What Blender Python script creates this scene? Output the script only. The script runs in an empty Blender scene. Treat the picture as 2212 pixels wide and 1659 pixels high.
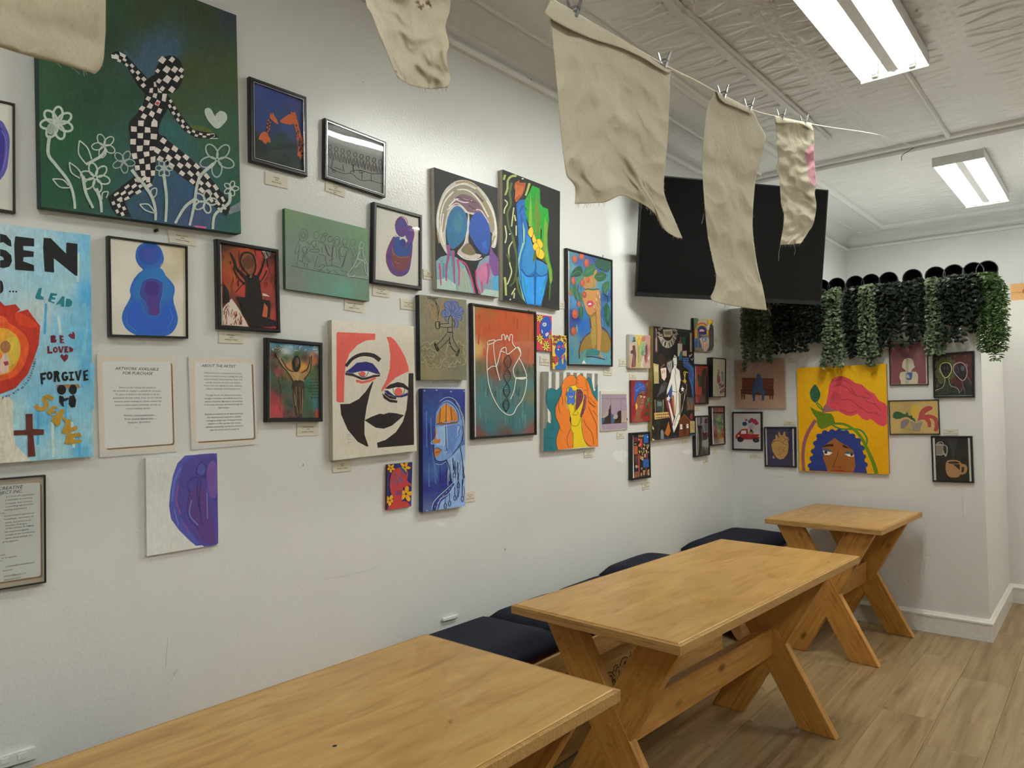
import bpy, bmesh, math, random
from mathutils import Vector, Matrix
from mathutils import noise as mnoise
R_ = math.radians
random.seed(7)
SC = bpy.context.scene
COL = SC.collection
# ------------------------------------------------------------------ camera
FPX, CX, CY = 1575.0, 1106.0, 829.5           # focal length and centre in pixels of the 2212x1659 frame
CAM = Vector((0, 0, 1.46))
_y, _p, _r = R_(39.68), R_(1.38), R_(-0.96)
FW = Vector((-math.sin(_y)*math.cos(_p), math.cos(_y)*math.cos(_p), math.sin(_p)))
_rt = Vector((math.cos(_y), math.sin(_y), 0)); _up = _rt.cross(FW)
RT = _rt*math.cos(_r) + _up*math.sin(_r); UP = _up*math.cos(_r) - _rt*math.sin(_r)
cam = bpy.data.cameras.new('camera'); camo = bpy.data.objects.new('camera', cam); COL.objects.link(camo)
cam.sensor_width = 36; cam.lens = FPX*36/2212; cam.clip_start = 0.02
camo.matrix_world = Matrix(((RT.x, UP.x, -FW.x, CAM.x), (RT.y, UP.y, -FW.y, CAM.y), (RT.z, UP.z, -FW.z, CAM.z), (0, 0, 0, 1)))
cam.dof.use_dof = True; cam.dof.focus_distance = 3.0; cam.dof.aperture_fstop = 18.0
SC.camera = camo
# ------------------------------------------------------------------ world and exposure
w = bpy.data.worlds.new('world'); SC.world = w; w.use_nodes = True
w.node_tree.nodes['Background'].inputs[0].default_value = (0.75, 0.82, 1, 1)
w.node_tree.nodes['Background'].inputs[1].default_value = 0.05
SC.view_settings.view_transform = 'Standard'; SC.view_settings.look = 'None'
SC.view_settings.exposure = 0.20; SC.view_settings.gamma = 1.0; SC.view_settings.use_curve_mapping = False
LAMP = 62.0                                   # strength of the fluorescent tubes
try:
    SC.cycles.max_bounces = 5; SC.cycles.diffuse_bounces = 3; SC.cycles.glossy_bounces = 2; SC.cycles.transmission_bounces = 2; SC.cycles.transparent_max_bounces = 10
    SC.cycles.use_adaptive_sampling = True; SC.cycles.adaptive_threshold = 0.10; SC.cycles.adaptive_min_samples = 12; SC.cycles.light_sampling_threshold = 0.03
    SC.cycles.caustics_reflective = False; SC.cycles.caustics_refractive = False
    SC.cycles.sample_clamp_indirect = 6.0
except Exception: pass
# ------------------------------------------------------------------ measures of the room
XW, YB, YR, XP, YA = -2.173, 5.112, 8.23, -0.617, 6.17   # left wall, partition front, far wall, partition right side, annex front
XR, YF = 2.3, -2.6                                       # right wall and front wall (outside the frame)
ZC, ZCOVE, ZT = 3.15, 3.015, 2.11                        # ceiling, bottom of cove, partition top

def ray(px, py): return RT*((px-CX)/FPX) - UP*((py-CY)/FPX) + FW
def on_plane(px, py, n, d):
    """point where the sight line through a pixel meets the plane n.P = d"""
    r = ray(px, py); return CAM + r*((d - n.dot(CAM))/n.dot(r))
def onx(px, py, x): return on_plane(px, py, Vector((1, 0, 0)), x)
def ony(px, py, y): return on_plane(px, py, Vector((0, 1, 0)), y)
def onz(px, py, z): return on_plane(px, py, Vector((0, 0, 1)), z)

# ------------------------------------------------------------------ colours and materials
def lin1(c): return c/12.92 if c <= 0.04045 else ((c+0.055)/1.055)**2.4
def hx(h, g=1.0):
    h = h.lstrip('#')
    if len(h) == 3: h = ''.join(c*2 for c in h)
    return tuple(min(0.92, lin1(int(h[i:i+2], 16)/255)*g) for i in (0, 2, 4))
class N:
    """tiny helper round a material's node tree"""
    def __init__(s, name):
        s.m = bpy.data.materials.new(name); s.m.use_nodes = True
        s.t = s.m.node_tree; s.b = s.t.nodes['Principled BSDF']; s.out = s.t.nodes['Material Output']
    def n(s, typ, **kw):
        nd = s.t.nodes.new(typ)
        for k, v in kw.items():
            if k.startswith('i_'):
                key = k[2:]; key = int(key) if key.isdigit() else key.replace('_', ' ')
                nd.inputs[key].default_value = v
            else: setattr(nd, k, v)
        return nd
    def l(s, a, b): s.t.links.new(a, b)
    def set(s, **kw):
        for k, v in kw.items(): s.b.inputs[k.replace('_', ' ')].default_value = v
        return s
    def ramp(s, fac, stops):
        r = s.n('ShaderNodeValToRGB'); el = r.color_ramp.elements
        while len(el) < len(stops): el.new(0.5)
        for e, (p, c) in zip(el, stops): e.position = p; e.color = (*c, 1)
        s.l(fac, r.inputs[0]); return r.outputs[0]
    def coords(s, scale=(1, 1, 1), kind='Object', rnd=False):
        tc = s.n('ShaderNodeTexCoord'); mp = s.n('ShaderNodeMapping'); mp.inputs['Scale'].default_value = scale
        s.l(tc.outputs[kind], mp.inputs[0])
        if rnd:
            oi = s.n('ShaderNodeObjectInfo'); mu = s.n('ShaderNodeVectorMath', operation='SCALE')
            mu.inputs[0].default_value = (13.1, 7.7, 5.3); s.l(oi.outputs['Random'], mu.inputs['Scale']); s.l(mu.outputs[0], mp.inputs['Location'])
        return mp.outputs[0]
    def noise(s, co, scale, detail=4, rough=0.55, dist=0.0):
        t = s.n('ShaderNodeTexNoise'); t.inputs['Scale'].default_value = scale; t.inputs['Detail'].default_value = detail
        t.inputs['Roughness'].default_value = rough; t.inputs['Distortion'].default_value = dist
        s.l(co, t.inputs['Vector']); return t.outputs['Fac']
    def bump(s, h, strength, dist):
        b = s.n('ShaderNodeBump'); b.inputs['Strength'].default_value = strength; b.inputs['Distance'].default_value = dist
        s.l(h, b.inputs['Height']); s.l(b.outputs[0], s.b.inputs['Normal']); return b
    def mix(s, a, b, fac, mode='MIX'):
        m = s.n('ShaderNodeMix', data_type='RGBA', blend_type=mode)
        for v, i in ((fac, 0), (a, 6), (b, 7)):
            if hasattr(v, 'links'): s.l(v, m.inputs[i])
            else: m.inputs[i].default_value = v if i == 0 else (*v, 1)
        return m.outputs[2]
    def base(s, v):
        if hasattr(v, 'links'): s.l(v, s.b.inputs['Base Color'])
        else: s.b.inputs['Base Color'].default_value = (*v, 1)
        return s
def plain(name, col, rough=0.5, metal=0.0, spec=0.5, grain=0.06, gscale=60):
    """one colour with a little procedural variation and relief"""
    s = N(name); co = s.coords(); f = s.noise(co, gscale, 3)
    s.base(s.ramp(f, [(0.3, tuple(c*(1-grain) for c in col)), (0.7, tuple(min(1, c*(1+grain)) for c in col))]))
    s.set(Roughness=rough, Metallic=metal, Specular_IOR_Level=spec); return s.m
MAT = {}
def wall_mat(name, col, rough, strength, scale=210):
    s = N(name); co = s.coords()
    f = s.noise(co, 1.1, 3); s.base(s.mix(col, tuple(c*0.95 for c in col), f))
    h = s.noise(co, scale, 2, 0.6); s.bump(h, strength, 0.004); s.set(Roughness=rough, Specular_IOR_Level=0.45); return s.m
MAT['wall'] = wall_mat('wall_paint', (0.80, 0.80, 0.785), 0.21, 0.20, 120)
MAT['wall_b'] = wall_mat('partition_paint', (0.80, 0.795, 0.785), 0.45, 0.12)
MAT['trim'] = plain('trim_paint', (0.80, 0.785, 0.74), 0.35)
def tin_mat():
    s = N('tin_ceiling_paint'); co = s.coords(); f = s.noise(co, 9, 3)
    s.base(s.mix((0.84, 0.84, 0.82), (0.78, 0.78, 0.76), f)); s.set(Roughness=0.25, Specular_IOR_Level=0.5)
    s.bump(s.noise(co, 90, 2), 0.06, 0.004); return s.m
MAT['tin'] = tin_mat()
def wood(name, dark, mid, light, along=(1.2, 14, 14), rough=0.42, knots=True, blotch=0.5, bscale=3.0):
    """pine: grain runs along the object's own x axis"""
    s = N(name); co = s.coords(along, rnd=True); co1 = s.coords((1, 1.6, 1.6), rnd=True)
    g = s.noise(co, 4.0, 7, 0.60, 0.9); c1 = s.ramp(g, [(0.30, dark), (0.48, mid), (0.72, light)])
    b = s.noise(co1, bscale, 4, 0.6, 1.2); c2 = s.mix(c1, s.mix(mid, dark, 0.6), s.ramp(b, [(0.48, (0, 0, 0)), (0.74, (blotch, blotch, blotch))]))
    if knots:
        v = s.n('ShaderNodeTexVoronoi', feature='F1'); v.inputs['Scale'].default_value = 3.2; s.l(s.coords((1, 2.2, 2.2), rnd=True), v.inputs['Vector'])
        c2 = s.mix(c2, tuple(c*0.28 for c in dark), s.ramp(v.outputs['Distance'], [(0.05, (0.85,)*3), (0.13, (0, 0, 0))]))
    s.base(c2); s.set(Roughness=rough, Specular_IOR_Level=0.4); s.bump(g, 0.12, 0.002); return s.m
MAT['ply'] = wood('plywood_top', hx('#ad8346', 0.95), hx('#c69a58', 0.95), hx('#d3ad6c', 0.95), (1.0, 5, 5), 0.32, False, 0.65, 2.2)
MAT['edge'] = wood('plywood_edge', hx('#8d6a3c'), hx('#b08950'), hx('#c6a066'), (2, 60, 60), 0.6, False, 0.2)
MAT['pine'] = wood('pine_board', hx('#a3702f'), hx('#c08a44'), hx('#cc9a54'), (1.0, 16, 16), 0.42, True, 0.4)
MAT['bench'] = wood('bench_pine', hx('#9c7440'), hx('#b98f57'), hx('#c8a068'), (1.0, 12, 12), 0.5, False, 0.4)
def navy_mat():
    s = N('navy_canvas'); co = s.coords(); f = s.noise(co, 5, 4)
    wv = s.n('ShaderNodeTexWave'); wv.inputs['Scale'].default_value = 260; s.l(co, wv.inputs['Vector'])
    s.base(s.mix(hx('#1a1e2c', 0.8), hx('#252a3b', 0.8), f)); s.set(Roughness=0.85, Specular_IOR_Level=0.25)
    s.bump(s.noise(co, 420, 2), 0.25, 0.002); return s.m
MAT['navy'] = navy_mat()
def cloth_mat():
    s = N('raw_muslin'); co = s.coords(); f = s.noise(co, 6, 5); fine = s.noise(s.coords((1, 1, 0.25)), 320, 2)
    c = s.mix(hx('#cdc6b4', 1.32), hx('#bdb39c', 1.32), f); c = s.mix(c, hx('#a89c82', 1.2), s.ramp(fine, [(0.55, (0, 0, 0)), (0.75, (0.35,)*3)]))
    s.base(c); s.set(Roughness=0.9, Specular_IOR_Level=0.15)
    cr0 = s.noise(co, 9, 3, 0.5, 0.9); ab = s.n('ShaderNodeMath', operation='SUBTRACT'); ab.inputs[1].default_value = 0.5; s.l(cr0, ab.inputs[0])
    ab2 = s.n('ShaderNodeMath', operation='ABSOLUTE'); s.l(ab.outputs[0], ab2.inputs[0]); ml = s.n('ShaderNodeMath', operation='MULTIPLY_ADD'); ml.inputs[1].default_value = -1.6; s.l(ab2.outputs[0], ml.inputs[0]); s.l(s.noise(co, 16, 5, 0.6, 0.5), ml.inputs[2])
    b1 = s.bump(ml.outputs[0], 0.35, 0.012)
    b2 = s.n('ShaderNodeBump'); b2.inputs['Strength'].default_value = 0.3; b2.inputs['Distance'].default_value = 0.001
    s.l(s.noise(co, 900, 1), b2.inputs['Height']); s.l(b1.outputs[0], b2.inputs['Normal']); s.l(b2.outputs[0], s.b.inputs['Normal'])
    tr = s.n('ShaderNodeBsdfTranslucent'); tr.inputs[0].default_value = (0.66, 0.58, 0.44, 1)
    mx = s.n('ShaderNodeMixShader'); mx.inputs[0].default_value = 0.25
    s.l(s.b.outputs[0], mx.inputs[1]); s.l(tr.outputs[0], mx.inputs[2]); s.l(mx.outputs[0], s.out.inputs[0]); return s.m
MAT['cloth'] = cloth_mat()
MAT['black'] = plain('black_frame', (0.012, 0.012, 0.013), 0.35, grain=0.15)
MAT['dark'] = plain('charcoal_frame', (0.03, 0.03, 0.031), 0.45, grain=0.12)
MAT['silver'] = plain('silver_bead', (0.6, 0.6, 0.6), 0.18, 1.0)
MAT['chrome'] = plain('chrome_clip', (0.30, 0.31, 0.33), 0.38, 1.0)
MAT['pot'] = plain('black_plastic', (0.018, 0.019, 0.021), 0.45)
MAT['white'] = plain('white_plastic', (0.80, 0.80, 0.77), 0.4)
MAT['canvas'] = plain('raw_canvas_edge', hx('#bdb6a6', 1.2), 0.8, gscale=300)
MAT['paper'] = plain('white_paper', (0.80, 0.79, 0.76), 0.7, grain=0.02)
MAT['ink'] = plain('printed_ink', (0.045, 0.045, 0.05), 0.7)
MAT['tag'] = plain('cream_card', hx('#cbc5b4', 1.2), 0.6, grain=0.03)
MAT['dirt'] = plain('wall_scuff', (0.34, 0.33, 0.31), 0.8)
MAT['patch'] = plain('wall_touch_up', (0.82, 0.82, 0.80), 0.55, grain=0.02)
def glass_mat(name, tint=1.0, rough=0.015, wav=0.0):
    s = N(name); t = s.t; t.nodes.remove(s.b)
    tr = s.n('ShaderNodeBsdfTransparent'); tr.inputs[0].default_value = (tint, tint, tint, 1)
    gl = s.n('ShaderNodeBsdfGlossy'); gl.inputs['Roughness'].default_value = rough; gl.inputs[0].default_value = (1, 1, 1, 1)
    lw = s.n('ShaderNodeLayerWeight'); lw.inputs[0].default_value = 0.5; pw = s.n('ShaderNodeMath', operation='POWER'); pw.inputs[1].default_value = 5.0
    fr = s.n('ShaderNodeMath', operation='MULTIPLY_ADD'); fr.inputs[1].default_value = 0.7; fr.inputs[2].default_value = 0.016
    s.l(lw.outputs['Facing'], pw.inputs[0]); s.l(pw.outputs[0], fr.inputs[0])
    mx = s.n('ShaderNodeMixShader'); s.l(fr.outputs[0], mx.inputs[0]); s.l(tr.outputs[0], mx.inputs[1]); s.l(gl.outputs[0], mx.inputs[2])
    s.l(mx.outputs[0], s.out.inputs[0])
    if wav:
        b = s.n('ShaderNodeBump'); b.inputs['Strength'].default_value = wav; b.inputs['Distance'].default_value = 0.02
        s.l(s.noise(s.coords(), 3.0, 1), b.inputs['Height'])
        for nd in (gl, lw): s.l(b.outputs[0], nd.inputs['Normal'])
    return s.m
MAT['glass'] = glass_mat('picture_glass', 1.0, 0.015, 0.045)
MAT['acrylic'] = glass_mat('acrylic_sheet', 1.0, 0.05, 0.12)

# ------------------------------------------------------------------ object helpers
def tag(o, label=None, cat=None, group=None, kind=None):
    for k, v in (('label', label), ('category', cat), ('group', group), ('kind', kind)):
        if v: o[k] = v
    return o
def thing(name, label, cat, loc=(0, 0, 0), rotz=0.0, group=None):
    o = bpy.data.objects.new(name, None); COL.objects.link(o); o.empty_display_size = 0.05
    o.location = loc; o.rotation_euler = (0, 0, rotz); return tag(o, label, cat, group)
def link(name, me, parent=None, mat=None, loc=None, smooth=False):
    o = bpy.data.objects.new(name, me); COL.objects.link(o)
    if mat is not None and not me.materials: me.materials.append(MAT[mat] if isinstance(mat, str) else mat)
    if parent: o.parent = parent
    if loc is not None: o.location = loc
    if smooth: me.polygons.foreach_set('use_smooth', [True]*len(me.polygons))
    return o
def pyd(name, verts, faces, mat=None, parent=None, smooth=False, off=None):
    if off is not None: verts = [Vector(v)-Vector(off) for v in verts]
    me = bpy.data.meshes.new(name); me.from_pydata([tuple(v) for v in verts], [], faces); me.update()
    return link(name, me, parent, mat, smooth=smooth)
BOXF = [(0, 3, 2, 1), (4, 5, 6, 7), (0, 1, 5, 4), (1, 2, 6, 5), (2, 3, 7, 6), (3, 0, 4, 7)]
class MB:
    """collects shapes for ONE mesh object"""
    def __init__(s): s.v = []; s.f = []
    def add(s, v, f):
        k = len(s.v); s.v += [Vector(p) for p in v]; s.f += [tuple(i+k for i in q) for q in f]; return s
    def box(s, x0, x1, y0, y1, z0, z1):
        return s.add([(x0, y0, z0), (x1, y0, z0), (x1, y1, z0), (x0, y1, z0), (x0, y0, z1), (x1, y0, z1), (x1, y1, z1), (x0, y1, z1)], BOXF)
    def cbox(s, c, sx, sy, sz): return s.box(c[0]-sx/2, c[0]+sx/2, c[1]-sy/2, c[1]+sy/2, c[2]-sz/2, c[2]+sz/2)
    def tube(s, pts, r, n=8, cap=True, closed=False):
        pts = [Vector(p) for p in pts]; k = len(s.v); m = len(pts); rs = r if isinstance(r, (list, tuple)) else [r]*m
        up = Vector((0.13, 0.31, 0.94)); prev = None
        for i, p in enumerate(pts):
            d = (pts[(i+1) % m]-pts[i-1]) if (closed or 0 < i < m-1) else (pts[1]-pts[0] if i == 0 else pts[-1]-pts[-2])
            if d.length < 1e-9: d = Vector((0, 0, 1))
            d.normalize()
            a = d.cross(up) if prev is None else prev - d*prev.dot(d)
            if a.length < 1e-6: a = d.orthogonal()
            a.normalize(); prev = a; b = d.cross(a)
            s.v += [p + (a*math.cos(2*math.pi*j/n) + b*math.sin(2*math.pi*j/n))*rs[i] for j in range(n)]
        for i in range(m if closed else m-1):
            q = (i+1) % m
            s.f += [(k+i*n+j, k+i*n+(j+1) % n, k+q*n+(j+1) % n, k+q*n+j) for j in range(n)]
        if cap and not closed:
            s.f.append(tuple(k+j for j in reversed(range(n)))); s.f.append(tuple(k+(m-1)*n+j for j in range(n)))
        return s
    def lathe(s, prof, c, n=20, axis=(0, 0, 1)):
        ax = Vector(axis).normalized(); a = ax.orthogonal().normalized(); b = ax.cross(a); k = len(s.v); c = Vector(c)
        for r, h in prof: s.v += [c + ax*h + (a*math.cos(2*math.pi*j/n)+b*math.sin(2*math.pi*j/n))*r for j in range(n)]
        for i in range(len(prof)-1): s.f += [(k+i*n+j, k+i*n+(j+1) % n, k+(i+1)*n+(j+1) % n, k+(i+1)*n+j) for j in range(n)]
        return s
    def build(s, name, mat, parent=None, bevel=0, smooth=False, off=None, segs=1):
        v = [p-Vector(off) for p in s.v] if off is not None else s.v
        me = bpy.data.meshes.new(name); me.from_pydata([tuple(p) for p in v], [], s.f)
        if bevel:
            bm = bmesh.new(); bm.from_mesh(me)
            bmesh.ops.bevel(bm, geom=list(bm.edges), offset=bevel, segments=segs, affect='EDGES', clamp_overlap=True); bm.to_mesh(me); bm.free()
        me.update(); return link(name, me, parent, mat, smooth=smooth)
def struct(name, mb, mat, bevel=0, parent=None, label=None):
    o = mb.build(name, mat, parent, bevel)
    if parent is None: o['kind'] = 'structure'
    return o
def copy_tree(o, parent=None):
    c = o.copy(); COL.objects.link(c); c.parent = parent
    for ch in list(o.children): copy_tree(ch, c)
    return c
def smooth_line(pts, n=6, closed=False):
    """Catmull-Rom through the points"""
    P = [Vector(p) for p in pts]; m = len(P); out = []
    if m < 3: return P
    for i in range(m if closed else m-1):
        p0 = P[i-1] if (closed or i > 0) else P[0]; p1 = P[i]; p2 = P[(i+1) % m]
        p3 = P[(i+2) % m] if (closed or i+2 < m) else P[-1]
        for k in range(n):
            t = k/n
            out.append(0.5*((2*p1)+(p2-p0)*t+(2*p0-5*p1+4*p2-p3)*t*t+(3*p1-p0-3*p2+p3)*t*t*t))
    if not closed: out.append(P[-1])
    return out
MAT['string'] = plain('cotton_string', hx('#d6d0c0', 1.3), 0.8)
# ================================================================== the setting
# floor: planks laid along y, each a part of the floor
def floor_mat():
    s = N('floor_plank'); co = s.coords((11, 0.55, 9), rnd=True); co2 = s.coords((3.0, 0.5, 2.2), rnd=True)
    g = s.noise(co, 2.6, 6, 0.6, 0.5); c = s.ramp(g, [(0.30, hx('#846c48', 1.0)), (0.47, hx('#a08763', 1.0)), (0.68, hx('#b09974', 1.0))])
    b = s.noise(co2, 2.2, 4, 0.55, 0.5); c = s.mix(c, hx('#7b6444', 1.0), s.ramp(b, [(0.52, (0, 0, 0)), (0.66, (0.45,)*3)]))
    vn = s.noise(s.coords((9, 0.4, 7), rnd=True), 3.0, 3, 0.5, 1.2); c = s.mix(c, hx('#6d563c', 1.0), s.ramp(vn, [(0.66, (0, 0, 0)), (0.75, (0.5,)*3)]))
    oi = s.n('ShaderNodeObjectInfo'); c = s.mix(c, s.mix((0.80, 0.80, 0.80), (1, 1, 1), oi.outputs['Random']), 1.0, 'MULTIPLY')
    s.base(c); s.set(Roughness=0.30, Specular_IOR_Level=0.4); s.bump(g, 0.08, 0.002); return s.m
MAT['plank'] = floor_mat(); MAT['grout'] = plain('plank_joint', hx('#5d4f3d'), 0.8)
floor = struct('floor', MB().box(XW, XR, YF, YR, -0.06, -0.008), 'grout')
PWID, PLEN = 0.2205, 0.93
pm = MB().box(-PWID/2+0.0004, PWID/2-0.0004, -PLEN/2+0.0004, PLEN/2-0.0004, -0.0075, 0).build('plank', 'plank', floor, bevel=0.0005)
plank_me = pm.data; first = True
seam0 = -0.4455
i0 = int((XW-seam0)/PWID)-1; i1 = int((XR-seam0)/PWID)+1
rowoff = {0: 3.73, -1: 4.39, -2: 3.735, -3: 4.42, -4: 3.24, -5: 2.908, -6: 3.6, -7: 3.1, 1: 3.1}
npl = 0
for i in range(i0, i1):
    xc = seam0 + (i+0.5)*PWID
    if xc-PWID/2 < XW-0.001 or xc+PWID/2 > 1.0: continue
    y0 = rowoff.get(i, 3.0+random.random()*PLEN)
    k0 = int((YF-y0)/PLEN)-1
    for k in range(k0, 12):
        yc = y0 + (k+0.5)*PLEN
        if yc-PLEN/2 < YF or yc+PLEN/2 > YR: continue
        if xc < XP and yc-PLEN/2 > YB: continue
        if yc-PLEN/2 > YA: continue
        if first: o = pm; first = False
        else: o = bpy.data.objects.new('plank', plank_me); COL.objects.link(o); o.parent = floor
        o.location = (xc, yc, 0); npl += 1
# walls
wl = struct('wall_left', MB().box(XW-0.12, XW, YF, YR, 0, ZC), 'wall')
struct('wall_far', MB().box(XW, XR, YR, YR+0.12, 0, ZC), 'wall_b')
struct('wall_right', MB().box(XR, XR+0.12, YF, YR, 0, ZC), 'wall_b')
struct('wall_front', MB().box(XW, XR, YF-0.12, YF, 0, ZC), 'wall_b')
struct('wall_partition', MB().box(XW, XP, YB, YR-0.6, 0, ZT), 'wall_b')
struct('wall_annex', MB().box(XP, XR, YA, YR-0.6, 0, ZT), 'wall_b')
# baseboards: profile swept along a wall
BPROF = [(0, 0), (0.016, 0), (0.016, 0.098), (0.021, 0.100), (0.021, 0.110), (0.014, 0.118), (0.008, 0.128), (0, 0.130)]
def baseboard(name, p0, p1, nrm, e0=0, e1=0):
    p0 = Vector((*p0, 0)); p1 = Vector((*p1, 0)); n = Vector((*nrm, 0)); d = (p1-p0).normalized()
    a = [p0 + n*t - d*(t*e0) + Vector((0, 0, z)) for t, z in BPROF]; b = [p1 + n*t + d*(t*e1) + Vector((0, 0, z)) for t, z in BPROF]; m = len(BPROF)
    o = pyd(name, a+b, [(i, (i+1) % m, m+(i+1) % m, m+i) for i in range(m)] + [tuple(range(m))[::-1], tuple(range(m, 2*m))], 'trim'); o['kind'] = 'structure'
baseboard('baseboard_partition', (XW+0.002, YB), (XP, YB), (0, -1), 0, 1)
baseboard('baseboard_side', (XP, YB), (XP, YA), (1, 0), 1, -1)
baseboard('baseboard_annex', (XP, YA), (XR, YA), (0, -1), -1, 0)
# ceiling with pressed tin tiles, each a part of the ceiling
ceil = struct('ceiling', MB().box(XW-0.12, XR+0.12, YF-0.12, YR+0.12, ZC, ZC+0.1), 'tin')
TS = 0.60; NG = 64
def tile_h(u, v):
    """relief of one pressed tile, u and v in 0..1: roped border strips, two rows of pointed leaves between ribs"""
    e = min(u, 1-u); h = 0.0
    for c in (0.010, 0.050, 0.085): h = max(h, 0.010*max(0, 1-abs(e-c)/0.012))
    if 0.018 < e < 0.042: h = max(h, 0.007*(1 if math.cos(v*2*math.pi*7) > 0 else 0))
    if e > 0.10:
        U = (u-0.10)/0.80; row = v*3; w0 = row-int(row)-0.5
        if abs(w0) > 0.43: h = max(h, 0.009*min(1, (abs(w0)-0.43)/0.03))
        x0 = ((U*1.5+0.5*int(row)) % 1.0)-0.5
        half_ = 0.34*max(0.0, 1-(abs(x0)/0.46)**1.4)
        if half_ > 0 and abs(w0) < half_: h = max(h, 0.013*min(1, (1-abs(w0)/half_)*2.2))
        elif abs(w0) < 0.36:
            q = abs(abs(w0)-half_-0.10); h = max(h, 0.006*max(0, 1-q/0.035))
    return h
tv, tf = [], []
for j in range(NG+1):
    for i in range(NG+1): tv.append(((i/NG-0.5)*TS, (j/NG-0.5)*TS, -0.34*tile_h(i/NG, j/NG)-0.001))
for j in range(NG):
    for i in range(NG): a = j*(NG+1)+i; tf.append((a, a+NG+1, a+NG+2, a+1))
tile = pyd('tin_tile', tv, tf, 'tin', ceil, smooth=True)
XI, YI = -1.76, 7.93                                          # inner moulding
BEAM0, BEAM1 = 5.47, 5.74
first = True
nx = int((XR-XI)/TS)+1
def tiles(y_from, y_to, flush_end):
    global first
    ny = int((y_to-y_from)/TS + 0.999)
    sy = (y_to-y_from)/(ny*TS)
    for j in range(ny):
        for i in range(nx):
            xc = XI+(i+0.5)*TS
            if xc-TS/2 > XR-0.3: continue
            if first: o = tile; first = False
            else: o = bpy.data.objects.new('tin_tile', tile.data); COL.objects.link(o); o.parent = ceil
            o.location = (xc, y_from+(j+0.5)*TS*sy, ZC); o.scale = (1, sy, 1)
tiles(BEAM1+0.03, YI, True)
tiles(-1.2, BEAM0-0.03, True)
def moulding(name, a, b, prof, mat='tin', closed=True):
    """profile (out, down) swept from a to b under the ceiling; out is to the right of the travel direction"""
    a, b = Vector(a), Vector(b); d = (b-a).normalized(); r = d.cross(Vector((0, 0, 1))); m = len(prof)
    va = [a + r*t - Vector((0, 0, z)) for t, z in prof]; vb = [b + r*t - Vector((0, 0, z)) for t, z in prof]
    o = pyd(name, va+vb, [(i, (i+1) % m, m+(i+1) % m, m+i) for i in range(m)] + [tuple(range(m))[::-1], tuple(range(m, 2*m))], mat, smooth=False)
    o['kind'] = 'structure'; return o
half = [(0.035*math.cos(math.pi*k/8), 0.03*math.sin(math.pi*k/8)) for k in range(9)]
moulding('trim_1', (XI, YF, ZC), (XI, YI, ZC), half); moulding('trim_2', (XI, YI, ZC), (XR, YI, ZC), half)
# fluted cove along the left and the far wall
def cove(name, length, place, n_arc=9, step=0.035, rx=0.145, rz=0.135):
    m = int(length/step); v, f = [], []
    for i in range(m+1):
        fl = 0.006 if i % 2 else 0.0
        for k in range(n_arc+1):
            a = math.pi/2*k/n_arc
            o_, dn = rx*(1-math.sin(a)), rz*(1-math.cos(a))    # concave quarter round
            s_ = fl*math.sin(2*a)
            v.append(place(i*length/m, rx*(1-math.cos(a))-s_*0.7+0.0, rz*math.sin(a)-s_*0.7))
    for i in range(m):
        for k in range(n_arc): a = i*(n_arc+1)+k; f.append((a, a+1, a+n_arc+2, a+n_arc+1))
    o = pyd(name, v, f, 'tin'); o['kind'] = 'structure'; return o
cove('trim_3', YR-YF, lambda t, o_, z: (XW+o_, YF+t, ZCOVE+z))
cove('trim_4', XR-XW, lambda t, o_, z: (XW+t, YR-o_, ZCOVE+z))
moulding('trim_5', (XW, YF, ZCOVE+0.012), (XW, YR, ZCOVE+0.012), [(0, 0), (0.022, 0), (0.026, 0.012), (0.018, 0.03), (0, 0.034)])
moulding('trim_6', (XW, YR, ZCOVE+0.012), (XR, YR, ZCOVE+0.012), [(0, 0), (0.022, 0), (0.026, 0.012), (0.018, 0.03), (0, 0.034)])
moulding('trim_7', (XW+0.145, YF, ZC), (XW+0.145, YR-0.145, ZC), [(0.012*math.cos(math.pi*k/6), 0.012*math.sin(math.pi*k/6)) for k in range(7)])
moulding('trim_8', (XW+0.145, YR-0.145, ZC), (XR, YR-0.145, ZC), [(0.012*math.cos(math.pi*k/6), 0.012*math.sin(math.pi*k/6)) for k in range(7)])
# beam across the room, a batten and the surface conduit
struct('trim_9', MB().box(XW+0.02, XR, BEAM0, BEAM1, ZC-0.055, ZC), 'tin', bevel=0.012)
moulding('trim_10', (XW+0.1, BEAM0-0.012, ZC), (XR, BEAM0-0.012, ZC), [(0.03*math.cos(math.pi*k/8), 0.03*math.sin(math.pi*k/8)) for k in range(9)])
moulding('trim_11', (-1.41, YF, ZC-0.006), (-1.41, 4.97, ZC-0.006), [(-0.03, 0), (-0.03, 0.012), (-0.012, 0.012), (-0.012, 0.02), (0.012, 0.02), (0.012, 0.012), (0.03, 0.012), (0.03, 0)])
moulding('trim_12', (-0.80, 4.0, ZC-0.006), (-0.80, BEAM0, ZC-0.006), [(0.016*math.cos(math.pi*k/6), 0.02*math.sin(math.pi*k/6)) for k in range(7)])

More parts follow.
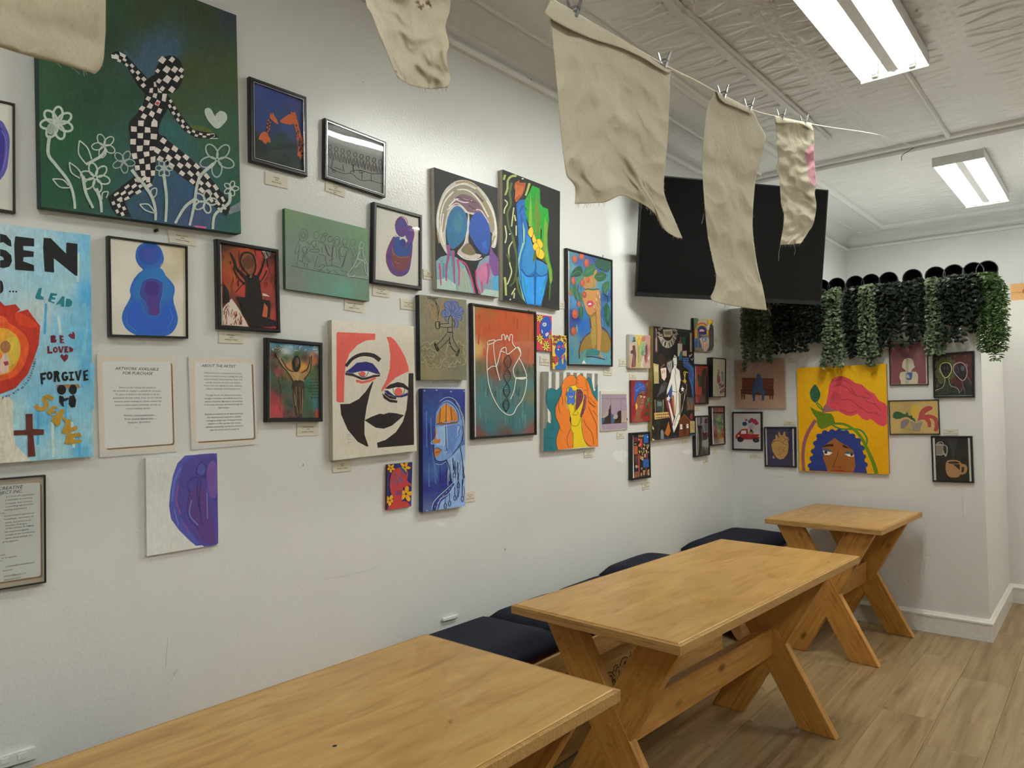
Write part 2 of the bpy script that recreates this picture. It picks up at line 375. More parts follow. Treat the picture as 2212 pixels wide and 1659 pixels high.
# ================================================================== fluorescent fixtures
def tube_mat(power=1.0, warm=(0.97, 1.0, 0.93)):
    s = N('fluorescent_tube'); s.set(Roughness=0.3); s.base((0.9, 0.9, 0.9))
    s.b.inputs['Emission Color'].default_value = (*warm, 1); s.b.inputs['Emission Strength'].default_value = LAMP*power; return s.m
MAT['enamel'] = plain('white_enamel', (0.82, 0.82, 0.80), 0.3)
def fixture(label, xc, y0, y1, power=1.0, warm=(0.97, 1.0, 0.93), zt=ZC-0.012, wd=0.31):
    tm = tube_mat(power, warm)
    t = thing('fluorescent_light', label, 'ceiling light', (xc, (y0+y1)/2, zt), group='twin tube ceiling lights')
    L = (y1-y0)/2; h = wd/2
    # reflector pan: shallow trough with sloped sides
    prof = [(-h, -0.068), (-h, -0.01), (-h*0.80, 0), (h*0.80, 0), (h, -0.01), (h, -0.068), (h-0.004, -0.068), (h*0.80, -0.006), (-h*0.80, -0.006), (-h+0.004, -0.068)]
    m = len(prof); v = [(x, -L, z) for x, z in prof]+[(x, L, z) for x, z in prof]
    pyd('reflector_pan', v, [(i, (i+1) % m, m+(i+1) % m, m+i) for i in range(m)], 'enamel', t)
    rp = [(-0.034, -0.006), (-0.024, -0.060), (0.024, -0.060), (0.034, -0.006)]; m = 4
    v = [(x, -L+0.02, z) for x, z in rp]+[(x, L-0.02, z) for x, z in rp]
    pyd('ballast_cover', v, [(i, (i+1) % m, m+(i+1) % m, m+i) for i in range(m)]+[(3, 2, 1, 0), (4, 5, 6, 7)], 'enamel', t)
    for s in (-1, 1):
        MB().box(-h, h, s*L-0.006, s*L+0.006, -0.078, 0).build('end_plate', 'enamel', t, bevel=0.002)
    for s in (-1, 1):
        x = s*wd*0.27
        tb = MB().tube([(x, -L+0.05, -0.044), (x, L-0.05, -0.044)], 0.019, 16).build('tube', tm, t, smooth=True)
        for e in (-1, 1):
            MB().tube([(x, e*(L-0.05), -0.044), (x, e*(L-0.035), -0.044)], 0.0195, 14).build('tube_cap', 'silver', tb)
            MB().box(x-0.014, x+0.014, min(e*(L-0.036), e*(L-0.006)), max(e*(L-0.036), e*(L-0.006)), -0.070, -0.004).build('lamp_holder', 'white', t, bevel=0.003)
    return t
fixture('twin tube fluorescent light nearer the camera, above the hanging cloths', -0.815, 2.54, 4.02, 1.1)
fixture('twin tube fluorescent light on the far ceiling behind the beam', -0.805, 5.84, 7.32, 0.70)
fixture('dim twin tube fluorescent light above the camera, outside the frame', -0.82, -1.1, 0.38, 0.28)
fixture('twin tube fluorescent light at the far right of the room, outside the frame', 0.6, 4.55, 6.03, 1.15, (1.0, 0.97, 0.84))
fixture('twin tube fluorescent light near the front right of the room, outside the frame', 1.3, -0.3, 1.18, 1.35)
# ================================================================== trestle tables
def board(name, mat, parent, L, W, T, loc, rot, bevel=0.003, foot=None):
    """board whose long axis is its own x"""
    o = MB().box(-L/2, L/2, -T/2, T/2, -W/2, W/2).build(name, mat, parent, bevel); o.location = loc; o.rotation_euler = rot; return o
def x_board(parent, y, sgn, half, H, T, W=0.135):
    """one slanted board of an X frame, ends cut level with floor and top"""
    hw = W/2/math.sin(math.atan2(H, 2*half-0.17))          # half the level cut
    xb, xt = sgn*(half-hw), -sgn*(half-hw)
    ang = math.atan2(H, xt-xb); c = Vector(((xb+xt)/2, y, H/2))
    ca, sa = math.cos(ang), math.sin(ang); v = []
    for yy in (-T/2, T/2):
        for px_, pz in ((xb-hw, 0.0), (xb+hw, 0.0), (xt+hw, H), (xt-hw, H)):
            dx, dz = px_-c.x, pz-c.z; v.append((dx*ca+dz*sa, yy, -dx*sa+dz*ca))
    m = MB(); m.add(v, [(0, 1, 2, 3), (7, 6, 5, 4), (0, 4, 5, 1), (1, 5, 6, 2), (2, 6, 7, 3), (3, 7, 4, 0)])
    o = m.build('leg', 'pine', parent, 0.003); o.location = c; o.rotation_euler = (0, -ang, 0); return o
def table(label, c, rz, W, L, in0, in1, H=0.75, ragged=False):
    t = thing('trestle_table', label, 'table', (c[0], c[1], 0), rz, 'pine trestle tables along the bench')
    top = MB().box(-L/2+0.012, L/2-0.012, -W/2+0.012, W/2-0.012, H-0.016, H).build('tabletop', 'ply', t, 0.002); top.rotation_euler = (0, 0, math.pi/2)
    ed = MB()                                               # lipping round the top, a hair lower than the top
    for a in (-1, 1):
        ed.box(-W/2, W/2, min(a*(L/2-0.0125), a*L/2), max(a*(L/2-0.0125), a*L/2), H-0.032, H-0.003)
        ed.box(min(a*(W/2-0.0125), a*W/2), max(a*(W/2-0.0125), a*W/2), -L/2+0.0125, L/2-0.0125, H-0.032, H-0.003)
    ed.box(-W/2+0.012, W/2-0.012, -L/2+0.012, L/2-0.012, H-0.032, H-0.017)
    ed.build('edge_lipping', 'edge', t, 0.0015)
    ys = (-L/2+in0, L/2-in1); half = W/2-0.045
    for y in ys:
        x_board(t, y, 1, half, H-0.032, 0.040); x_board(t, y, -1, half, H-0.032, 0.0385)
        for s in (-1, 1):
            for zz in (0.03, -0.03):
                MB().tube([(s*0.0, y-0.0235, 0.36+zz), (s*0.0, y+0.0235, 0.36+zz)], 0.008, 12).build('bolt_cap', 'pine', t) if s == 1 else None
    board('stretcher', 'pine', t, ys[1]-ys[0]-0.04, 0.125, 0.04, (0, (ys[0]+ys[1])/2, 0.36), (0, 0, math.pi/2))
    return t
table('long pine trestle table nearest the camera, cut off by the lower frame edge', (-1.325, 0.99), R_(-1.2), 0.705, 1.15, 0.14, 0.09)
table('long pine trestle table in the middle, between the nearest and the small far one', (-1.278, 2.728), R_(-3.3), 0.668, 1.557, 0.13, 0.20)
table('small pine trestle table at the far end against the partition', (-1.275, 4.632), R_(-3.6), 0.64, 0.785, 0.07, 0.07)
# thin spill of clear glue on the middle table
m = MB()
for px, py, r in ((1487, 1339, 0.012), (1497, 1340, 0.006), (1520, 1337, 0.007), (1508, 1339, 0.004)):
    p = onz(px, py, 0.7505); m.lathe([(r, 0), (r*0.8, 0.0012), (0.0005, 0.0018)], p, 12)
o = m.build('glue_spill', 'acrylic', smooth=True); tag(o, 'shiny dried glue spill on the middle table top', 'spill')
for px, py, lab in ((1790, 1214, 'small dark speck near the far corner of the middle table'), (723, 1611, 'tiny dark speck on the nearest table top')):
    p = onz(px, py, 0.7503); tag(MB().lathe([(0.005, 0), (0.003, 0.0005), (0.0003, 0.0006)], p, 10).build('speck', 'black'), lab, 'speck')

# ================================================================== benches along the left wall
BX, BZ = -1.748, 0.45
def bench(label, y0, y1, arch=False):
    t = thing('bench', label, 'bench', (XW+0.2, (y0+y1)/2, 0), 0, 'built-in benches along the left wall'); o = t.location
    s = MB().box(-(y1-y0)/2, (y1-y0)/2, BX-0.022-(XW+0.006)-0.2+0.0, 0, 0, 0) if False else None
    def part(name, x0, x1, ya, yb, z0, z1, bev=0.003, alongy=True):
        m = MB().box(-(yb-ya)/2, (yb-ya)/2, -(x1-x0)/2, (x1-x0)/2, -(z1-z0)/2, (z1-z0)/2).build(name, 'bench', t, bev)
        m.location = Vector(((x0+x1)/2, (ya+yb)/2, (z0+z1)/2)) - o; m.rotation_euler = (0, 0, math.pi/2); return m
    part('seat_board', XW+0.004, BX-0.021, y0, y1, BZ-0.03, BZ-0.002)
    part('front_rail', BX-0.02, BX, y0, y1, BZ-0.095, BZ, 0.005)
    part('front_panel', BX-0.036, BX-0.018, y0, y1, 0.002, BZ-0.09)
    part('bead_moulding', BX-0.018, BX-0.010, y0, y1, BZ-0.108, BZ-0.094, 0.003)
    for y in (y0, y1):
        a, b = (y, y+0.02) if y == y0 else (y-0.02, y)
        if arch and y == y0:                               # end panel with an arched cut at the floor
            n = 14; x0, x1 = XW+0.006, BX-0.036; v = []
            xs = [x0+(x1-x0)*k/n for k in range(n+1)]
            zb = [0.16*math.sin(math.pi*min(1, max(0, (k/n-0.1)/0.86)))**0.8 for k in range(n+1)]
            for yy in (a, b): v += [(x, yy, z) for x, z in zip(xs, zb)]+[(x, yy, BZ-0.031) for x in xs]
            q = n+1; f = []
            for k in range(n):
                f += [(k, k+1, q+k+1, q+k), (2*q+k+1, 2*q+k, 3*q+k, 3*q+k+1), (k+1, k, 2*q+k, 2*q+k+1), (q+k, q+k+1, 3*q+k+1, 3*q+k)]
            f += [(0, q, 3*q, 2*q), (n, 2*q+n, 3*q+n, q+n)]
            pyd('end_panel', v, f, 'bench', t, off=o)
        else: part('end_panel', XW+0.006, BX-0.036, a, b, 0.002, BZ-0.031)
    return t
b1 = bench('long pine bench with carved scrollwork behind the two nearer tables', -1.4, 3.967)
b2 = bench('short pine bench in the corner beside the partition', 4.235, YB-0.03, True)
# carved scrollwork on the long bench
K2 = lambda x, y: (1080+x/4.608, 1300+y/4.608)
sc = MB(); scr = [[(1035, 790), (1045, 740), (1080, 705), (1115, 705), (1140, 740)], [(1065, 790), (1085, 745), (1115, 740), (1120, 780)], [(1125, 700), (1135, 650), (1160, 625), (1170, 640)], [(1150, 700), (1160, 660), (1180, 650)], [(1180, 680), (1190, 740), (1205, 770), (1240, 780)],
    [(1195, 640), (1210, 580), (1245, 548), (1275, 560)], [(1235, 620), (1250, 590), (1270, 590)], [(1240, 590), (1255, 620), (1280, 630)], [(1245, 720), (1265, 680), (1290, 690), (1280, 730), (1250, 745)], [(1285, 550), (1300, 520), (1300, 490)], [(1340, 520), (1345, 490), (1375, 478), (1398, 495), (1395, 530)], [(1345, 570), (1365, 590), (1350, 600)], [(1365, 500), (1385, 520), (1375, 545)], [(1180, 772), (1200, 790), (1230, 800)], [(1120, 800), (1135, 770), (1150, 800)], [(1300, 640), (1320, 600), (1345, 580)], [(1290, 780), (1330, 720), (1380, 700)], [(1420, 470), (1450, 440), (1480, 450), (1470, 490)]]
for c in scr:
    P = [onx(*K2(x, y), BX-0.0180) for x, y in c]; sc.tube(smooth_line(P, 5), 0.0022, 6)
MAT['carve'] = plain('carved_groove', hx('#4a2e14'), 0.7); sc.build('carving', 'carve', b1, off=b1.location)
# ================================================================== navy cushions
def cushion(label, y0, y1, z1, x1=BX+0.0, x0=XW+0.012, tilt=0.0, seed=0):
    nx_, ny_ = 14, max(10, int((y1-y0)/0.05)); th = z1-BZ; v, f = [], []
    cx_, cy_ = (x0+x1)/2, (y0+y1)/2
    def sup(u): return max(0.0, 1-abs(2*u-1)**7)**(1/3.0)
    for side in (1, 0):
        for j in range(ny_+1):
            for i in range(nx_+1):
                u, w_ = i/nx_, j/ny_; e = sup(u)*sup(w_)
                z = BZ + th/2 + (1 if side else -1)*th/2*(0.25+0.75*e)
                if side: z += 0.006*mnoise.noise(Vector((u*3+seed, w_*(y1-y0)*4, seed)))*e + tilt*(u-0.5)*e
                else: z = BZ+0.001+th*0.25*(1-e)
                ins = 0.0
                v.append((x0+(x1-x0)*u-cx_, y0+(y1-y0)*w_-cy_, z-BZ))
    q = (nx_+1)*(ny_+1)
    for j in range(ny_):
        for i in range(nx_):
            a = j*(nx_+1)+i; f.append((a, a+1, a+nx_+2, a+nx_+1)); b = a+q; f.append((b, b+nx_+1, b+nx_+2, b+1))
    for i in range(nx_): f.append((i, q+i, q+i+1, i+1)); a = ny_*(nx_+1)+i; f.append((a, a+1, q+a+1, q+a))
    for j in range(ny_): a = j*(nx_+1); f.append((a, a+nx_+1, q+a+nx_+1, q+a)); a += nx_; f.append((a, q+a, q+a+nx_+1, a+nx_+1))
    t = thing('bench_cushion', label, 'cushion', (cx_, cy_, BZ), 0, 'navy cushions on the benches')
    cb = pyd('cushion_body', v, f, 'navy', t, smooth=True)
    pp = [(x0+0.006-cx_, y0+0.006-cy_), (x1-0.006-cx_, y0+0.006-cy_), (x1-0.006-cx_, y1-0.006-cy_), (x0+0.006-cx_, y1-0.006-cy_)]
    MB().tube([(x, y, th*0.62) for x, y in pp], 0.0035, 6, closed=True).build('piping', 'navy', cb)
    return t
cushion('navy cushion on the bench beside the nearest table, lower left corner', -0.45, 0.962, 0.54, seed=1)
cushion('navy bench cushion beginning beside the far end of the nearest table', 1.87, 2.40, 0.545, tilt=0.004, seed=2)
cushion('navy bench cushion beyond the crossways seam, left of the middle table', 2.405, 2.86, 0.545, seed=3)
cushion('navy bench cushion behind the near half of the middle table', 2.865, 3.30, 0.54, seed=4)
cushion('thicker navy bench cushion behind the middle table, standing highest', 3.31, 3.84, 0.575, seed=5)
cushion('navy cushion on the corner bench against the partition', 4.26, 5.07, 0.545, seed=6)

# ================================================================== television
tvx = thing('television', 'large black flat television tilted out from the left wall on an arm', 'television', (-1.707, 4.13, 2.378))
yw, ti, ro = -0.663, 0.107, -0.031
n_ = Vector((math.cos(yw)*math.cos(ti), math.sin(yw)*math.cos(ti), -math.sin(ti))); r_ = Vector((-math.sin(yw), math.cos(yw), 0)); u_ = n_.cross(r_)
r_, u_ = r_*math.cos(ro)+u_*math.sin(ro), u_*math.cos(ro)-r_*math.sin(ro)
TVM = Matrix(((r_.x, n_.x, u_.x), (r_.y, n_.y, u_.y), (r_.z, n_.z, u_.z))).to_4x4()     # local x along screen, y toward room, z up
MAT['screen'] = plain('tv_screen', (0.006, 0.006, 0.006), 0.08, spec=0.12, grain=0.02); MAT['tvbody'] = plain('tv_bezel', (0.010, 0.010, 0.010), 0.4, spec=0.25)
WT, HT = 1.20, 0.69
def tvpart(name, mat, m, bev=0.0):
    o = m.build(name, mat, tvx, bev); o.matrix_local = TVM; return o
tvpart('tv_back', 'tvbody', MB().box(-WT/2, WT/2, -0.025, -0.0025, -HT/2, HT/2), 0.003)
tvpart('screen', 'screen', MB().box(-WT/2+0.008, WT/2-0.008, -0.0025, -0.0012, -HT/2+0.024, HT/2-0.008))
bz = MB().box(-WT/2, WT/2, -0.0024, 0, -HT/2, -HT/2+0.023).box(-WT/2, WT/2, -0.0024, 0, HT/2-0.007, HT/2).box(-WT/2, -WT/2+0.007, -0.0024, 0, -HT/2+0.023, HT/2-0.007).box(WT/2-0.007, WT/2, -0.0024, 0, -HT/2+0.023, HT/2-0.007)
tvpart('bezel', 'tvbody', bz)
tvpart('rear_housing', 'tvbody', MB().box(-0.36, 0.36, -0.065, -0.025, -0.27, 0.12), 0.01)
tvpart('mount_plate', 'tvbody', MB().box(-0.2, 0.2, -0.085, -0.065, -0.15, 0.1), 0.002)
pa = Matrix.Translation((0, 0, 0)) @ TVM @ Vector((0, -0.085, -0.02)); wallp = Vector((XW-tvx.location.x+0.012, 0.28, -0.02)); mid = Vector((-0.33, -0.22, -0.02))
MB().tube([pa, mid], 0.02, 8).build('mount_arm', 'tvbody', tvx); MB().tube([mid, wallp], 0.02, 8).build('mount_arm', 'tvbody', tvx)
MB().cbox(wallp, 0.02, 0.10, 0.36).build('wall_bracket', 'tvbody', tvx, 0.002)

# ================================================================== cardboard box on the annex
MAT['card'] = plain('cardboard', hx('#b98f5e', 1.25), 0.8); MAT['cardp'] = plain('cardboard_print', hx('#7a4f30'), 0.8)
pl = ony(2184, 648, YA+0.04); bx = thing('cardboard_box', 'small brown cardboard box on top of the white annex wall at right edge', 'box', (pl.x+0.16, YA+0.16, ZT+0.001))
MB().box(-0.16, 0.16, -0.12, 0.12, 0, 0.118).build('carton', 'card', bx, 0.002)
MB().box(-0.161, -0.09, -0.122, 0.122, 0.06, 0.119).build('tape', 'cardp' if False else 'card', bx)
MB().tube([Vector((-0.045+0.045*math.cos(a), -0.1205, 0.062+0.022*math.sin(a))) for a in [k*math.pi/10 for k in range(4, 17)]], 0.003, 5).build('printed_mark', 'cardp', bx)
# ================================================================== clothesline with raw cloth pieces
SA, SB = Vector((-0.76, 0.24, 0)), Vector((-1.0, 5.6, 0))
SD = (SB-SA).normalized(); SN = Vector((SD.y, -SD.x, 0))          # SN points into the room
def ons(px, py, off=0.0): return on_plane(px, py, SN, SN.dot(SA)+off)
ST = [ons(*p) for p in ((1180, -12), (1232, 22), (1340, 86), (1447, 147), (1500, 173), (1548, 199), (1627, 238), (1674, 251), (1752, 268), (1800, 276), (1900, 292))]
endp = Vector((-1.0, BEAM0, ZC-0.03)); 
near = []
for k in range(1, 9):
    t = k/8; d0 = (ST[0]-ST[1]).normalized(); p = ST[0] + SD*(-(1.1+0.9)*t); p.z = ST[0].z + 0.10*t + 0.28*t*t; near.append(p)
line = list(reversed(near)) + ST + [endp]
tag(MB().tube(smooth_line(line, 5), 0.0022, 6).build('clothesline', 'string'), 'thin pale string running from the ceiling beam over the room', 'string')
def string_z(y):
    for a, b in zip(line, line[1:]):
        if min(a.y, b.y) <= y <= max(a.y, b.y): t = (y-a.y)/(b.y-a.y+1e-9); return a.z+(b.z-a.z)*t
    return line[0].z
def curve_at(pts, t):
    """point at fraction t of a polyline's length"""
    seg = [(b-a).length for a, b in zip(pts, pts[1:])]; d = t*sum(seg)
    for a, b, s in zip(pts, pts[1:], seg):
        if d <= s: return a + (b-a)*(d/s if s else 0)
        d -= s
    return pts[-1]
def tinted_cloth():
    m = MAT['cloth'].copy(); m.name = 'raw_muslin_tinted'; t = m.node_tree; b = t.nodes['Principled BSDF']
    src = b.inputs['Base Color'].links[0].from_socket; at = t.nodes.new('ShaderNodeAttribute'); at.attribute_name = 'tint'
    mx = t.nodes.new('ShaderNodeMix'); mx.data_type = 'RGBA'; mx.blend_type = 'MULTIPLY'; mx.inputs[0].default_value = 1
    t.links.new(src, mx.inputs[6]); t.links.new(at.outputs['Color'], mx.inputs[7]); t.links.new(mx.outputs[2], b.inputs['Base Color']); return m
MAT['clotht'] = tinted_cloth()
def coons(top, bot, left, right, nu, nv):
    T, B, L, Rr = ([Vector((p[0], p[1], 0)) for p in smooth_line([Vector((q[0], q[1], 0)) for q in c], 4)] for c in (top, bot, left, right))
    g = []
    for j in range(nv+1):
        v = j/nv; l, r = curve_at(L, v), curve_at(Rr, v); row = []
        for i in range(nu+1):
            u = i/nu; t, b = curve_at(T, u), curve_at(B, u)
            c = (l*(1-u)+r*u)+(t*(1-v)+b*v)-((T[0]*(1-u)+T[-1]*u)*(1-v)+(B[0]*(1-u)+B[-1]*u)*v); row.append(c)
        g.append(row)
    return g
def sheet(name, parent, g, depth, tint=None, mat='clotht', origin=(0, 0, 0), thick=0.0006):
    nv, nu = len(g)-1, len(g[0])-1; v, f, cols = [], [], []
    for j in range(nv+1):
        for i in range(nu+1):
            c = g[j][i]; v.append(ons(c.x, c.y, depth(i/nu, j/nv))-Vector(origin)); cols.append(tint(c.x, c.y) if tint else (1, 1, 1))
    for j in range(nv):
        for i in range(nu): a = j*(nu+1)+i; f.append((a, a+1, a+nu+2, a+nu+1))
    o = pyd(name, v, f, mat, parent, smooth=True)
    ca = o.data.color_attributes.new('tint', 'FLOAT_COLOR', 'POINT')
    for k, c in enumerate(cols): ca.data[k].color = (*c, 1)
    sd = o.modifiers.new('thickness', 'SOLIDIFY'); sd.thickness = thick; return o
def folds(seed, amp, fx, fz, base=0.0, curl=0.0):
    """wrinkles of a hung cloth: long soft folds plus creases"""
    def d(u, v):
        q = Vector((u*fx+seed, v*fz, seed*0.7)); k = min(1, v*5)
        a = mnoise.noise(q)*1.0 + 0.55*mnoise.noise(q*2.3+Vector((3, 1, 0)))
        cr = 1-abs(mnoise.noise(Vector((u*fx*1.9+v*2, v*fz*1.7-u, seed))))*2.2      # sharp creases
        return base + k*amp*(a + 0.35*max(0, cr)) + curl*(u-0.5)**2*4*v
    return d
def threads(parent, origin, pts, n, seed, ln=0.007):
    rnd = random.Random(seed); m = MB(); P = [ons(*p) for p in pts]
    for k in range(n):
        a = curve_at(P, rnd.random()); out = Vector((0, rnd.uniform(-1, 1), rnd.uniform(-1, 0.2))).normalized(); L = ln*rnd.uniform(0.3, 1.3)
        q = [a, a+out*L*0.5+Vector((0, 0, -0.1*L)), a+out*L+Vector((0, 0, -0.35*L))]
        m.tube([p-Vector(origin) for p in q], 0.00022, 3)
    o = m.build('frayed_threads', 'cloth', parent); o['kind'] = 'stuff'; return o
def cloth(label, top, bot, left, right, dfun, nu, nv, flap=None, tint=None, fray=120, origin=None, extra=None):
    o0 = ons(top[len(top)//2][0], top[len(top)//2][1]); t = thing('hanging_cloth', label, 'cloth', o0, 0, 'raw cloth pieces on the clothesline')
    g = coons(top, bot, left, right, nu, nv); sheet('cloth_sheet', t, g, dfun, tint, origin=o0)
    if flap:
        ft, fb = flap; gl = coons(ft, fb, [ft[0], fb[0]], [ft[-1], fb[-1]], nu, 8)
        sheet('top_fold', t, gl, lambda u, v: 0.004+0.002*math.sin(math.pi*min(1, v))+0.006*v, tint, origin=o0)
    if fray: threads(t, o0, list(left)+list(reversed(bot)) if False else left, fray//2, 1); 
    if fray: threads(t, o0, bot, fray//3, 2); threads(t, o0, right, fray//4, 3)
    for e in extra or (): 
        MB().tube([ons(*p)-Vector(o0) for p in smooth_line([Vector((*q, 0)) for q in e], 4) for p in [(p.x, p.y)]], 0.0005, 4).build('loose_thread', 'cloth', t)
    return t
def in_poly(x, y, P):
    c = False
    for (x0, y0), (x1, y1) in zip(P, P[1:]+P[:1]):
        if (y0 > y) != (y1 > y) and x < (x1-x0)*(y-y0)/(y1-y0)+x0: c = not c
    return c
A4 = lambda *p: [(1150+x/2.44, y/2.44) for x, y in p]
# nearest piece, upper left corner of the frame
cloth('raw cloth piece hanging nearest the camera, blurred, in the upper left corner', [(-420, -820), (-100, -700), (226, -560)], [(-420, -40), (0, 102), (120, 135), (205, 160)], [(-420, -820), (-420, -400), (-420, -40)], [(226, -560), (228, 0), (226, 90), (221, 140), (205, 160)],
      lambda u, v: 0.02*math.sin(v*9+u*1.5)*v + 0.03*math.sin(u*5)*v + 0.03*max(0, v-0.9)*10*0.3, 30, 60, fray=30)
c2t = [(905+i*0, 0) for i in range(1)]
def tint2(x, y): return (0.30, 0.18, 0.2) if any((x-a)**2+(y-b)**2 < r*r for a, b, r in ((901, 6, 4), (907, 14, 4), (914, 12, 2.5), (924, 7, 5), (930, 13, 3), (909, 19, 2.5), (855, 154, 2.4))) else (1, 1, 1)
cloth('raw cloth piece with dark marks hanging at the top centre-left', [(770, -300), (870, -238), (985, -170)], [(858, 165), (870, 175), (893, 186), (932, 192), (968, 188)], [(770, -300), (775, -120), (790, 3), (800, 26), (813, 60), (832, 104), (850, 150), (858, 165)], [(985, -170), (978, -60), (973, 0), (971, 26), (962, 56), (970, 98), (965, 115), (966, 139), (973, 166), (968, 188)],
      folds(2.2, 0.012, 2.4, 5.0, 0.0, 0.02), 60, 110, tint=tint2, fray=90)
def tint4(x, y): return (0.85, 0.3, 0.26) if (in_poly(x, y, A4((498, 212), (512, 218), (532, 238), (515, 240), (505, 228)))) else (1, 1, 1)
cloth('large creased raw cloth with a folded top edge and a hanging tail', A4((82, 20), (200, 60), (470, 215), (700, 365), (727, 385)), A4((225, 1075), (300, 1072), (385, 1065), (470, 1030), (560, 1065), (640, 1120), (690, 1205), (755, 1250), (790, 1255)),
      A4((82, 20), (95, 105), (112, 270), (125, 400), (150, 700), (165, 830), (182, 925), (225, 985), (225, 1075)), A4((727, 385), (720, 560), (710, 760), (692, 960), (700, 1040), (745, 1150), (790, 1255)),
      folds(5.1, 0.011, 3.4, 4.0), 110, 150, flap=(A4((95, 0), (200, 55), (470, 205), (700, 358), (750, 365)), A4((62, 68), (130, 120), (300, 200), (470, 255), (590, 310), (650, 350), (715, 385))), tint=tint4, fray=260, extra=[A4((730, 550), (740, 600), (730, 630), (757, 680))])
cloth('long narrow raw cloth strip hanging in front of the television', A4((965, 480), (1010, 515), (1165, 585)), A4((938, 1565), (965, 1592), (1100, 1620), (1235, 1635)),
      A4((965, 480), (922, 560), (905, 700), (895, 850), (905, 1050), (925, 1250), (965, 1440), (962, 1510), (938, 1565)), A4((1165, 585), (1192, 650), (1228, 715), (1216, 780), (1186, 900), (1170, 1000), (1160, 1200), (1185, 1400), (1215, 1520), (1235, 1635)),
      folds(8.3, 0.013, 1.6, 4.6), 60, 150, flap=(A4((968, 474), (1010, 505), (1160, 575)), A4((985, 520), (1015, 545), (1060, 562), (1165, 606))), fray=140, extra=[A4((1236, 1625), (1252, 1640), (1258, 1665)), A4((910, 1080), (900, 1150), (892, 1180))])
PINK = A4((1478, 762), (1455, 780), (1435, 810), (1440, 850), (1455, 880), (1452, 930), (1470, 985), (1500, 960), (1492, 830), (1484, 762))
def tint6(x, y): return (1.12, 0.60, 0.98) if in_poly(x, y, PINK) else (1, 1, 1)
cloth('short raw cloth strip with a pink painted edge at the right', A4((1278, 622), (1330, 640), (1470, 655)), A4((1305, 1290), (1360, 1288), (1415, 1283)),
      A4((1278, 622), (1287, 700), (1285, 760), (1296, 840), (1284, 885), (1302, 950), (1310, 1070), (1325, 1130), (1322, 1190), (1305, 1290)), A4((1470, 655), (1482, 700), (1485, 800), (1490, 900), (1496, 970), (1488, 1020), (1496, 1090), (1480, 1180), (1450, 1230), (1415, 1283)),
      folds(11.7, 0.012, 1.8, 7.0), 60, 130, flap=(A4((1276, 612), (1330, 625), (1470, 648)), A4((1284, 650), (1310, 652), (1360, 650), (1420, 655), (1475, 690))), tint=tint6, fray=130, extra=[A4((1308, 1290), (1300, 1330), (1299, 1375)), A4((1380, 1288), (1385, 1320), (1380, 1345))])
def clip(label, px, py, lean=0.0):
    p = ons(px, py, 0.004); t = thing('metal_clip', label, 'clip', p, 0, 'metal clips on the clothesline')
    d = SD
    for s in (-1, 1):
        b = MB(); a0 = Vector((0, 0, -0.012))+SN*0.004*s; a1 = Vector((0, 0, 0.028))+SN*(0.004+0.009)*s + d*(lean+s*0.007); ax = (a1-a0)
        wv = d*0.0045; th = SN*0.0012
        v = []
        for q, ww in ((a0, 0.9), (a0+ax*0.35, 1.1), (a0+ax*0.75, 0.9), (a1, 0.6)):
            v += [q-wv*ww-th, q+wv*ww-th, q+wv*ww+th, q-wv*ww+th]
        f = [(3, 2, 1, 0), (12, 13, 14, 15)]
        for k in range(3):
            for e in range(4): f.append((k*4+e, k*4+(e+1) % 4, k*4+4+(e+1) % 4, k*4+4+e))
        b.add(v, f).build('jaw', 'chrome', t)
    MB().tube([Vector((0, 0, 0.004))+SN*(0.011*math.cos(k*0.9))+d*(0.006*(k/14-0.5))*1.5+Vector((0, 0, 0.004*math.sin(k*0.9))) for k in range(15)], 0.0009, 5).build('spring', 'chrome', t)
    return t
clip('metal clip on the left end of the large creased cloth', 1241, 24); clip('metal clip on the right end of the large creased cloth', 1434, 136, 0.004)
clip('metal clip on the left of the long narrow cloth strip', 1562, 205); clip('metal clip on the right of the long narrow cloth strip', 1618, 231, 0.003)
clip('metal clip on the left of the pink-edged cloth strip', 1688, 253); clip('metal clip on the right of the pink-edged cloth strip', 1737, 264, 0.003)
clip('metal clip holding the cloth with dark marks at the top', 900, -220)

hk = [Vector((-1.0, BEAM0-0.004, ZC-0.03)), Vector((-1.02, BEAM0-0.02, ZC-0.05)), Vector((-1.07, BEAM0-0.02, ZC-0.075)), Vector((-1.075, BEAM0-0.015, ZC-0.11))]
tag(MB().tube(smooth_line(hk, 5), 0.002, 6).build('wire_hook', 'pot'), 'small bent wire hook on the ceiling beam holding the string', 'hook')

# ================================================================== planters on the partition
def leaf_mat(name, c1, c2, rough=0.35):
    s = N(name); f = s.noise(s.coords(), 35, 2); s.base(s.mix(c1, c2, s.ramp(f, [(0.35, (0, 0, 0)), (0.65, (1, 1, 1))]))); s.set(Roughness=rough, Specular_IOR_Level=0.4); return s.m
MAT['ivy'] = leaf_mat('dark_ivy_leaf', hx('#232a24', 1.1), hx('#37423a', 1.1)); MAT['euca'] = leaf_mat('eucalyptus_leaf', hx('#6f7d60', 1.5), hx('#465640', 1.4), 0.5)
MAT['fern'] = leaf_mat('bright_fern_leaf', hx('#56703a', 1.15), hx('#2f4a20', 1.15), 0.45)
MAT['stem'] = plain('vine_stem', hx('#3a4630'), 0.7)
LEAF = {'ivy': [(0, 0), (0.35, 0.32), (0.75, 0.18), (1, 0), (0.75, -0.18), (0.35, -0.32)], 'euca': [(0, 0), (0.3, 0.40), (0.75, 0.40), (1, 0), (0.75, -0.40), (0.3, -0.40)], 'fern': [(0, 0), (0.3, 0.17), (0.7, 0.12), (1, 0), (0.7, -0.12), (0.3, -0.17)]}
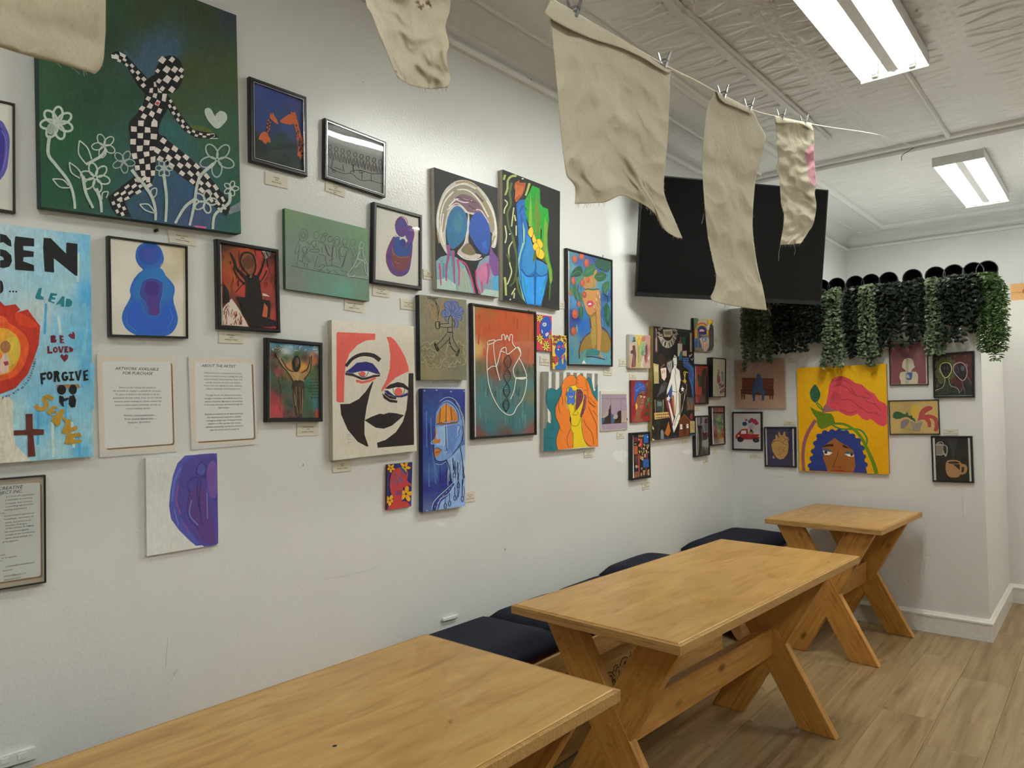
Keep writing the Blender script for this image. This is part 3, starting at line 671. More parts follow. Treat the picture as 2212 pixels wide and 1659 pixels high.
def planter(px, kind, zbot, label, spread=0.055, vines=15, seed=0, side=0.0):
    rnd = random.Random(seed); base = ony(px, 605, YB+0.02); x0 = base.x
    t = thing('hanging_planter', label, 'planter', (x0, YB+0.10, ZT+0.002), 0, 'planters along the partition top')
    ax = Vector((0, -1, 0.12)).normalized(); r = 0.054
    c = Vector((0, -0.10, r+0.024))
    MB().lathe([(0.002, -0.13), (r*0.72, -0.13), (r*0.8, -0.128), (r, 0), (r*1.06, 0.002), (r*1.06, 0.012), (r*0.97, 0.012), (r*0.94, 0), (r*0.7, -0.115), (0.002, -0.116)], c, 24, ax).build('pot', 'pot', t)
    size = {'ivy': 0.040, 'euca': 0.026, 'fern': 0.028}[kind]; step = {'ivy': 0.024, 'euca': 0.016, 'fern': 0.011}[kind]
    lv, lf, st = [], [], MB()
    zend0 = zbot-t.location.z
    def add_leaf(p, d, nrm, s):
        d = d.normalized(); b = nrm.cross(d); 
        if b.length < 1e-4: return
        b.normalize(); n = d.cross(b); k = len(lv)
        for a, w_ in LEAF[kind]: lv.append(p + d*(a*s) + b*(w_*s) + n*(abs(w_)*s*0.35 - a*a*s*0.12))
        lf.append((k, k+1, k+2, k+3)); lf.append((k, k+3, k+4, k+5))
    for q in range(vines):
        u = (q+0.5)/vines*2-1; sp = spread*(u+rnd.uniform(-0.25, 0.25)); dep = rnd.uniform(0.01, 0.075)
        zend = zend0 + rnd.uniform(0, 0.13)*(1 if rnd.random() < 0.7 else 2.2)
        P = [c+Vector((sp*0.35, 0.0, -0.042)), c+Vector((sp*0.6, -0.03-dep*0.3, -0.028+rnd.uniform(-0.015, 0.012))), c+Vector((sp*0.9+side*0.3, -0.045-dep, -0.068)), c+Vector((sp+side, -0.045-dep, -0.125))]
        z = P[-1].z
        while z > zend: z -= 0.06; pr = P[-1]; P.append(Vector((pr.x+rnd.uniform(-0.008, 0.008), pr.y+rnd.uniform(-0.006, 0.006), z)))
        P = smooth_line(P, 4); st.tube(P, 0.0011, 4, cap=False)
        L = sum((b-a).length for a, b in zip(P, P[1:])); m = int(L/step)
        for k in range(m):
            p = curve_at(P, (k+0.5)/m)
            for e in range(3 if kind != 'fern' else 3):
                an = rnd.uniform(0, 2*math.pi); d = Vector((math.cos(an), math.sin(an), rnd.uniform(-0.9, 0.25) if kind != 'fern' else rnd.uniform(-0.7, 0.1)))
                if d.y > 0.5: d.y *= -1
                nn = Vector((rnd.uniform(-0.5, 0.5), -1, 0.6+rnd.uniform(-0.3, 0.5)))
                add_leaf(p, d, nn, size*rnd.uniform(0.7, 1.15))
    o = pyd('foliage', lv, lf, kind, t); o['kind'] = 'stuff'
    st.build('vines', 'stem', t)
    return t
PL = [(1632, 'euca', 1.70, 'grey-green trailing planter leftmost on the partition, beside the left wall', 0.05), (1664, 'euca', 1.72, 'thin grey-green planter second from the left wall, below the television', 0.04), (1700, 'ivy', 1.78, 'dark ivy planter directly below the middle of the television', 0.06), (1738, 'ivy', 1.79, 'dark ivy planter below the right part of the television', 0.06), (1776, 'ivy', 1.80, 'dark ivy planter half hidden by the television right edge', 0.05),
      (1809, 'euca', 1.66, 'pale green leafy planter just right of the television', 0.05), (1849, 'ivy', 1.74, 'dark ivy planter between two pale green planters right of the television', 0.055), (1883, 'euca', 1.67, 'pale green planter above the yellow rose painting', 0.055), (1921, 'ivy', 1.80, 'dark ivy planter above the upper right corner of the yellow painting', 0.06), (1973, 'ivy', 1.80, 'bushy dark ivy planter above the white figure picture', 0.075),
      (2022, 'euca', 1.70, 'pale green planter left of the two dark ones at the right end', 0.055), (2062, 'ivy', 1.78, 'dark ivy planter above the two-headed chalk picture', 0.065), (2104, 'ivy', 1.80, 'dark ivy planter second from the right end of the partition', 0.055)]
for k, (px, kd, zb, lab, sp) in enumerate(PL): planter(px, kd, zb, lab, sp, 15 if kd == 'ivy' else 13, 40+k)
planter(2134, 'fern', 1.69, 'bright green fern-like planter at the right end of the partition', 0.055, 26, 99, 0.03)
# ================================================================== pictures: tools
def paint_mat(name, rough, streak, gloss_var=False):
    s = N(name); at = s.n('ShaderNodeAttribute'); at.attribute_name = 'Col'; co = s.coords((1, 1, 1))
    f = s.noise(co, 30, 5, 0.65, 1.5); g = s.noise(s.coords((30, 30, 5)), 6, 4, 0.6)
    c = s.mix(at.outputs['Color'], s.mix((1-streak,)*3, (1+streak,)*3, f), 1.0, 'MULTIPLY')
    c = s.mix(c, s.mix((1-streak,)*3, (1+streak,)*3, g), 1.0, 'MULTIPLY')
    s.base(c); s.set(Roughness=rough, Specular_IOR_Level=0.35); s.bump(f, 0.10, 0.002); return s.m
MAT['paint'] = paint_mat('acrylic_paint', 0.5, 0.12); MAT['print'] = paint_mat('printed_sheet', 0.7, 0.03); MAT['dry'] = paint_mat('dry_brush_paint', 0.6, 0.30)
_fc = {}
def glyphs(text, shear=0.0, bold=0.0):
    """flat outline of a line of text in the built-in typeface, height of a capital about 0.7"""
    key = (text, shear, bold)
    if key in _fc: return _fc[key]
    cu = bpy.data.curves.new('t', 'FONT'); cu.body = text; cu.shear = shear; cu.resolution_u = 2; cu.offset = bold; cu.fill_mode = 'FRONT'
    ob = bpy.data.objects.new('t', cu); COL.objects.link(ob); dg = bpy.context.evaluated_depsgraph_get()
    me = ob.evaluated_get(dg).to_mesh(); v = [(p.co.x, p.co.y) for p in me.vertices]; f = [tuple(p.vertices) for p in me.polygons]
    ob.evaluated_get(dg).to_mesh_clear(); bpy.data.objects.remove(ob); bpy.data.curves.remove(cu)
    w_ = max([p[0] for p in v] or [0]); _fc[key] = (v, f, w_); return _fc[key]
def clip_poly(P, Q):
    """part of polygon P that lies inside the convex quad Q"""
    cx, cy = sum(q[0] for q in Q)/4, sum(q[1] for q in Q)/4
    for (x0, y0), (x1, y1) in zip(Q, list(Q[1:])+[Q[0]]):
        sd = (x1-x0)*(cy-y0)-(y1-y0)*(cx-x0); sd = 1 if sd > 0 else -1
        f = lambda p: sd*((x1-x0)*(p[1]-y0)-(y1-y0)*(p[0]-x0)); out = []
        for a, b in zip(P, P[1:]+P[:1]):
            fa, fb = f(a), f(b)
            if fa >= 0: out.append(a)
            if (fa >= 0) != (fb >= 0): t = fa/(fa-fb); out.append((a[0]+(b[0]-a[0])*t, a[1]+(b[1]-a[1])*t))
        P = out
        if len(P) < 3: return []
    return P
def S(t): return [tuple(float(c) for c in q.split(',')) for q in t.split()]
class Pict:
    """a flat picture on a wall; shapes are read off the photograph and laid on the picture's own plane"""
    def __init__(s, wall, depth, gain):
        s.wall, s.depth, s.g = wall, depth, gain; s.v, s.f, s.c, s.li = [], [], [], []; s.k = 0; s.hold = False; s.x0 = s.y0 = 0.0; s.s = 1.0
        s.step = 0.00003
    def crop(s, x0, y0, sc): s.x0, s.y0, s.s = x0, y0, sc; return s
    def px(s, x, y): return s.x0+x/s.s, s.y0+y/s.s
    def at(s, x, y, d=None):
        """crop coordinates -> world, d metres out from the wall"""
        d = s.depth if d is None else d; px, py = s.px(x, y)
        return onx(px, py, XW+d) if s.wall == 'L' else ony(px, py, YB-d)
    def out(s): return Vector((1, 0, 0)) if s.wall == 'L' else Vector((0, -1, 0))
    def right(s): return Vector((0, 1, 0)) if s.wall == 'L' else Vector((1, 0, 0))
    def _lay(s, pts, faces, cols):
        if not s.hold: s.k += 1
        b = len(s.v); s.li += [s.k]*len(pts)
        s.v += [Vector(p) for p in pts]; s.f += [tuple(i+b for i in q) for q in faces]; s.c += cols
    def bg(s, corners, ctrl, n=18, power=3.0):
        """base coat blended from colour samples; corners TL TR BR BL"""
        TL, TR, BR, BL = [Vector(c) for c in corners]; pts, cols, f = [], [], []
        cc = [(x, y, hx(h, s.g)) for x, y, h in ctrl]
        for j in range(n+1):
            for i in range(n+1):
                u, v = i/n, j/n; p = (TL*(1-u)+TR*u)*(1-v)+(BL*(1-u)+BR*u)*v; pts.append(s.at(p.x, p.y))
                ws = [(1/((p.x-x)**2+(p.y-y)**2+1.0)**(power/2), c) for x, y, c in cc]; t = sum(w_ for w_, _ in ws)
                cols.append(tuple(sum(w_*c[q] for w_, c in ws)/t for q in range(3)))
        for j in range(n):
            for i in range(n): a = j*(n+1)+i; f.append((a, a+n+1, a+n+2, a+1))
        s._lay(pts, f, cols); return s
    def p(s, col, pts, sm=0, n=5):
        if isinstance(pts, str): pts = S(pts)
        if sm: pts = [(q.x, q.y) for q in smooth_line([Vector((*p, 0)) for p in pts], n, True)]
        if getattr(s, 'corners', None): pts = clip_poly(list(pts), s.corners)
        if len(pts) < 3: return s
        c = hx(col, s.g); W = [s.at(*p) for p in pts]; s._lay(W, [tuple(range(len(W)))[::-1]], [c]*len(W)); return s
    def e(s, col, cx, cy, rx, ry=None, rot=0, n=18):
        ry = rx if ry is None else ry; ca, sa = math.cos(R_(rot)), math.sin(R_(rot))
        return s.p(col, [(cx+rx*math.cos(2*math.pi*k/n)*ca-ry*math.sin(2*math.pi*k/n)*sa, cy+rx*math.cos(2*math.pi*k/n)*sa+ry*math.sin(2*math.pi*k/n)*ca) for k in range(n)])
    def l(s, col, w, pts, sm=1, cl=0, n=5):
        """brush stroke of width w (tapering if w is a pair)"""
        if isinstance(pts, str): pts = S(pts)
        P = [Vector((*p, 0)) for p in pts]
        if sm and len(P) > 2: P = smooth_line(P, n, bool(cl))
        m = len(P); V = []
        for i, p in enumerate(P):
            a = P[i-1] if (i > 0 or cl) else p; b = P[(i+1) % m] if (i < m-1 or cl) else p
            d = (b-a); d = d.normalized() if d.length > 1e-6 else Vector((1, 0, 0)); nn = Vector((-d.y, d.x, 0))
            ww = (w if not isinstance(w, (tuple, list)) else w[0]+(w[1]-w[0])*i/max(1, m-1))/2
            V += [p+nn*ww, p-nn*ww]
        F = [(2*i, 2*i+1, 2*((i+1) % m)+1, 2*((i+1) % m)) for i in range(m if cl else m-1)]
        c = hx(col, s.g); s._lay([s.at(q.x, q.y) for q in V], F, [c]*len(V)); return s
    def ls(s, col, w, *lines, sm=1, cl=0):
        for q in lines: s.l(col, w, q, sm, cl)
        return s
    def o(s, col, w, cx, cy, rx, ry=None, rot=0, n=16):
        ry = rx if ry is None else ry; ca, sa = math.cos(R_(rot)), math.sin(R_(rot))
        return s.l(col, w, [(cx+rx*math.cos(2*math.pi*k/n)*ca-ry*math.sin(2*math.pi*k/n)*sa, cy+rx*math.cos(2*math.pi*k/n)*sa+ry*math.sin(2*math.pi*k/n)*ca) for k in range(n)], 0, 1)
    def checks(s, col, line, wid, rows, cols, seed=1, fill=0.86, phase=0):
        """checker cells along a limb; line = centre line, wid = widths along it"""
        rnd = random.Random(seed); P = [Vector((*p, 0)) for p in (S(line) if isinstance(line, str) else line)]; P = smooth_line(P, 6)
        def fr(t):
            p = curve_at(P, t); d = (curve_at(P, min(1, t+0.02))-curve_at(P, max(0, t-0.02))).normalized(); x = t*(len(wid)-1); i = min(int(x), len(wid)-2)
            return p, Vector((-d.y, d.x, 0)), wid[i]+(wid[i+1]-wid[i])*(x-i)
        s.k += 1; s.hold = True
        for r in range(rows):
            for c in range(cols):
                if (r+c+phase) % 2: continue
                q = []
                for dr, dc in ((0, 0), (1, 0), (1, 1), (0, 1)):
                    t = (r+0.5+(dr-0.5)*fill*rnd.uniform(0.85, 1.1))/rows; p, nn, w_ = fr(max(0, min(1, t)))
                    u = (c+0.5+(dc-0.5)*fill*rnd.uniform(0.85, 1.1))/cols-0.5; q.append(p+nn*(u*w_*0.97))
                s.p(col, [(a.x, a.y) for a in q])
        s.hold = False; return s
    def t(s, col, text, x, y, h, align='L', shear=0.0, bold=0.0, rot=0.0, sx=1.0):
        """text with its baseline at x,y and letters h high"""
        v, f, w_ = glyphs(text, shear, bold)
        if not v: return s
        o = s.at(x, y); k = (s.at(x, y-h)-o).length/0.70; dx = {'L': 0, 'C': -w_/2, 'R': -w_}[align]; ca, sa = math.cos(R_(rot)), math.sin(R_(rot)); U = Vector((0, 0, 1)); Rr = s.right()
        W = []
        for a, b in v: a = (a+dx)*sx; W.append(o+Rr*((a*ca-b*sa)*k)+U*((a*sa+b*ca)*k))
        c = hx(col, s.g); s._lay(W, f, [c]*len(W)); return s
    def mesh(s, name, mat, parent):
        off = parent.location; st = min(0.00003, 0.0024/max(1, s.k)); n = s.out()
        me = bpy.data.meshes.new(name); me.from_pydata([tuple(p+n*(0.0003+st*k)-off) for p, k in zip(s.v, s.li)], [], s.f); me.update()
        ca = me.color_attributes.new('Col', 'FLOAT_COLOR', 'POINT')
        flat = []
        for c in s.c: flat += [c[0], c[1], c[2], 1.0]
        ca.data.foreach_set('color', flat); return link(name, me, parent, mat)
def slab(P, corners, d0, d1, name, mat, parent, bevel=0):
    """prism between two distances from the wall; its face is the quad read at d1"""
    A = [P.at(*c, d=d1) for c in corners]; B = [a - P.out()*(d1-d0) for a in A]; m = MB(); m.add(A+B, [(3, 2, 1, 0), (4, 5, 6, 7), (0, 1, 5, 4), (1, 2, 6, 5), (2, 3, 7, 6), (3, 0, 4, 7)])
    return m.build(name, mat, parent, bevel, off=parent.location)
def inset(A, w_):
    """four world corners moved inwards by w_ metres"""
    r = []
    for i in range(4):
        a = (A[(i+1) % 4]-A[i]).normalized(); b = (A[i-1]-A[i]).normalized(); r.append(A[i]+(a+b)*w_)
    return r
def centre(P, corners): 
    c = sum((P.at(*q, d=0.0) for q in corners), Vector())/4; return c
def ring(name, mat, parent, outer, inner, zo, zi, back, n):
    """frame moulding: outer and inner quads (world, on the front plane), n = outward normal"""
    o = (parent.parent or parent).location; v = []
    for q, dz in ((outer, 0-back), (outer, -zo), ([a+(b-a)*0.18 for a, b in zip(outer, inner)], 0), ([a+(b-a)*0.8 for a, b in zip(outer, inner)], 0), (inner, -zi), (inner, -back)):
        v += [p+n*dz-o for p in q]
    f = []
    for k in range(5):
        for i in range(4): j = (i+1) % 4; f.append((k*4+i, k*4+j, k*4+4+j, k*4+4+i)[::-1])
    return pyd(name, v, f, mat, parent)
def canvas(label, corners, crop, depth=0.02, wall='L', gain=1.45, edge='canvas', mat='paint', name='canvas_painting', group='paintings on the gallery wall'):
    P = Pict(wall, depth, gain).crop(*crop); P.corners = corners; t = thing(name, label, 'painting', centre(P, corners), 0, group)
    slab(P, corners, 0.0015, depth, 'stretched_canvas', edge, t, 0.0012); P.thing, P.mat, P.pname = t, mat, 'painted_face'; return P
def framed(label, corners, crop, fw=0.018, depth=0.022, wall='L', gain=1.45, frame='black', mat='print', glass=True, bead=False, name='framed_picture', group='framed pictures on the gallery wall', cat='picture', recess=0.006):
    P = Pict(wall, depth, gain).crop(*crop); P.corners = corners; t = thing(name, label, cat, centre(P, corners), 0, group)
    A = [P.at(*c, d=depth) for c in corners]; I = inset(A, fw); n = P.out()
    fo = ring('frame', frame, t, A, I, 0.003, 0.003, depth-0.0015, n)
    if bead: ring('bead', 'silver', fo, inset(A, fw-0.0005), inset(A, fw+0.0035), 0.003, 0.003, recess+0.001, n)
    J = inset(A, fw-0.001); B = [p-n*(recess+0.002) for p in J]; C = [p-n*(depth-0.002) for p in J]
    m = MB(); m.add(B+C, [(3, 2, 1, 0), (4, 5, 6, 7), (0, 1, 5, 4), (1, 2, 6, 5), (2, 3, 7, 6), (3, 0, 4, 7)]); m.build('backing_sheet', 'paper', t, off=t.location)
    P.depth = depth-recess-0.0018
    if glass:
        G = [p-n*0.0028 for p in J]; H = [p-n*0.0042 for p in J]; m = MB(); m.add(G+H, [(3, 2, 1, 0), (4, 5, 6, 7), (0, 1, 5, 4), (1, 2, 6, 5), (2, 3, 7, 6), (3, 0, 4, 7)]); m.build('glass_pane', 'glass', t, off=t.location)
    P.thing, P.mat, P.pname = t, mat, 'printed_image'; P.inner = J; return P
def board_pic(label, corners, crop, depth=0.006, wall='L', gain=1.45, mat='print', sheet=None, cover='acrylic', name='mounted_print', group='prints under clear acrylic', cat='picture', body='paper'):
    P = Pict(wall, depth, gain).crop(*crop); P.corners = corners; t = thing(name, label, cat, centre(P, corners), 0, group)
    slab(P, corners, 0.0012, depth, 'backing_board', body, t)
    P.thing, P.mat, P.pname = t, mat, 'printed_image'; P.cover = (sheet or corners, cover); return P
def done(P):
    o = P.mesh(P.pname, P.mat, P.thing)
    if getattr(P, 'cover', None):
        cs, m = P.cover
        if m: slab(P, cs, P.depth+0.003, P.depth+0.005, 'clear_cover', m, P.thing)
    return o
def card(label, corners, lines, crop=(0, 0, 1), wall='L', gain=1.4, clear=False):
    """small title card with a few printed lines"""
    corners = S(corners) if isinstance(corners, str) else corners
    P = Pict(wall, 0.003, gain).crop(*crop); t = thing('title_card', label, 'title card', centre(P, corners), 0, 'title cards beside the pictures')
    slab(P, corners, 0.0008, 0.003, 'card', 'tag', t)
    TL, TR, BR, BL = [Vector((*c, 0)) for c in corners]; n = len(lines)
    for i, tx in enumerate(lines):
        v = 0.30+0.19*i+ (0.06 if n == 3 else 0.0); c = (TL+TR)/2*(1-v)+(BL+BR)/2*v; h = (BL-TL).length*0.105
        if tx.startswith('-'):                          # lettering too small to read in the photograph
            w_ = (TR-TL).length*0.09*len(tx); x = c.x-w_/2; d = (TR-TL).normalized()
            for k in range(max(1, len(tx)//2)): a0 = c+d*(-w_/2+w_*k/max(1, len(tx)//2)); a1 = a0+d*(w_/max(1, len(tx)//2)*0.8); P.l('5a564a', h*0.55, [(a0.x, a0.y-h*0.35), (a1.x, a1.y-h*0.35)], 0)
        else: P.t('3a372f', tx, c.x, c.y, h, 'C', bold=0.012)
    P.mesh('printed_text', 'print', t); return t
def proj(P):
    d = P-CAM; z = d.dot(FW); return CX+FPX*d.dot(RT)/z, CY-FPX*d.dot(UP)/z
# ---- checkered dancer on green
cA = (0, 0, 3.191); q = Pict('L', 0.035, 1).crop(*cA); tl = q.at(285, 1425)+q.at(1628, 105)-q.at(1662, 1612); tlp = proj(tl); tlp = (tlp[0]*3.191, tlp[1]*3.191)
K = [tlp, (1628, 105), (1662, 1612), (285, 1425)]
MAT['greenedge'] = plain('green_canvas_edge', hx('#1d3833', 1.3), 0.6)
a = canvas('large green painting of a checkered dancer among white outline flowers', K, cA, 0.035, edge='greenedge', mat='dry')
a.bg(K, [(300, 1380, '1c4a35'), (300, 500, '2c4f33'), (700, 300, '2b4030'), (1000, 100, '36442a'), (1400, 100, '35432f'), (1600, 100, '303d45'), (1600, 500, '3a4a2a'), (1300, 500, '3c4726'), (900, 700, '23442f'), (600, 700, '24432f'), (600, 1200, '22503a'), (1100, 1400, '2d4a63'), (1350, 1500, '3a4a70'), (1600, 1300, '205040'), (1640, 1580, '24554a'), (1250, 750, '3a4a2a'), (1100, 340, '3c5566'), (1000, 800, '2b4f4a'), (1500, 1000, '2c5038'), (400, 900, '1f4d30'), (1200, 880, '2c5a5c'), (1300, 1300, '2c4c6c'), (800, 0, '2c4a34'), (600, -300, '2a4030'), (1100, -150, '36442a')], 26)
a.p('3d5567', '1000,300 1090,265 1225,275 1240,385 1130,420 1040,540 960,500 890,420 850,340 940,400', 1)
for w_, c, h in (((0, 0), '3f4f2a', 1),): a.p('4b5a24', '1290,870 1400,870 1470,915 1390,930 1300,900', 1)
a.p('6d7a84', '1570,1440 1655,1390 1658,1450 1580,1480').p('c45a86', '1330,1555 1425,1562 1415,1576 1350,1566')
BK, WH = '131518', 'c9c0bc'
# limbs
a.p(BK, '762,378 795,350 868,378 945,465 1020,545 1065,515 1090,590 1000,650 948,592 880,470 842,430 770,402')
a.p(BK, '1145,660 1190,700 1250,800 1330,895 1440,915 1470,915 1505,945 1440,958 1350,950 1270,905 1190,800 1150,740')
a.p(BK, '1015,550 1075,515 1110,560 1140,640 1180,690 1150,760 1110,830 1095,920 1150,960 1080,1100 960,1050 895,930 890,845 945,780 985,720 1000,640', 1)
a.p(BK, '890,900 900,1060 928,1150 950,1200 900,1235 740,1362 768,1440 810,1490 905,1497 862,1395 940,1330 1040,1280 1072,1190 1075,1080 1100,930')
a.p(BK, '1050,960 1105,930 1180,985 1290,1075 1420,1190 1500,1290 1578,1385 1585,1440 1560,1490 1490,1440 1375,1310 1260,1225 1160,1140 1070,1085')
a.checks(WH, '785,388 880,440 950,520 1010,590', (46, 44, 52, 70), 10, 2, 2).checks(WH, '1160,690 1215,790 1290,890 1370,930 1450,935', (44, 46, 42, 36, 30), 15, 2, 3)
a.checks(WH, '1080,560 1085,660 1050,740 1000,830', (90, 140, 150, 175), 7, 4, 4).checks(WH, '995,830 990,940 985,1040 1000,1140 1005,1260', (190, 195, 180, 150, 125), 10, 4, 5)
a.checks(WH, '1020,1230 920,1300 800,1375', (125, 100, 80), 6, 4, 6).checks(WH, '800,1375 850,1490', (85, 75), 4, 3, 7)
a.checks(WH, '1075,1010 1200,1090 1330,1190 1440,1300 1550,1450', (165, 150, 135, 115, 70), 14, 4, 8)
a.e(BK, 1165, 515, 99, 134, 8)
for x, y, k in ((1118, 415, 1), (1185, 412, .8), (1148, 480, 1), (1203, 480, .9), (1248, 485, .7), (1086, 490, .6), (1152, 548, 1.1), (1216, 545, .9), (1252, 528, .5), (1184, 618, .9), (1118, 612, .7), (1095, 560, .7)):
    a.p(WH, [(x-30*k, y+4*k), (x-2*k, y-29*k), (x+28*k, y-6*k), (x+4*k, y+27*k)])
a.p('c43a48', '1085,728 1072,712 1076,702 1085,706 1092,701 1099,710')
a.p('d2cfca', '765,375 818,385 818,412 768,402').p('d2cfca', '822,358 868,382 860,402 828,385').l('d8d4cf', 5, '1440,925 1475,922 1478,940 1445,955 1500,955', 0)
GW = 'a9b3ab'
for c in ('1480,800 1450,750 1415,750 1412,785 1440,840 1495,888 1545,850 1565,815 1555,780 1520,765 1490,785',): a.p('aeb6b0', c, 1)
def petals(cx, cy, r, n, rr, col, w_, ph=0):
    for k in range(n):
        an = R_(ph+k*360/n); a.o(col, w_, cx+r*math.cos(an), cy+r*math.sin(an), rr, rr*0.62, ph+k*360/n)
petals(390, 850, 62, 7, 52, GW, 16, 20); a.e('8e9c92', 350, 890, 30, 40); petals(715, 1005, 45, 5, 40, GW, 8, 30); petals(850, 1115, 42, 5, 38, '8f9a97', 8, 10)
petals(655, 1225, 58, 6, 46, GW, 11, 15); petals(1130, 1160, 32, 6, 28, '9aa5a2', 8, 0); petals(1495, 1100, 66, 5, 56, '93a3a0', 10, 20); petals(1590, 1300, 28, 5, 25, GW, 8, 0); petals(1412, 1390, 45, 5, 38, GW, 11, 0)
a.ls(GW, (24, 17), '340,935 330,1060 385,1140 470,1250 505,1350 515,1440', '570,1215 590,1330 640,1435', '660,1300 690,1380 698,1465', '985,1265 1040,1350 1068,1440 1070,1520', '1125,1200 1145,1360 1140,1530', '1470,1130 1370,1230 1335,1420 1305,1555', '1340,1375 1270,1430 1205,1540', '1580,1330 1575,1400 1480,1480 1465,1580', '730,1030 690,1080 590,1135', '905,1170 950,1230 985,1265')
a.ls(GW, 9, '475,1120 490,1190 550,1230', '475,1120 530,1160 570,1215', '545,970 540,1060 590,1130', '545,970 600,1020 630,1100', '360,1235 410,1290 480,1295', '360,1235 430,1240 470,1280', '1040,1360 1040,1310 1075,1300 1072,1345 1045,1368', '960,1410 1000,1450 1060,1470', '960,1410 1020,1410 1060,1460', '700,1375 705,1330 742,1325 730,1365')
done(a)
# ---- purple shape at the left edge
c0 = (0, 180, 5.53); K = [(-800, 20), (187, 237), (192, 1552), (-800, 1405)]
a = framed('white sheet with a purple rounded shape, cut off by the left frame edge', K, c0, 0.006, 0.016, frame='black', glass=False, recess=0.004)
a.bg(K, [(-800, 100, 'c6c3ba'), (100, 400, 'c8c5bc'), (50, 1300, 'b9bab4'), (150, 1500, 'c6c3ba')], 6)
a.p('5654a0', '-700,900 -500,500 -200,400 0,440 70,530 110,640 112,760 100,900 80,1020 30,1120 -60,1200 -300,1300 -600,1200', 1); a.p('3a3489', '-650,900 -450,560 -200,470 0,520 50,620 55,800 30,980 -40,1100 -300,1200', 1); a.l('7a6cb2', 10, '20,560 75,700 70,860 30,1040')
done(a)
# ---- blue CHOSEN canvas
c0 = (0, 470, 3.016); K = [(-950, -85), (588, 115), (608, 1556), (-950, 1672)]
MAT['blueedge'] = plain('blue_canvas_edge', hx('#a9bcc4', 1.3), 0.6)
a = canvas('sky blue painted canvas with lettering, a flaming heart and a cross', K, c0, 0.022, edge='canvas', mat='dry')
a.bg(K, [(0, 80, 'a9c2cc'), (150, 90, '9fc0cf'), (300, 150, '9cc2d2'), (450, 120, '86b9d2'), (560, 150, '6fb0d4'), (560, 500, '4a9fd0'), (420, 450, '9fc4d0'), (250, 620, 'b4c3c6'), (300, 400, '8fbcd0'), (550, 800, '5ba8d4'), (400, 700, '7ab4d2'), (260, 900, '88bcd4'), (450, 1000, '8fbfd2'), (580, 1000, '4f9fcc'), (300, 1150, '74b0d0'), (260, 1300, '5fa8d0'), (400, 1500, '9cc6d2'), (500, 1500, '5aa9d2'), (590, 1400, '8cbdd2'), (120, 1300, '9fc6d4'), (-300, 200, 'a5c0cc'), (-800, 800, 'a5c0cc')], 26)
a.p('ccc7ba', '-950,1180 -200,1160 60,1170 85,1200 80,1330 100,1480 160,1540 200,1585 -950,1670')
a.ls('6fb2d6', 26, '545,560 560,700 545,900', '470,620 480,800', '600,950 600,1250', sm=1); a.ls('b5cfd6', 18, '510,230 505,420', '380,640 395,760', '470,1330 480,1500', '340,1330 350,1560'); a.ls('4a9fce', 16, '300,560 290,760', '250,1260 245,1480', '430,1180 425,1320', '510,1400 520,1560')
BL = '17181b'
a.p(BL, '0,105 40,115 70,150 75,190 50,182 20,160 0,165').p(BL, '0,205 40,215 72,245 78,285 60,320 20,330 0,325 0,280 25,275 20,258 0,250')
a.p(BL, '98,125 105,122 222,137 222,188 150,185 152,212 220,222 218,256 152,258 150,285 220,310 222,350 98,340 92,180').p(BL, '284,132 330,135 430,235 432,165 440,163 504,172 504,380 490,378 350,265 352,358 290,352 280,200')
a.p(BL, '0,405 15,420 22,450 20,480 0,498').e(BL, 64, 481, 6).e(BL, 85, 482, 6).e(BL, 105, 483, 6)
TE = '1d7484'
a.p(TE, '228,520 252,460 272,458 264,508 285,520 283,536 236,530').p(TE, '312,545 330,490 372,497 368,510 342,508 340,518 362,522 358,535 336,533 332,545 356,552 352,560').p(TE, '360,570 405,512 420,515 418,580 396,578 396,565 382,562').p(TE, '424,580 430,528 455,530 471,548 466,572 448,582')
RD = '6d2434'
a.p(RD, '330,815 328,770 355,765 365,778 358,790 370,800 362,816').p(RD, '390,818 386,768 412,768 412,780 400,782 402,790 414,792 414,800 402,802 402,808 418,810 418,818')
a.p(RD, '308,885 306,838 320,836 322,872 342,874 340,886').e(RD, 360, 862, 16, 20).e('86b8cf', 360, 862, 5, 8).p(RD, '376,840 388,838 396,865 404,838 416,838 402,882 390,882').p(RD, '420,880 418,838 442,838 442,848 430,850 440,858 432,868 446,870 444,880').p(RD, '450,878 450,842 466,846 478,858 472,874')
a.p(RD, '443,768 455,755 468,762 470,745 480,745 487,760 487,792 462,786').p(RD, '390,905 400,888 416,900 432,890 444,900 440,920 420,942')
a.p(BL, '260,1015 300,1008 302,1022 276,1028 276,1040 296,1042 294,1055 276,1058 280,1085 266,1085').e(BL, 322, 1030, 20, 28).e('7ab2d0', 322, 1030, 6, 12).p(BL, '348,1000 375,998 388,1012 380,1030 392,1068 376,1072 366,1040 362,1072 350,1072').p(BL, '438,1012 425,1002 405,1010 398,1035 408,1062 430,1065 444,1050 444,1032 424,1032 424,1042 430,1044 424,1052 414,1044 414,1026 422,1016 432,1022')
a.p(BL, '446,1005 478,1003 478,1014 468,1016 470,1048 482,1050 482,1062 450,1064 450,1052 458,1050 458,1016 446,1016').p(BL, '484,1002 498,1000 508,1038 518,994 532,992 514,1062 504,1062').p(BL, '540,1000 572,990 572,1002 554,1008 556,1020 570,1020 570,1030 556,1034 558,1048 574,1048 574,1058 544,1064')
a.p('8c6c4c', '370,1090 510,1085 522,1108 370,1112').e(BL, 400, 1122, 30, 32).e(BL, 474, 1120, 26, 32).p(BL, '384,1160 410,1165 418,1180 440,1172 450,1182 425,1195 412,1200 416,1235 400,1225 384,1200').p(BL, '450,1165 480,1155 495,1190 488,1235 462,1238 446,1215')
YE = 'ab8630'
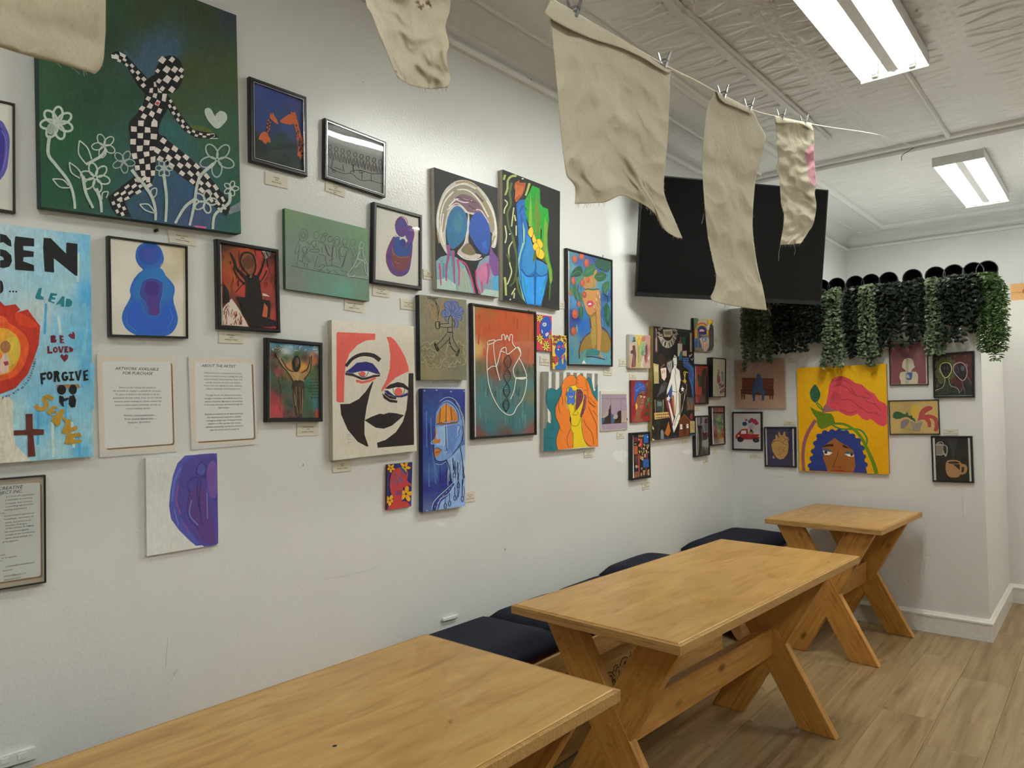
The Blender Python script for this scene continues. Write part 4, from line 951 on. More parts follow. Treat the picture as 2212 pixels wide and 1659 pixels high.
a.l(YE, 28, '345,1185 310,1165 285,1185 300,1210 295,1240 250,1245 230,1220').p(YE, '300,1270 340,1225 372,1232 378,1245 352,1242 345,1258 366,1262 360,1275 338,1270 330,1285 356,1292 350,1302').p(YE, '330,1320 392,1250 412,1246 420,1265 405,1290 438,1320 442,1345 425,1340 398,1300 388,1350 372,1362 352,1345').p(YE, '396,1402 440,1316 458,1312 460,1370 500,1355 505,1380 430,1412').p(YE, '420,1475 432,1410 520,1402 530,1430 480,1430 478,1445 535,1450 530,1465 450,1478')
a.p('5e2f24', '165,1280 210,1278 212,1376 285,1380 284,1415 216,1418 230,1555 180,1558 178,1416 88,1418 88,1386 168,1384')
# flaming heart with two figures
a.p('b13022', '-300,560 0,545 30,575 100,565 130,600 105,620 180,598 205,635 260,705 250,830 215,930 180,1020 100,1110 0,1150 -300,1120', 0).p('d35328', '-200,700 0,640 60,690 110,720 170,780 185,860 150,970 60,1050 -200,1060', 1).p('c63f22', '100,620 170,640 240,700 200,720 120,690', 1).p('de9a35', '-200,760 0,720 70,740 120,790 132,870 110,950 30,1020 -200,1020', 1).p('d9b244', '40,800 100,780 128,850 110,930 50,960', 1)
a.e('9a6a46', 34, 842, 34, 40).p('cfb4a6', '0,900 45,880 62,930 50,1005 0,1020').p('a23a44', '20,940 52,935 55,960 30,965').p('d86a2c', '0,880 14,900 0,930')
for tx, x, y, ro in (('y', 12, 1178, 5), ('o', 32, 1170, 8), ('u', 50, 1165, 12), ('a', 84, 1150, 22), ('r', 100, 1142, 28), ('e', 114, 1130, 33), ('m', 140, 1118, 40), ('i', 162, 1095, 45), ('n', 170, 1085, 46), ('e', 183, 1070, 50), ('.', 194, 1058, 50), ('I', 196, 1050, 60), ('s', 200, 1036, 66), ('a', 206, 1020, 68), ('i', 212, 1004, 70), ('a', 216, 994, 70), ('h', 222, 978, 72), ('4', 228, 962, 74), ('3', 230, 950, 76), (':', 232, 938, 76), ('1', 234, 930, 76)): a.t('2d2a55', tx, x, y, 17, rot=ro, bold=0.01)
done(a)
# ---- blue mother figure
cC = (190, 470, 5.144); K = [(228, 197), (1112, 314), (1120, 1345), (247, 1322)]
a = framed('white sheet with a round blue mother figure holding a purple child', K, cC, 0.0065, 0.022, glass=False, recess=0.004)
a.bg(K, [(300, 300, 'c6c3b8'), (300, 800, 'cfccc2'), (400, 500, 'cbc8be'), (1000, 400, 'b9ab90'), (1050, 330, 'ac9a7c'), (950, 600, 'b9ae98'), (1050, 800, 'c8c4b9'), (1050, 1250, 'c3bfb3'), (300, 1250, 'c4c1b6'), (900, 450, 'c6beac')], 16)
a.p('2d5fae', '640,280 720,285 800,330 840,430 835,490 800,550 860,640 940,730 965,800 948,915 985,1050 998,1120 985,1200 920,1290 800,1325 650,1325 520,1300 420,1230 378,1130 395,1030 470,885 465,800 500,700 560,620 610,575 545,500 528,420 545,340 590,295', 1)
a.p('2d6cb0', '620,580 800,560 880,680 940,800 920,900 800,930 600,920 500,860 510,760 570,640', 1).e('2b4f9f', 685, 410, 130, 118).e('3a4b9c', 670, 415, 80, 75).p('2a56b4', '420,1100 470,980 560,920 620,1080 780,1100 860,980 950,1000 970,1120 930,1230 790,1290 600,1280 460,1210', 1)
a.p('3b4590', '600,730 680,680 760,685 830,730 835,800 800,950 790,1060 740,1090 660,1060 620,950 580,880', 1).e('412f78', 712, 790, 82, 88).e('4a3680', 728, 930, 66, 70).e('58357e', 735, 1040, 55, 48)
a.ls('1d3f86', 6, '530,420 560,520 620,575', '835,430 830,500 800,550', '470,885 480,920', '948,915 940,950'); a.ls('4d86c4', 5, '580,760 570,860 640,960 660,1070', '830,740 830,860 800,960 810,1050', '430,1080 440,1180 540,1260', '900,1000 940,1120 880,1230')
done(a)
# ---- red and black raised arms
K = [(1432, 234), (2124, 354), (2146, 1279), (1452, 1236)]; I = [(1477, 282), (2093, 388), (2113, 1238), (1496, 1194)]
a = framed('black framed red print of a dark figure with raised arms', K, cC, 0.0125, 0.022, glass=True)
a.bg(I, [(1500, 320, '4b2a20'), (1550, 450, '8a4a28'), (1600, 600, 'a04e2c'), (1500, 700, '9c3a28'), (1550, 800, '8a4628'), (1800, 330, 'a5482a'), (1950, 400, 'b03a38'), (2060, 350, 'b5403c'), (2000, 480, '5b2c2a'), (1950, 600, 'b04038'), (2060, 700, '5e3030'), (2050, 900, '8a3a34'), (2000, 750, 'a03c36'), (2080, 1050, 'b04238'), (1700, 780, 'b04438'), (1750, 860, 'b04438'), (1530, 880, '4a2a28'), (1600, 950, '7a4436'), (1700, 950, '2c2422'), (2000, 1000, '2c2422')], 26)
a.p('cbbcb0', '1595,900 1640,960 1700,1050 1785,1213 1496,1190 1498,1010 1540,960'); rr = random.Random(4)
for k in range(40): x = rr.uniform(1500, 1720); y = max(960, 1200-(1780-x)*0.2); y = rr.uniform(960+max(0, (x-1600))*1.2, 1185); a.l(rr.choice(('9a4a34', '6e2c24', 'a5543c', '3a2a26')), rr.uniform(4, 9), [(x, y), (x+rr.uniform(-30, 30), min(1190, y+rr.uniform(30, 90)))])
DK = '211d1c'
for k in range(34): x = rr.uniform(1490, 2080); y = rr.uniform(330, 700); a.l(rr.choice(('5a2a20', '2a1c18', 'b8552c', '963428', '7a2c28')), rr.uniform(5, 13), [(x, y), (x+rr.uniform(-30, 30), y+rr.uniform(30, 110))])
a.p('c9c2b8', '1930,375 1975,365 2030,385 2025,420 1970,460 1935,410').p('c3a53c', '1740,330 1800,335 1790,352 1745,348').p('c9bdb4', '1935,840 1975,850 2020,880 1940,870')
for k in range(10): a.l(DK, 8, [(1930+k*12, 380+rr.uniform(-5, 10)), (1950+k*14, 440+rr.uniform(-10, 30))])
a.p('7a4a30', '1690,470 1710,410 1770,390 1830,420 1855,520 1840,600 1800,640 1750,600 1700,540', 1); a.l(DK, 20, '1690,470 1715,405 1770,388 1830,420 1858,520 1845,610 1800,650 1745,600 1700,530', 1, 1)
for k in range(9): a.l('3a2820', 7, [(1720+k*14, 420+abs(k-4)*10), (1715+k*14, 580-abs(k-4)*8)])
a.l(DK, (16, 40), '1575,390 1620,480 1650,570 1720,640 1760,690').l(DK, (14, 36), '1960,450 1930,560 1890,650 1850,690').l(DK, 16, '1610,560 1660,660 1740,740').l(DK, 12, '1985,590 1950,660 1910,720')
a.p(DK, '1765,640 1840,640 1900,680 1925,860 1955,1000 1960,1110 1850,1180 1780,1150 1700,1050 1740,900 1750,760 1740,690', 1).p(DK, '1645,880 1760,890 1840,1000 1720,1010').p(DK, '1900,905 2020,925 2020,1110 1850,1120')
a.p(DK, '1760,1130 1950,1100 2110,1160 2095,1205 1900,1220 1790,1205').p('b0573a', '1955,950 1995,1000 1985,1110 1930,1100').p(DK, '1500,720 1560,820 1570,940 1500,960').l(DK, 10, '1640,830 1700,760 1740,720').l('8a4a34', 20, '1810,640 1800,670', 0)
done(a)
# ---- two text sheets
cD = (190, 720, 4.1736)
def notice(label, outer, sheet, inner, build):
    P = board_pic(label, outer, cD, 0.004, name='notice_sheet', group='notices under clear acrylic', cat='notice', gain=1.4)
    P.p('cfc6ba', sheet); P.p('7a6248', [(x+14, y+12) for x, y in inner]); P.p('dedbd6', inner); build(P); done(P)
def rr4(c, r=16):
    out = []
    for i in range(4):
        p, a_, b_ = Vector(c[i]), Vector(c[i-1]), Vector(c[(i+1) % 4]); da, db = (a_-p).normalized(), (b_-p).normalized(); out += [tuple(p+da*r), tuple(p+da*r*0.3+db*r*0.3), tuple(p+db*r)]
    return out
def n1(P):
    P.t('2f3034', 'ARTWORK AVAILABLE', 446, 333, 26, 'C', 0.25, 0.006).t('2f3034', 'FOR PURCHASE', 449, 373, 26, 'C', 0.25, 0.006)
    for tx, y in (('Thank you for visiting the exhibition.', 496), ('All artwork on display is available for purchase.', 526), ('If a piece is listed on the website, it can be', 557), ('purchased directly online. If you do not see the', 588), ("artwork you're looking for, please contact the", 620), ('artist to inquire about availability, pricing, or', 652), ('custom framing options.', 684), ('Website: www.miscbym.com', 745), ('Email: miscbym@gmail.com', 776), ('Instagram: @miscbym', 808)):
        P.t('3f4046', tx, 448+(y-496)*0.035, y, 15.5, 'C', 0, 0.0)
    P.l('3f4046', 1.6, '400,749 625,741', 0).l('3f4046', 1.6, '373,781 620,771', 0)
notice('notice sheet headed artwork available for purchase under clear acrylic', [(78, 190), (782, 200), (803, 1065), (105, 1120)], [(92, 212), (768, 214), (788, 1050), (108, 1065)], rr4([(130, 252), (746, 255), (766, 995), (152, 1040)]), n1)
def n2(P):
    P.t('2f3034', 'ABOUT THE ARTIST', 1180, 306, 25, 'C', 0.25, 0.006)
    for i, tx in enumerate(('Melanie Acosta is a Nuyorican artist whose', 'work is rooted in memory, healing, faith, and', 'creative freedom. Raised between New York', 'and the summers she spent with family in', 'Puerto Rico, her identity has been shaped by', 'culture, community, and lived experience.', '', 'Through her art, she shares stories of joy,', 'struggle, restoration, and self-discovery from', 'seasons of anxiety, depression, and addiction', 'to the hope and peace she found through her', 'faith in Jesus.', '', 'She believes creativity is not about perfection', 'but about honesty, exploration, and the', 'courage to simply exist. Each piece invites', 'viewers to reflect on their own stories,', 'embrace authenticity, and discover beauty in', 'both the broken and the restored.')):
        if tx: P.t('3f4046', tx, 1219+i*0.75, 366+i*28.2, 14.0, 'C')
notice('notice sheet headed about the artist, right of the purchase notice', [(905, 212), (1505, 224), (1525, 1000), (935, 1050)], [(918, 228), (1492, 236), (1510, 985), (940, 1008)], rr4([(960, 260), (1474, 265), (1496, 945), (976, 978)]), n2)
# ---- golden figure with raised arms
c8 = (570, 720, 8.293); K = [(50, 76), (1060, 168), (1065, 1580), (52, 1590)]; I = [(112, 142), (1010, 216), (1017, 1525), (116, 1530)]
a = framed('black framed print of a golden figure raising both arms to the sky', K, c8, 0.0135, 0.022, glass=True)
a.bg(I, [(150, 200, '4f88a0'), (300, 180, '3f7a9a'), (450, 250, '7fa6b4'), (600, 200, '4580a8'), (800, 240, '3a7898'), (970, 250, '4a86a0'), (980, 360, '9fb4b8'), (400, 330, 'b8c0bc'), (250, 290, '5a5a38'), (150, 400, '5e4034'), (400, 430, '3f5a2a'), (600, 380, '3a5c28'), (720, 430, '4a3a22'), (950, 400, '8a3a2a'), (900, 500, 'b05a2a'), (480, 600, 'b07a3c'), (700, 620, 'c98a2c'), (170, 600, '4a3a34'), (240, 700, '8a3a3a'), (150, 750, '2c5a48'), (300, 850, '3c4a2a'), (250, 1000, '3a3f2c'), (420, 1000, '36504a'), (160, 1150, '8e2a30'), (220, 1350, 'b03a40'), (250, 1480, 'a8404a'), (420, 1480, '5a3a38'), (450, 1250, '364a40'), (800, 1000, '2a5a34'), (850, 700, '2f5a34'), (950, 600, '2f4a2c'), (800, 1300, '2a5432'), (930, 1300, '2f6a72'), (1000, 1200, '3a7a84'), (990, 1450, 'b0442c'), (760, 880, '1f6a5a'), (850, 1480, '2a4a34')], 30)
rr = random.Random(9)
for k in range(26): x = rr.uniform(130, 990); y = rr.uniform(170, 300); a.l(rr.choice(('a9bcc2', '2f6a90', 'c2c6c2', '5a94b0')), rr.uniform(6, 14), [(x, y), (x+rr.uniform(-40, 40), y+rr.uniform(-20, 30)), (x+rr.uniform(-60, 60), y+rr.uniform(10, 60))])
for k in range(46): x = rr.uniform(130, 980); y = rr.uniform(700, 1480); a.l(rr.choice(('2a4a38', '3a5a40', '1f4034', '44603c')) if x > 330 or y < 1000 else rr.choice(('9a2c34', 'b8444a', '7a2a2a')), rr.uniform(5, 12), [(x, y), (x+rr.uniform(-20, 20), min(1520, y+rr.uniform(40, 130)))])
G2 = '2a211a'
a.p('9a7a48', '190,350 240,400 330,480 400,600 510,690 650,700 760,690 800,560 815,420 850,330 880,370 860,500 830,690 730,830 700,900 720,1040 690,1300 670,1515 590,1515 545,1300 520,1100 520,880 460,770 330,620 240,460', 1)
a.p('3a2c20', '520,860 700,860 722,1040 700,1260 670,1515 590,1515 545,1300 520,1080', 1).p('a98a58', '480,700 560,690 640,720 600,860 560,800').ls('8a6a40', 9, '570,960 575,1200 610,1480', '640,960 650,1200 640,1450', '690,1000 690,1250'); a.ls('c9ab72', 6, '300,520 380,640 470,720', '690,1150 680,1330 670,1440', '545,1080 560,1300')
a.ls(G2, 20, '190,350 230,430 330,590 440,720 520,860', '300,450 350,530 420,640 520,690', '800,560 770,640 670,710', '850,400 840,560 810,700 710,830', '820,420 810,560'); a.ls(G2, 7, '180,360 210,390 240,440', '215,350 235,400', '250,380 260,440'); a.e('1f1814', 578, 545, 76, 148).e('5a4034', 590, 520, 36, 90).l('8a6a5a', 14, '600,450 610,540', 0)
rr = random.Random(2)
for i in range(7):                                          # small handwriting, not legible in the photograph
    x = 838-(24 if i in (1, 2, 3, 4) else 0)+(20 if i == 5 else 0); y = 826+i*54
    while x < 1000: w_ = rr.uniform(26, 52); a.l('16201a', 5, [(x+k*w_/6, y+(-11 if k % 2 else 11)*rr.uniform(0.5, 1.2)) for k in range(7)]); x += w_+14
done(a)
# ---- organisation notice, lower left
cE = (0, 970, 4.2538); K = [(-720, 330), (424, 237), (429, 1230), (-720, 1416)]
a = framed('black edged notice about a creative nonprofit, cut off at lower left', K, cE, 0.004, 0.02, glass=True, recess=0.004, name='framed_notice', cat='notice', group='notices under clear acrylic')
a.p('9a9282', [(-700, 350), (408, 258), (413, 1215), (-700, 1398)]).p('7a6248', rr4([(-640, 400), (384, 318), (392, 1180), (-640, 1338)], 20)).p('b4b7b4', rr4([(-650, 385), (368, 305), (374, 1166), (-650, 1322)], 20))
a.t('34363a', 'CREATIVE', 212, 360, 30, 'R', 0.25, 0.006).t('34363a', 'OJECT INC.', 206, 398, 28, 'R', 0.25, 0.006)
for tx, x, y in (('is a nonprofit organization', 318, 420), ('y accessible to everyone.', 302, 452), ('to inspire, heal, connect,', 296, 484), ('y providing opportunities', 306, 510), ('coming and inclusive', 246, 546), ('ents.', 48, 592), ('ers to creative experiences', 314, 592), ('workshops, community art', 310, 622), ('atives, and access to art', 290, 656), ('d families of all ages.', 248, 688), ('rts this mission by helping', 310, 706), ('ble creative programs,', 268, 742), ('sentials to our community,', 318, 764), ('paces where people can', 292, 796), ('grow together.', 172, 842), ('vent.', 50, 975), ('or or sponsor.', 160, 988), ('rs.', 18, 1032), ('e creativity accessible and', 310, 1046), ('everyone.', 120, 1110), ('project@gmail.com', 234, 1144), ('ivegraceproject', 186, 1184)):
    a.t('474a4e', tx, x, y, 15, 'R')
done(a)
# ---- purple half figure
K = [(1340, 86), (1994, 36), (2006, 876), (1350, 985)]
a = board_pic('unframed white sheet with a purple rounded figure at its right side', K, cE, 0.012, mat='paint', name='mounted_painting', group='paintings on the gallery wall', cat='painting')
a.bg(K, [(1400, 150, 'd6d4cd'), (1450, 500, 'd8d6d0'), (1400, 900, 'd9d6d0'), (1600, 900, 'ccccc8'), (1500, 300, 'cbccc8')], 8)
a.p('4a4fa6', '1700,60 1994,38 2005,870 1800,890 1740,840 1640,740 1570,640 1553,520 1565,380 1590,240 1630,130', 0).p('4a3f92', '1720,110 1990,70 2000,860 1850,880 1740,740 1650,600 1620,440 1650,260', 1).p('3f3a8e', '1850,120 1990,80 1995,500 1880,300', 1).p('54377f', '1740,430 1830,330 1900,420 1960,700 1980,850 1880,860 1780,700 1730,560', 1).p('6a4a96', '1900,180 1980,120 1990,420 1920,420', 1)
a.ls('2b2670', 8, '1850,112 1895,165 1885,230 1850,260 1805,220 1812,165 1850,112', '1800,255 1745,280 1725,340 1745,405', '1800,250 1840,300 1830,450 1840,580 1860,700', '1740,420 1720,540 1740,640 1830,740', '1820,280 1810,400 1830,560'); a.e('4a4ea0', 1852, 190, 34, 48); a.ls('8a4a8e', 14, '1640,330 1620,470 1660,600', '1690,690 1730,760'); a.ls('6f78bc', 9, '1760,470 1740,600 1820,700', '1900,400 1905,640', '1600,560 1640,700'); a.ls('5b66b8', 20, '1580,480 1600,300 1660,170'); done(a)
# ---- giraffes
cF = (510, 140, 5.531); K = [(165, 134), (846, 381), (860, 1335), (176, 1150)]; I = [(206, 190), (816, 406), (832, 1284), (216, 1116)]
a = framed('black and silver framed print of two orange giraffes on blue', K, cF, 0.0125, 0.02, bead=True, glass=True)
a.bg(I, [(250, 250, '35468a'), (500, 350, '2f3f7c'), (780, 450, '3a4278'), (300, 700, '30427e'), (600, 750, '35467e'), (450, 800, '2c3c66'), (520, 860, '2f4038'), (240, 900, '2a302e'), (300, 1050, '2b3230'), (500, 1000, '34463e'), (650, 950, '3a4248'), (750, 1200, '34403c'), (550, 1180, '2c3a34'), (700, 880, '3a4a72'), (800, 800, '34406c')], 22)
OR = 'b85a36'
a.p('2c3538', '350,780 380,650 425,640 410,720 395,800 395,860').p(OR, '400,630 410,570 425,600 440,575 450,600 485,650 500,690 495,708 460,690 430,660').p(OR, '270,890 285,840 330,800 375,815 385,850 405,880 410,930 375,920 350,945 300,900', 1)
for x, y in ((385, 665), (405, 690), (375, 705), (398, 730), (372, 750), (395, 770), (380, 795)): a.p(OR, [(x-12, y), (x+2, y-14), (x+13, y-2), (x+3, y+13)])
a.p(OR, '522,670 560,640 620,595 655,590 650,548 672,575 700,562 712,575 705,600 725,605 720,645 735,665 742,690 700,700 640,718 590,705 540,690').p(OR, '690,705 735,690 760,790 790,880 815,940 818,1075 790,1085 770,1140 755,1100 730,1080 740,980 725,880 715,790')
rr = random.Random(3)
for k in range(30): t = rr.random(); x = 712+t*75+rr.uniform(-16, 18)*(0.6+t); y = 715+t*350; a.e('2f3234', x, y, 5+8*t, 9+10*t, rr.uniform(-30, 30), 7)
for k in range(14): a.l('3a4c44', 5, [(430+k*22, 930+rr.uniform(-40, 40)), (430+k*22+rr.uniform(-8, 8), 1040+rr.uniform(-30, 60))])
done(a)
# ---- grey line drawing of a long table
K = [(1064, 631), (1797, 919), (1790, 1586), (1060, 1350)]; I = [(1093, 670), (1775, 936), (1768, 1558), (1091, 1325)]
a = framed('silver edged grey line drawing of many people behind a long table, bright lamp glare', K, cF, 0.008, 0.02, frame='black', bead=True, glass=True)
a.bg(I, [(1100, 700, '868888'), (1700, 950, '8a8c8c'), (1300, 1100, '868888'), (1700, 1500, '808282'), (1100, 1300, '787a7a')], 4); LN = '2c2d2e'
a.ls(LN, 6, '1095,1215 1200,1270 1290,1300 1380,1300 1450,1360 1520,1385 1600,1380 1700,1410 1765,1420', '1175,1225 1280,1265', '1370,1300 1375,1270 1480,1260 1620,1300 1765,1300', '1150,1140 1140,1240 1180,1270', '1270,1190 1290,1280', '1500,1260 1505,1370', '1610,1310 1615,1400'); rr = random.Random(8)
for k in range(9): x = 1120+k*75; y = 985+k*22; a.o(LN, 5, x, y, 20, 27); a.ls(LN, 5, [(x-30, y+140), (x-26, y+70), (x-6, y+34)], [(x+32, y+150), (x+26, y+70), (x+8, y+34)], [(x-10, y+60), (x-4, y+130)], [(x+14, y+70), (x+8, y+140)])
a.ls(LN, 8, '1400,1190 1395,1240 1405,1275', '1385,1280 1415,1282'); a.o(LN, 5, 1495, 1280, 30, 14); a.o(LN, 5, 1165, 1275, 20, 14)
done(a)
# ---- sage canvas with line figures
cG = (600, 420, 6.3818); K = [(97, 188), (1241, 478), (1263, 1475), (110, 1302)]; MAT['sageedge'] = plain('sage_edge', hx('#3f5a45', 1.3), 0.6)
a = canvas('sage green canvas with a row of thin outlined figures and one in white', K, cG, 0.018, edge='sageedge', mat='paint')
a.bg(K, [(150, 250, '66805e'), (600, 400, '607a62'), (1150, 520, '5f8060'), (1200, 700, '5c7a60'), (300, 700, '6a7a70'), (700, 800, '6b776f'), (1100, 1000, '67756c'), (200, 1200, '6a746f'), (600, 1300, '5f7d72'), (900, 1380, '5a8a7e'), (1200, 1420, '5f7c68')], 16); LN = '262b28'
a.l(LN, 6, '185,985 480,1045 760,1095 980,1130 1250,1185')
for x, y, rx, ry in ((355, 560, 60, 85), (355, 560, 38, 50), (355, 565, 22, 30), (530, 560, 38, 50), (625, 610, 34, 50), (722, 615, 32, 40), (812, 650, 46, 75), (815, 660, 28, 45), (925, 655, 33, 50), (1035, 665, 36, 48), (368, 760, 32, 40)): a.o(LN, 4, x, y, rx, ry, 10)
a.ls(LN, 4, '300,610 270,700 240,770 240,820 300,770', '400,650 450,700 470,660', '300,690 280,850 255,990', '345,800 435,920 420,930 340,830', '345,850 345,940 420,960', '365,960 375,1010', '400,960 405,1015', '280,910 335,925', '460,690 480,640 570,650', '430,720 380,830 450,760', '450,760 560,760 550,800 455,790', '480,690 500,740 530,670', '560,660 640,690 700,850', '560,820 640,845', '545,850 500,1030', '650,850 670,980', '660,700 660,760 740,860 750,700', '680,690 720,760', '760,710 740,980', '800,740 810,860', '850,760 870,720 960,740 975,800', '850,760 870,850 930,850', '950,780 870,1040', '930,870 890,1000', '980,700 1050,870 1020,890', '1050,740 1080,850 1060,890', '1030,900 1020,1040 970,1090', '870,1050 960,1070', '560,1000 610,970 640,990 560,1060', '530,1030 620,1050', '640,985 760,985 860,1010', '670,1030 710,1060 690,1085 750,1040', '760,1040 850,1110', '600,720 610,800', '830,760 860,930', '700,920 770,880', '590,560 660,530 680,560 600,590', '690,590 740,580')
a.ls('a9b5ac', 7, '1150,655 1115,720 1130,740 1165,735 1180,690 1150,655', '1120,740 1090,880 1040,990 960,1110 1000,1135', '1165,740 1180,850 1235,970', '1130,790 1100,880 1190,930 1200,960', '1090,890 1190,910', '1140,930 1060,1010', '1190,930 1200,1050 1240,1120 1200,1130', '1230,970 1235,1100', '1000,1130 1080,1140 1210,1150 1230,1165', '1060,1110 1020,1140'); done(a)
# ---- purple embracing shapes
K = [(1332, 98), (1997, 284), (1995, 1320), (1312, 1216)]; I = [(1392, 201), (1940, 336), (1938, 1245), (1392, 1156)]
a = framed('dark framed white sheet with embracing purple and blue rounded figures', K, cG, 0.0145, 0.024, frame='dark', glass=True)
a.bg(I, [(1450, 400, 'c9c6bd'), (1450, 900, 'cbc8bf'), (1900, 1100, 'c0beb6'), (1850, 400, 'c6c3ba')], 6)
a.p('583f78', '1600,580 1680,620 1780,640 1850,640 1855,760 1840,900 1810,1050 1740,1120 1650,1130 1560,1080 1500,960 1492,870 1520,740 1560,640', 1).e('54407e', 1700, 450, 86, 140, -6).p('5a3f82', '1760,480 1800,430 1850,450 1880,530 1870,620 1830,660 1780,620 1755,550', 1)
a.p('2f4a8c', '1620,600 1680,590 1700,700 1760,740 1850,660 1840,740 1790,840 1700,850 1620,820 1605,720', 1).p('74424a', '1580,780 1640,860 1740,870 1830,850 1810,960 1740,1050 1640,1050 1570,960', 1).p('ccc8c0', '1675,610 1730,590 1785,640 1770,665 1735,620 1690,632').e('2a3a80', 1722, 670, 42, 60)
a.ls('8a3a50', 9, '1612,430 1650,340 1710,305 1775,350 1788,430', '1788,430 1850,450 1878,540 1855,660', '1560,640 1510,760 1492,870 1520,1000 1580,1090', '1690,1120 1640,1130', '1755,560 1765,500'); a.ls('a0623a', 12, '1570,720 1600,820 1700,870 1810,860', '1600,920 1680,960'); a.ls('6a58a8', 8, '1620,560 1650,600', '1560,900 1600,1020', '1700,1090 1790,1040'); a.e('4a4a8e', 1700, 400, 40, 50); done(a)
# ---- hooded head with two blue ovals
cH = (900, 350, 5.0265); K = [(185, 56), (880, 284), (888, 1475), (211, 1380)]
a = canvas('black canvas of a hooded head with two large blue ovals and dripping shoulders', K, cH, 0.022, edge='canvas', mat='dry')
a.bg(K, [(300, 200, '232326'), (800, 400, '2a2a2c'), (500, 1200, '1d1d20')], 4)
a.p('b9b6ae', '330,1000 260,880 215,700 225,520 290,330 390,225 500,195 620,230 740,340 830,500 870,680 872,830 850,930 800,900 820,760 740,620 560,560 400,520 320,700 320,900', 1)
a.p('8c8474', '240,700 250,520 310,350 420,250 530,235 640,280 740,400 820,560 845,720 800,760 700,560 540,480 400,470 330,560 290,760', 1).p('6d5560', '390,430 480,350 600,380 700,480 760,620 660,560 560,540 470,470 380,470', 1)
a.ls('d0cdc4', 14, '235,720 240,540 300,370 400,270 520,240 640,290', '270,820 255,640 300,440 400,320', '760,420 830,560 860,740 845,900', '300,900 270,760 290,560', '440,300 560,310 680,420 780,600', '350,480 440,400 560,420'); a.ls('94805a', 18, '420,230 540,215 660,270', '700,400 760,500 820,660', '225,760 245,880', '810,900 850,800'); a.ls('c7bfc2', 12, '330,520 420,450 490,480 560,560', '400,400 520,440 600,420', '620,520 700,530 780,660', '560,560 560,700 550,860'); a.ls('57404c', 16, '430,380 540,420 640,440', '560,470 640,520', '640,340 720,430')
a.p('b5aba6', '560,560 575,700 560,860 620,980 700,1010 640,1060 520,1040 440,980 520,860', 1).p('6f6048', '480,960 560,880 640,990 560,1010', 1).ls('cfcbc4', 10, '440,990 520,1050 640,1065 710,1040', '560,600 548,760 520,880')
a.p('2c628c', '440,476 520,540 548,660 530,800 460,900 390,945 345,900 322,780 330,640 370,530', 1).e('3a7088', 450, 660, 50, 110).p('274c9a', '640,548 720,575 780,680 800,800 790,930 760,1000 700,980 620,880 568,760 580,640', 1).p('2f5cab', '690,880 750,850 760,940 720,930').l('2b3b48', 12, '810,800 800,940 760,1030 700,1000')
a.p('6f95a0', '210,1075 260,1030 330,1010 430,1035 520,1120 580,1260 630,1430 215,1375', 0).p('73889a', '640,1180 680,1080 760,1020 830,1010 886,1060 888,1470 670,1430 640,1300').p('8e9a8e', '460,1150 530,1150 600,1420 440,1400').p('9bb0aa', '215,1280 330,1260 420,1330 430,1400 215,1375').p('6a4480', '800,900 830,980 886,1050 886,1250 830,1230 780,1100').p('b06a90', '660,1160 760,1090 800,1240 720,1330 660,1240', 1).p('4a90b8', '815,1260 886,1230 888,1420 820,1380').p('9ab0a8', '740,1380 888,1400 888,1470 690,1440')
a.ls('8a4a78', (40, 14), '340,900 345,1010 320,1150 320,1290', '390,960 400,1120 410,1320', '770,1100 780,1200 760,1330'); a.ls('a83f6a', (22, 12), '245,1100 255,1230 262,1340', '440,1060 460,1180 455,1340', '700,1300 712,1420'); a.ls('a83f6a', 16, '440,1060 530,1110 590,1260 630,1430', '640,1180 650,1330 690,1430'); a.ls('4f7c90', 18, '370,960 385,1140', '290,1100 290,1250'); done(a)
# ---- blue and green nude back with yellow flowers
K = [(932, 80), (1557, 320), (1550, 1610), (936, 1502)]
a = canvas('tall black canvas of a blue and green back with yellow flowers', K, cH, 0.024, edge='canvas', mat='dry')
a.bg(K, [(1000, 300, '1c1d1e'), (1500, 900, '232425')], 3)
YG = '9da65c'
a.ls(YG, (26, 20), '1085,150 1030,155 990,200 985,290 960,360', '960,140 945,195', '1225,230 1205,300 1182,365', '955,1250 965,1330 970,1450'); a.ls('b4ba86', 14, '955,410 985,450 955,510 950,560', '1055,495 1045,570 1030,700', '960,690 975,800 960,880', '1060,575 1075,640', '1050,850 1000,940 1010,1100 1030,1190 1000,1290 980,1330', '1070,1370 1030,1440', '1060,1420 1055,1480', '1080,690 1080,800'); a.ls('4a5a2c', (30, 16), '1030,225 1010,330 1020,460 985,560 1000,700 1040,800', '985,1000 1010,1090', '1040,800 1060,900 1085,1010 1085,1150 1060,1290 1010,1350', '1090,1250 1100,1380 1160,1500'); a.e('d8d8c8', 1150, 182, 12, 7).e('d8d8c8', 1010, 782, 8).e('d8d8c8', 1015, 1492, 9)
a.p('a04e2c', '1065,230 1110,195 1120,225 1185,225 1170,300 1140,370 1080,440 1062,400 1075,330 1058,270')
for k in range(8): a.l('c8703e', 4, [(1075+k*12, 240+k*4), (1070+k*9, 390-k*6)])
a.p('1d5fa2', '1080,460 1110,415 1170,405 1190,500 1190,640 1210,740 1240,820 1260,960 1300,1060 1420,1120 1420,1270 1390,1400 1350,1565 1190,1545 1150,1440 1110,1260 1095,1080 1105,900 1095,700', 0)
